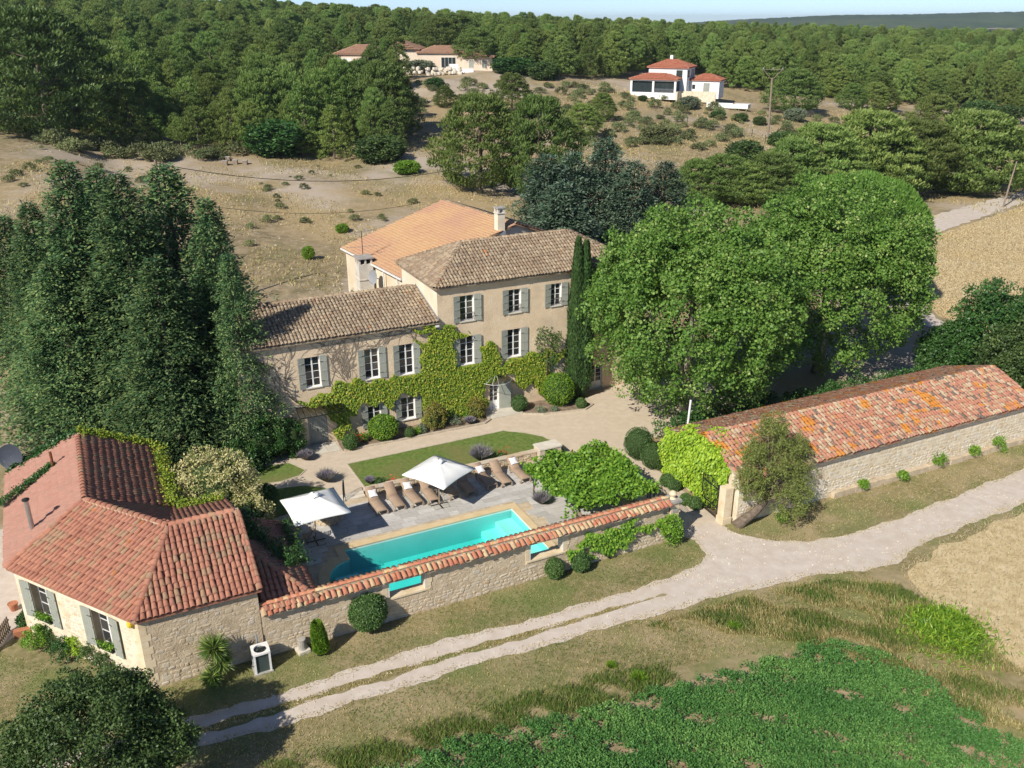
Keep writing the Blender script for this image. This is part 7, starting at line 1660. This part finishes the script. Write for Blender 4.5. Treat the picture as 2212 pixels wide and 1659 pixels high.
# ================================================================== pines
def pine_geo(h, r, ncl, nl, seed, lo=0.12, shape=0.9, L=0.62, W=0.2, wind=(0.12, 0.05), cone=0.0):
    rr = np.random.default_rng(seed); t_ = lo + (1 - lo) * rr.random(ncl) ** 0.85
    prof = np.sin(np.clip((t_ - lo) / (1 - lo), 0, 1) ** 0.62 * math.pi * 0.97) ** shape + 0.10
    prof = prof * (1 - cone) + cone * ((1 - np.clip((t_ - lo) / (1 - lo), 0, 1)) ** 0.75 + 0.06)
    az = rr.random(ncl) * 6.283; rad_ = r * prof * (0.45 + 0.58 * rr.random(ncl) ** 0.5) * (1 + 0.16 * np.sin(az * 3 + seed) + 0.12 * np.sin(az * 5 + t_ * 9))
    cc = np.stack([rad_ * np.cos(az), rad_ * np.sin(az), t_ * h * 0.97], 1)
    out = nz(np.stack([np.cos(az), np.sin(az), 0.5 + 0 * az], 1))
    rc = rr.uniform(0.25, 0.7, ncl) * r / 3.6
    D = nz(unit(ncl * nl) + 0.5 * np.repeat(out, nl, 0) + np.array([wind[0], wind[1], 0.35]))
    P = np.repeat(cc, nl, 0) + D * (np.repeat(rc, nl) * (0.3 + 0.7 * rr.random(ncl * nl) ** 0.5))[:, None] * np.array([1.15, 1.15, 0.8])
    T = nz(D * 0.5 + np.array([wind[0] * 2, wind[1], 0.95]) + 0.5 * unit(ncl * nl))
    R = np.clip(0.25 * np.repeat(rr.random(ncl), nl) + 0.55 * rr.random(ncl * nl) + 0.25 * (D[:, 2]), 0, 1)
    return diamonds(P, nz(D + 0.6 * unit(ncl * nl)), L * rr.uniform(.6, 1.3, ncl * nl) * r / 3.6, W * r / 3.6 * rr.uniform(.7, 1.2, ncl * nl), T, R)
PH = 10.0
DENSE = pine_geo(PH, 3.6, 420, 46, 31, 0.03, 0.8, 0.36, 0.125)
PG = [pine_geo(PH, 3.6, 300, 34, 21, L=0.42, W=0.14), pine_geo(PH, 3.3, 280, 34, 22, 0.05, 0.8, 0.42, 0.14, cone=0.6), pine_geo(PH, 3.9, 320, 34, 23, 0.2, 1.1, 0.42, 0.14), pine_geo(PH, 3.0, 260, 34, 24, 0.02, 0.75, 0.42, 0.14, cone=0.9), pine_geo(PH, 4.2, 330, 34, 25, 0.28, 0.9, 0.42, 0.14)]
PINES = []
def pine_proto(k, mat='l_pine', geo=None, name='pine_tree', L=None):
    t_ = bpy.data.objects.new(name, None); COL.objects.link(t_); OFF[t_.name] = np.zeros(3); q = PG[k] if geo is None else geo
    c_ = mk('crown', q[0], q[1], MAT[mat], t_, attr=q[2])
    g = G().tube([(0, 0, -0.6), (0.15, 0.1, PH * .4), (0, 0.1, PH * .9)], [0.2, 0.15, 0.04], 7)
    for q_ in range(5): a_ = q_ * 1.3 + k; g.tube([(0.1, 0.1, PH * (.3 + .1 * q_)), (1.7 * math.cos(a_), 1.7 * math.sin(a_), PH * (.4 + .1 * q_))], [0.07, 0.02], 5)
    g.mk('trunk', MAT['bark_pale'] if k in (2, 4) else MAT['bark'], t_); props(t_, 'x', 'tree'); return t_, c_
PROTO = {}
CROWN = {}
def put_tree(k, loc, h, w, rot, label, group=None, mat='l_pine', name='pine_tree', geo=None):
    key = (k, mat, name); r0 = (3.6, 3.3, 3.9, 3.0, 4.2, 3.6, 3.6, 3.6)[k]; sc = (w / r0, w / r0, h / PH)
    if key not in PROTO:
        PROTO[key], CROWN[key] = pine_proto(k, mat, geo, name); o = PROTO[key]; o.location = loc; o.rotation_euler = (0, 0, rot); o.scale = sc; props(o, label, 'tree', group)
    else: o = copy_thing(PROTO[key], loc, rot, sc, label, group)
    return o
def tree_px(x, yb, yt, hw, k, label, mat='l_pine', name='pine_tree', group=None, geo=None, rot=None):
    p = hit(x, yb); s = np.linalg.norm(p - CAMP) / CAM_F; tp = top_at(x, yt, p[1]); put_tree(k, p, max(1.0, tp[2] - p[2]), hw * s, random.uniform(-.4, .4) if rot is None else rot, label, group, mat, name, geo)
DENSE2 = pine_geo(PH, 3.6, 420, 46, 32, 0.22, 0.75, 0.36, 0.125)
tree_px(105, 292, 18, 122, 6, 'enormous round dark pine at the upper left', 'l_oak', 'broad_pine', None, DENSE)
tree_px(1035, 408, 205, 92, 6, 'big dark round pine standing on the field behind the barn roof', 'l_pine', 'pine_tree', None, DENSE)
tree_px(1160, 425, 208, 80, 6, 'light green pine just right of the big field pine', 'l_pine', 'pine_tree', None, DENSE)
tree_px(1105, 250, 158, 40, 6, 'pine on the slope above the big field pine', 'l_pine', 'pine_tree', None, DENSE)
tree_px(830, 300, 133, 62, 6, 'pointed pine at the edge of the wood below the cream villa', 'l_pine', 'pine_tree', None, DENSE)
tree_px(700, 310, 150, 50, 6, 'slender pine at the wood edge left of the pointed one', 'l_pine', 'pine_tree', None, DENSE)
tree_px(740, 300, 128, 45, 6, 'pine at the wood edge between two pointed pines', 'l_pine', 'pine_tree', None, DENSE)
tree_px(1560, 435, 335, 66, 6, 'yellow-green pine behind the blue cedars', 'l_pine', 'pine_tree', None, DENSE)
tree_px(1655, 440, 330, 60, 6, 'loose grey-green pine behind the plane tree top', 'l_pine', 'pine_tree', None, DENSE)
tree_px(1760, 425, 268, 85, 6, 'broad yellow-green pine left of the pale bare branches', 'l_pine', 'pine_tree', None, DENSE)
tree_px(1860, 425, 240, 95, 6, 'tall dark pine in the middle of the group by the far track', 'l_pine', 'pine_tree', None, DENSE)
tree_px(1965, 420, 262, 80, 7, 'wide pine with bare grey branches by the far track', 'l_pine', 'pine_tree', None, DENSE2)
tree_px(2085, 415, 240, 100, 6, 'wide windblown pine hanging over the far track', 'l_pine', 'pine_tree', None, DENSE)
tree_px(2010, 300, 205, 45, 6, 'small pine behind the wide windblown pine', 'l_pine', 'pine_tree', None, DENSE)
tree_px(1712, 244, 150, 50, 6, 'dense pine on the dry slope right of the power pole', 'l_pine', 'pine_tree', None, DENSE)
tree_px(1838, 236, 180, 25, 6, 'small neat pine on the grass right of the dense pine', 'l_pine', 'pine_tree', None, DENSE); tree_px(1884, 242, 178, 27, 6, 'second small neat pine on the grass', 'l_pine', 'pine_tree', None, DENSE); tree_px(1913, 242, 190, 22, 6, 'third small neat pine on the grass', 'l_pine', 'pine_tree', None, DENSE)
tree_px(990, 125, 32, 45, 7, 'tall umbrella-shaped pine rising over the cream villa roofs', 'l_pine', 'pine_tree', None, DENSE2); tree_px(952, 138, 40, 40, 7, 'dark tall pine with bare trunk in front of the cream villa', 'l_pine', 'pine_tree', None, DENSE2); tree_px(1030, 150, 62, 40, 7, 'tall pine at the right end of the cream villa', 'l_pine', 'pine_tree', None, DENSE2)
tree_px(880, 143, 78, 30, 6, 'bright small pine in front of the cream villa roof', 'l_pine', 'pine_tree', None, DENSE)
for (x, yb, yt, hw, lb_) in ((1505, 445, 345, 55, 'small pine between cedars and plane tree, left one'), (1610, 440, 352, 50, 'small pine between cedars and plane tree, right one'), (1700, 425, 300, 60, 'pine thicket above the plane tree, left part'), (1810, 420, 290, 70, 'pine thicket above the plane tree, middle part'), (1915, 425, 285, 70, 'pine thicket above the umbrella pine'), (2030, 415, 270, 70, 'pine thicket left of the windblown pine'), (2140, 395, 270, 60, 'pine at the right end of the thicket'), (1255, 300, 225, 38, 'pine on the slope above the light green pine'), (1300, 260, 200, 26, 'little pine on the slope below the white villa'), (960, 232, 185, 20, 'little pine on the slope below the boulders'), (780, 235, 175, 30, 'low pine in front of the cream villa, left one'), (735, 225, 160, 30, 'low pine below the corner of the cream villa'), (770, 180, 132, 20, 'young pine against the cream villa wall'), (715, 185, 118, 30, 'pine hiding the left end of the cream villa'), (815, 178, 128, 24, 'young pine before the middle of the cream villa'), (690, 240, 150, 34, 'pine at the wood edge left of the cream villa')):
    tree_px(x, yb, yt, hw, 6, lb_, 'l_pine', 'pine_tree', None, DENSE)
BUSHG = clumps((0, 0, 4.6), (3.3, 3.3, 4.6), 170, 42, 1.1, 0.55, 0.34, -0.95, 0.55, 0.3, 0, 0.07)
tree_px(598, 335, 256, 56, 5, 'rounded dark broadleaf bush at the foot of the pine wood', 'l_laurel', 'broadleaf_tree', None, BUSHG)
for (x, yb, yt, hw, m_, lb_) in ((822, 350, 290, 48, 'l_oak', 'dark broadleaf thicket left of the big field pine'), (880, 375, 345, 26, 'l_bright', 'small fresh green bush beside the dirt bank'), (1606, 362, 300, 36, 'l_oak', 'dark oak bush alone on the dry field'), (1690, 318, 282, 28, 'l_oak', 'dark oak bush by the power pole foot'), (1487, 236, 206, 18, 'l_olive', 'olive tree with forked trunk below the white villa'), (1716, 262, 232, 20, 'l_olive', 'pale olive tree right of the power pole'), (1060, 150, 112, 45, 'l_laurel', 'dark hedge tree right of the cream villa'), (1110, 160, 120, 42, 'l_laurel', 'dark hedge tree further right of the cream villa'), (1175, 172, 130, 30, 'l_oak', 'oak at the wood edge between the two villas'), (667, 560, 530, 12, 'l_bright', 'bright little bush behind the barn on the field'), (740, 503, 482, 13, 'l_bright', 'pale green tuft bush on the stony field'), (905, 158, 128, 32, 'l_olive', 'grey olive bush on the cream villa terrace'), (860, 155, 130, 24, 'l_olive', 'grey-green bush on the cream villa boulders'), (940, 190, 166, 18, 'l_laurel', 'single dark shrub on the dry slope below the villa'), (1388, 218, 205, 9, 'l_oak', 'clipped little bush before the white villa'), (1550, 255, 238, 14, 'l_oak', 'small oak bush on the dry slope, left one'), (1600, 262, 243, 13, 'l_oak', 'small oak bush on the dry slope, right one'), (1640, 270, 250, 12, 'l_oak', 'small oak bush near the power pole'), (1230, 300, 262, 30, 'l_scrub', 'scrubby thicket on the slope above the cedars'), (1420, 300, 268, 34, 'l_scrub', 'scrubby thicket below the white villa'), (2110, 260, 215, 30, 'l_oak', 'oak at the wood edge far right'), (2170, 265, 225, 28, 'l_oak', 'oak at the wood edge, rightmost')):
    tree_px(x, yb, yt, hw, 5, lb_, m_, 'broadleaf_tree' if hw > 25 else 'shrub', None, BUSHG)
# the wood itself
LOWP = np.array([(-200, 250), (0, 258), (120, 285), (240, 322), (330, 330), (560, 333), (650, 343), (780, 348), (840, 335), (868, 300), (874, 215), (800, 190), (745, 178), (700, 172), (699, 128), (1032, 112), (1040, 150), (1100, 158), (1190, 170), (1300, 172), (1345, 176), (1350, 160), (1530, 160), (1545, 195), (1660, 205), (1700, 205), (1820, 215), (2000, 232), (2120, 240), (2400, 248)], float)
def y_low(x): return np.interp(x, LOWP[:, 0], LOWP[:, 1])
cand = []
for (s, y0, y1) in ((5.2, 120, 300), (6.5, 300, 460), (8.5, 460, 760)):
    for Y in np.arange(y0, y1, s):
        X = np.arange(-0.75 * Y - 20, 0.75 * Y + 20, s); X = X + rng.uniform(-.45, .45, len(X)) * s; Yj = Y + rng.uniform(-.45, .45, len(X)) * s
        Z = terrain(X, Yj); x, y = project(np.stack([X, Yj, Z], 1)); ok = (x > -120) & (x < 2330) & (y < y_low(x)) & (y > -60)
        cand.append(np.stack([X, Yj, Z], 1)[ok])
cand = np.vstack(cand)
keep = np.ones(len(cand), bool)
for q, rr_k in ((hit(1352, 199) + np.array([12, 5, 0]), 19), (hit(742, 152) + np.array([20, 3, 0]), 25), (hit(105, 292), 8), (hit(268, 33), 10)): keep &= np.linalg.norm(cand[:, :2] - q[:2], axis=1) > rr_k
px_, py_ = project(cand); keep &= ~((px_ > 690) & (px_ < 800) & (py_ > 135) & (py_ < 240)); cand = cand[keep]; cand = cand[np.argsort(np.linalg.norm(cand - CAMP, axis=1))]
print('forest trees', len(cand))
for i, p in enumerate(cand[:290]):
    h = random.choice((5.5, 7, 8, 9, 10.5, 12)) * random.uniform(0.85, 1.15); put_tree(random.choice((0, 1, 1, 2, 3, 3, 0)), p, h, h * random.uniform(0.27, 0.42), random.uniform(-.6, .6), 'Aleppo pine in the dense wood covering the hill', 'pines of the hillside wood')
pts = cand[290:]
me = bpy.data.meshes.new('wood'); me.from_pydata([tuple(map(float, p)) for p in pts], [], []); wood = bpy.data.objects.new('pine_wood', me); COL.objects.link(wood)
props(wood, 'pine wood covering the hills to the skyline', 'wood', None, 'stuff')
ng = bpy.data.node_groups.new('scatter', 'GeometryNodeTree'); ng.interface.new_socket('Geometry', in_out='INPUT', socket_type='NodeSocketGeometry'); ng.interface.new_socket('Geometry', in_out='OUTPUT', socket_type='NodeSocketGeometry')
N_ = ng.nodes; gi, go = N_.new('NodeGroupInput'), N_.new('NodeGroupOutput'); ip = N_.new('GeometryNodeInstanceOnPoints'); jn = N_.new('GeometryNodeJoinGeometry')
for key, c_ in CROWN.items():
    if key[1] == 'l_pine':
        oi = N_.new('GeometryNodeObjectInfo'); oi.inputs['Object'].default_value = c_; oi.transform_space = 'ORIGINAL'; oi.inputs['As Instance'].default_value = True; ng.links.new(oi.outputs['Geometry'], jn.inputs[0])
rv = N_.new('FunctionNodeRandomValue'); rv.data_type = 'FLOAT_VECTOR'; rv.inputs[0].default_value = (0.6, 0.6, 0.5); rv.inputs[1].default_value = (1.35, 1.35, 1.3)
rr_n = N_.new('FunctionNodeRandomValue'); rr_n.data_type = 'FLOAT_VECTOR'; rr_n.inputs[0].default_value = (-0.05, -0.05, -0.8); rr_n.inputs[1].default_value = (0.05, 0.05, 0.8)
ip.inputs['Pick Instance'].default_value = True
ng.links.new(gi.outputs[0], ip.inputs['Points']); ng.links.new(jn.outputs[0], ip.inputs['Instance']); ng.links.new(rv.outputs[0], ip.inputs['Scale']); ng.links.new(rr_n.outputs[0], ip.inputs['Rotation']); ng.links.new(ip.outputs[0], go.inputs[0])
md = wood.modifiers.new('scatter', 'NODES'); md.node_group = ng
# garrigue bushes on the slopes and low scrub at the wood edge
SG = clumps((0, 0, 0.5), (0.9, 0.9, 0.6), 34, 26, 0.3, 0.22, 0.10, -0.4, 0.4, 0.4, 0, 0.12)
sb = None; cnt = 0; tries = 0
zones = [([(890, 180), (1340, 190), (1560, 240), (1640, 290), (1480, 330), (1290, 330), (1200, 240), (980, 215), (900, 250)], 170, 0.95, 'low grey-green garrigue bush on the dry slope below the villas'), ([(0, 262), (240, 318), (330, 330), (520, 332), (520, 348), (330, 350), (200, 340), (0, 290)], 60, 1.3, 'scrub bush along the foot of the pine wood at the left'), ([(1560, 245), (2000, 250), (2212, 290), (2212, 330), (1960, 290), (1700, 300)], 34, 0.9, 'dry bush dotted on the grass right of the power pole'), ([(380, 360), (900, 350), (1000, 420), (600, 560), (480, 560), (560, 420)], 26, 0.45, 'tiny tuft on the stony field behind the barn'), ([(0, 300), (300, 345), (440, 400), (120, 420), (0, 400)], 24, 0.6, 'grey tuft on the stony mound at the left')]
for (poly, n_, s_, lb_) in zones:
    xs = [q[0] for q in poly]; ys = [q[1] for q in poly]; k = 0
    while k < n_:
        x, y = random.uniform(min(xs), max(xs)), random.uniform(min(ys), max(ys))
        if not in_poly(x, y, poly): continue
        p = hit(x, y); s = s_ * random.uniform(0.5, 1.6); k += 1
        if sb is None:
            sb = bpy.data.objects.new('scrub_bush', None); COL.objects.link(sb); OFF[sb.name] = np.zeros(3); mk('leaves', SG[0], SG[1], MAT['l_scrub'], sb, attr=SG[2]); sb.location = p; sb.scale = (s, s, s); props(sb, lb_, 'bush', lb_)
        else: copy_thing(sb, p, random.uniform(0, 6), (s, s, s * random.uniform(.7, 1.1)), lb_, lb_)

# ================================================================== far ridge
xs = np.arange(250, 4200, 14.0); ysr = np.arange(2500, 3700, 24.0); XX, YY = np.meshgrid(xs, ysr)
prof = np.interp(XX / 3000.0, [0.08, 0.2, 0.28, 0.36, 0.45, 0.58, 0.9, 1.4], [20, 30, 44, 52, 57, 63, 70, 60]) * np.sin(np.clip((YY - 2450) / 1250, 0, 1) * math.pi) ** 0.6
ZZ = prof - 8 + 3.5 * np.sin(XX * 0.011) * np.sin(YY * 0.006) + rng.uniform(-2.6, 2.6, XX.shape)
nx_, ny_ = len(xs), len(ysr); ii = np.arange((nx_ - 1) * (ny_ - 1)); r_ = ii // (nx_ - 1); c_ = ii % (nx_ - 1)
MAT['far'] = noisy('far_forest', [(0.022, 0.045, 0.016), (0.05, 0.085, 0.028)], 0.02, bump=0, big=[(0.004, (0.075, 0.10, 0.04, 1), 0.7, 0.45, 0.6)])
mk('far_hills', np.stack([XX, YY, ZZ], -1).reshape(-1, 3), np.stack([r_ * nx_ + c_, r_ * nx_ + c_ + 1, (r_ + 1) * nx_ + c_ + 1, (r_ + 1) * nx_ + c_], 1), MAT['far'], kind='structure')

# ================================================================== grass and crops
def scatter(poly, n, fn=None):
    P = np.array(poly, float); lo, hi = P.min(0), P.max(0); out = []
    x = rng.uniform(lo[0], hi[0], n * 3); y = rng.uniform(lo[1], hi[1], n * 3); c = np.zeros(len(x), bool); j = len(P) - 1
    for i in range(len(P)):
        if P[i][1] != P[j][1]: c ^= ((P[i][1] > y) != (P[j][1] > y)) & (x < (P[j][0] - P[i][0]) * (y - P[i][1]) / (P[j][1] - P[i][1]) + P[i][0])
        j = i
    x, y = x[c][:n], y[c][:n]
    if fn is not None: k = fn(x, y); x, y = x[k], y[k]
    return x, y
def blades(name, a, b, h, w, mat, lean=0.5, z0=0.02, label=None, cat=None, wind=(0, 0), rv=None, world=False):
    m = len(a)
    P = np.outer(a, EX) + np.outer(b, EY) + EZ * z0
    if world: P = np.stack([a, b, terrain(a, b)], 1)
    T = np.array([wind[0], wind[1], 1.0]) + lean * unit(m); hh = h * rng.uniform(.5, 1.35, m)
    geo = diamonds(P, unit(m), hh, w, T, rv); return mk(name, geo[0], geo[1], MAT[mat], None, kind='stuff', attr=geo[2], label=label, cat=cat)
ns = lambda a, b, s, o=0.0: np.sin(a * s + o) * np.sin(b * s * 1.3 + 1.7 + o) + 0.6 * np.sin(a * s * 2.3 + b * s * 1.9 + o)
FV = [(-7, 40), (-1, 34.2), (26.5, 34.1), (27.6, 33.2), (27.0, 31.9), (24.5, 31.4), (17.5, 31.4), (10.6, 31.95), (3.3, 31.8), (-10, 31.9), (-14, 36)]
a, b = scatter(FV, 26000); k = ns(a, b, 0.9) + rng.normal(size=len(a)) * .5 > -0.5
blades('verge_grass', a[k], b[k], 0.075, 0.028, 'l_grass', 0.8, label='short mown green grass between wall and track', cat='grass')
blades('verge_hay', a[~k], b[~k], 0.075, 0.026, 'l_hay', 0.9, label='dry brownish grass between wall and track', cat='grass')
LV = [(0, 29.7), (12, 29.4), (21.6, 28.9), (31, 28), (34, 27), (35, 24), (33, 20), (31, 15), (29.6, 17.5), (27.6, 21.5), (25.0, 24.3), (21, 25.4), (14, 26.4), (7, 26.6), (-2, 27)]
a, b = scatter(LV, 30000); k = ns(a, b, 0.8, 1.0) + rng.normal(size=len(a)) * .6 > 0.35
blades('lower_grass', a[k], b[k], 0.11, 0.03, 'l_grass', 0.8, label='patchy green grass below the track', cat='grass'); blades('lower_hay', a[~k], b[~k], 0.09, 0.028, 'l_hay', 0.9, label='dry trampled grass below the track', cat='grass')
a, b = scatter([(30, 33.7), (33, 30.9), (42, 30.6), (56, 31.4), (70, 32.2), (70, 33.9), (31, 33.8)], 9000); blades('barn_verge_hay', a, b, 0.10, 0.03, 'l_hay', 0.9, label='dry grass strip along the long barn', cat='grass')
a, b = scatter([(-12, 30.75), (4, 30.5), (12, 30.4), (18, 30.15), (23.3, 30.18), (18, 30.45), (12, 30.75), (4, 30.9), (-12, 31.2)], 6000); blades('strip_hay', a, b, 0.10, 0.028, 'l_hay', 0.8, label='dry grass strip between the wheel ruts', cat='grass')
# ragged tufts along both edges of the track
ea, eb = [], []
for L_ in (LOWER, UPPER):
    for i in range(len(L_) - 1):
        p, q = np.array(L_[i]), np.array(L_[i + 1]); m = int(np.linalg.norm(q - p) * 55)
        if 29.9 < p[0] < 30.5 and p[1] > 34: continue
        s = rng.random(m)[:, None]; w = p + (q - p) * s + rng.normal(size=(m, 2)) * 0.14; ea.append(w[:, 0]); eb.append(w[:, 1])
a, b = np.concatenate(ea), np.concatenate(eb); k = b < 34.2; blades('track_edge_grass', a[k], b[k], 0.09, 0.03, 'l_hay', 0.9, label='scattered dry grass fraying the track edges', cat='grass')
# tall dry grass and weeds at the field corner
TG = [(21, 28.4), (27, 28.1), (31.5, 27.4), (34.6, 25.6), (35.0, 22), (34.2, 17), (33, 12), (30.6, 13), (30, 17), (28.6, 21.5), (26.8, 24.2), (24.5, 26), (22.5, 27)]
a, b = scatter(TG, 42000); d_ = ns(a, b, 1.1, 2.0); k = (d_ > -0.5); a, b, d_ = a[k], b[k], d_[k]; gk = d_ + rng.normal(size=len(a)) * .35 > 0.3
blades('tall_hay', a[~gk], b[~gk], 0.33, 0.028, 'l_hay', 0.45, wind=(-0.35, -0.1), label='tall bleached grass bent over at the field corner', cat='grass'); blades('tall_grass', a[gk], b[gk], 0.33, 0.03, 'l_grass', 0.45, wind=(-0.3, -0.1), label='tall green grass at the field corner', cat='grass')
_mg = [tuple(float(q) for q in ab_of(on_z(x, y))) for x, y in ((500, 1680), (583, 1655), (747, 1628), (1075, 1526), (1200, 1490), (1330, 1455), (1460, 1440), (1448, 1483), (1290, 1533), (1075, 1585), (914, 1628), (840, 1665), (780, 1690))]
a, b = scatter(_mg, 20000); a = a + rng.normal(size=len(a)) * 0.25; b = b + rng.normal(size=len(b)) * 0.22; k = ns(a, b, 1.7, .5) + 0.5 * rng.normal(size=len(a)) > -0.35; a, b = a[k], b[k]; blades('margin_grass', a, b, 0.28, 0.03, 'l_grass', 0.5, wind=(-0.1, 0), label='green grass margin above the crop', cat='grass')
q_ = on_z(2040, 1370); ca, cb = ab_of(q_); m = 5200; sp = rng.normal(size=(m, 2)) * np.array([0.95, 0.95]); P = E(ca, cb, 0.05) + np.outer(sp[:, 0], EX) + np.outer(sp[:, 1], EY) + np.outer(np.maximum(0, 0.85 - 0.22 * (sp ** 2).sum(1)) * rng.random(m), EZ)
plant('reed_clump', E(ca, cb, 0), 'big fresh green clump of reedy weeds beside the crop', 'plant', [('leaves', diamonds(P, unit(m), 0.34 * rng.uniform(.6, 1.3, m), 0.06, nz(unit(m) + EZ * 0.7)), MAT['l_bright'])])
for i, (x, y, r, lb_) in enumerate(((500, 1560, .3, 'x'), (1380, 1470, .38, 'round green tussock above the crop edge'), (1320, 1440, .22, 'small green tussock above the crop edge'), (1585, 1360, .35, 'low thistle plant on the dry verge'))):
    if i == 0: continue
    qq = on_z(x, y); aa, bb = ab_of(qq); m = 700; d = unit(m); d[:, 2] = np.abs(d[:, 2]); plant('tussock', qq, lb_, 'plant', [('blades', diamonds(qq + d * r * .3 * np.array([1, 1, .3]), unit(m), r * rng.uniform(.7, 1.3, m), 0.035, nz(d + EZ * .5)), MAT['l_bright'])], 'green tussocks above the crop')
# lucerne crop
CP = np.array(CROP)
def edge_dist(a, b):
    d = np.full(len(a), 1e9)
    for i in range(len(CP) - 3):
        p, q = CP[i], CP[i + 1]; v = q - p; t_ = np.clip(((a - p[0]) * v[0] + (b - p[1]) * v[1]) / (v @ v), 0, 1); d = np.minimum(d, np.hypot(a - p[0] - t_ * v[0], b - p[1] - t_ * v[1]))
    return d
def crop_ok(a, b):
    row = np.abs(((a * 0.52 + b * 0.85 + 0.15 * np.sin(a)) % 1.9) - 0.95)
    thin = np.clip(edge_dist(a, b) / 1.6, 0, 1)
    return (ns(a, b, 1.5, .4) > -0.85 + 0.35 * rng.normal(size=len(a))) & ((row > 0.10 + 0.16 * (1 - thin)) | (rng.random(len(a)) < 0.4)) & (ns(a, b, 2.6, 1.1) + 1.6 * thin + 0.35 * rng.normal(size=len(a)) > 0.25)
a, b = scatter(CROP, 30000, crop_ok); k = (b * 0 + 1 > 0)
P_ = np.outer(a, EX) + np.outer(b, EY); x_, y_ = project(P_); k = (y_ < 1720) & (x_ > 650) & (x_ < 2300); a, b = a[k], b[k]
m = len(a); per = 15; ht = 0.34 * rng.uniform(.6, 1.3, m)
az = rng.random(m * per) * 6.283; rr = 0.11 * np.sqrt(rng.random(m * per)); zz = rng.random(m * per) ** 0.6
P = np.repeat(np.outer(a, EX) + np.outer(b, EY), per, 0) + np.stack([rr * np.cos(az), rr * np.sin(az), 0.03 + zz * np.repeat(ht, per)], 1)
geo = diamonds(P, nz(EZ * 0.7 + 0.8 * unit(m * per)), 0.085 * rng.uniform(.7, 1.4, m * per), 0.06, nz(unit(m * per) + EZ * .3), np.clip(0.35 * np.repeat(rng.random(m), per) + .4 * zz + .25 * rng.random(m * per) + 0.12 * np.repeat(ns(a, b, 0.7), per), 0, 1))
mk('lucerne_crop', geo[0], geo[1], MAT['l_lucerne'], None, kind='stuff', attr=geo[2], label='dense dark green lucerne crop with bare patches', cat='crop')
# stubble, wheat and far dry grass
a, b = scatter([(34.9, 24.8), (35.9, 26.6), (40, 27.4), (48, 28.0), (60, 28.5), (60, 18), (45, 8), (34.0, 12), (34.0, 20)], 34000); blades('straw', a, b, 0.20, 0.035, 'l_stubble', 0.9, label='pale straw stubble at the right edge', cat='stubble')
a, b = scatter(PX(((1990, 522), (2212, 446), (2300, 420), (2300, 830), (2212, 785), (2088, 708), (2030, 684), (1990, 640))), 36000); blades('wheat_straw', a, b, 0.30, 0.10, 'l_stubble', 0.8, label='golden cut straw of the wheat field', cat='stubble')
n = 90000; x = rng.uniform(-75, 60, n); y = 70 + 120 * rng.random(n) ** 1.3; aa, bb = x * EX[0] + y * EX[1], x * EY[0] + y * EY[1]
k = (bb > 73) & (ns(x, y, 0.16, .6) > -0.25) & ~((aa > 18) & (aa < 45) & (bb < 84)); blades('field_hay', x[k], y[k], 0.36, 0.10, 'l_hay', 0.7, label='dry tan grass patches on the stony field', cat='grass', world=True)
n = 26000; x = rng.uniform(10, 130, n); y = rng.uniform(130, 235, n); k = ns(x, y, 0.12) > -0.4; blades('slope_hay', x[k], y[k], 0.45, 0.14, 'l_hay', 0.7, label='dry grass on the slope below the white villa', cat='grass', world=True)
# stones lying on the field behind
n = 1500; x = rng.uniform(-72, 25, n); y = 72 + 75 * rng.random(n); k = ns(x, y, 0.14, 2.2) > 0.1; x, y = x[k], y[k]; bb = x * EY[0] + y * EY[1]; k = bb > 74; x, y = x[k], y[k]
g = G(); at = []
for i in range(len(x)):
    V, F = STONES[i % 9]; s = random.uniform(0.06, 0.2); p = np.array([x[i], y[i], float(terrain(x[i], y[i])) - 0.02]); t_ = random.uniform(0, 6); u_ = np.array([math.cos(t_), math.sin(t_), 0]); v_ = np.array([-u_[1], u_[0], 0])
    g.add([p + u_ * q[0] * s * 1.5 + v_ * q[1] * s + EZ * q[2] * s * .5 for q in V], F); at += [random.random()] * len(V)
mk('field_stones', g.v, g.f, MAT['stone_pale'], None, kind='stuff', attr=at, label='pale stones strewn over the field behind the house', cat='stones')

# loose stones on the track
ta, tb = scatter(LOWER + UPPER, 5200); g = G(); at = []
kk = (ns(ta, tb, 0.9, 3.0) > 0.1) | (rng.random(len(ta)) < 0.25)
for i in np.nonzero(kk & (ta < 62))[0]:
    V, F = STONES[i % 9]; s = 0.02 + 0.05 * random.random() ** 3; p = E(ta[i], tb[i], 0.016); t_ = random.uniform(0, 6); u_ = np.array([math.cos(t_), math.sin(t_), 0]); v_ = np.array([-u_[1], u_[0], 0])
    g.add([p + u_ * q[0] * s * 1.5 + v_ * q[1] * s + EZ * q[2] * s * .5 for q in V], F); at += [random.random()] * len(V)
mk('track_stones', g.v, g.f, MAT['stone_pale'], None, kind='stuff', attr=at, label='loose pale pebbles on the dirt track', cat='stones')
# ================================================================== air
_zl, _zh = float(_ZZ.min()) - 12.0, 78.0
hz = G().obox(((_X[0] + _X[-1]) / 2, (_Y[0] + _Y[-1]) / 2, (_zl + _zh) / 2), ((_X[-1] - _X[0]) / 2 + 60, 0, 0), (0, (_Y[-1] - _Y[0]) / 2 + 60, 0), (0, 0, (_zh - _zl) / 2)).mk('haze', None, kind='stuff', label='thin summer haze over the distant hills', cat='haze')
t = Nt('haze'); t.n.remove(t.b); pv = t.new('VolumePrincipled'); pv.inputs['Color'].default_value = (0.78, 0.88, 1.0, 1); pv.inputs['Density'].default_value = 0.0001; pv.inputs['Anisotropy'].default_value = 0.2
t.ln(pv.outputs[0], t.n['Material Output'].inputs['Volume']); hz.data.materials.append(t.m)
cy.volume_bounces = 0; cy.volume_max_steps = 16; cy.volume_step_rate = 10
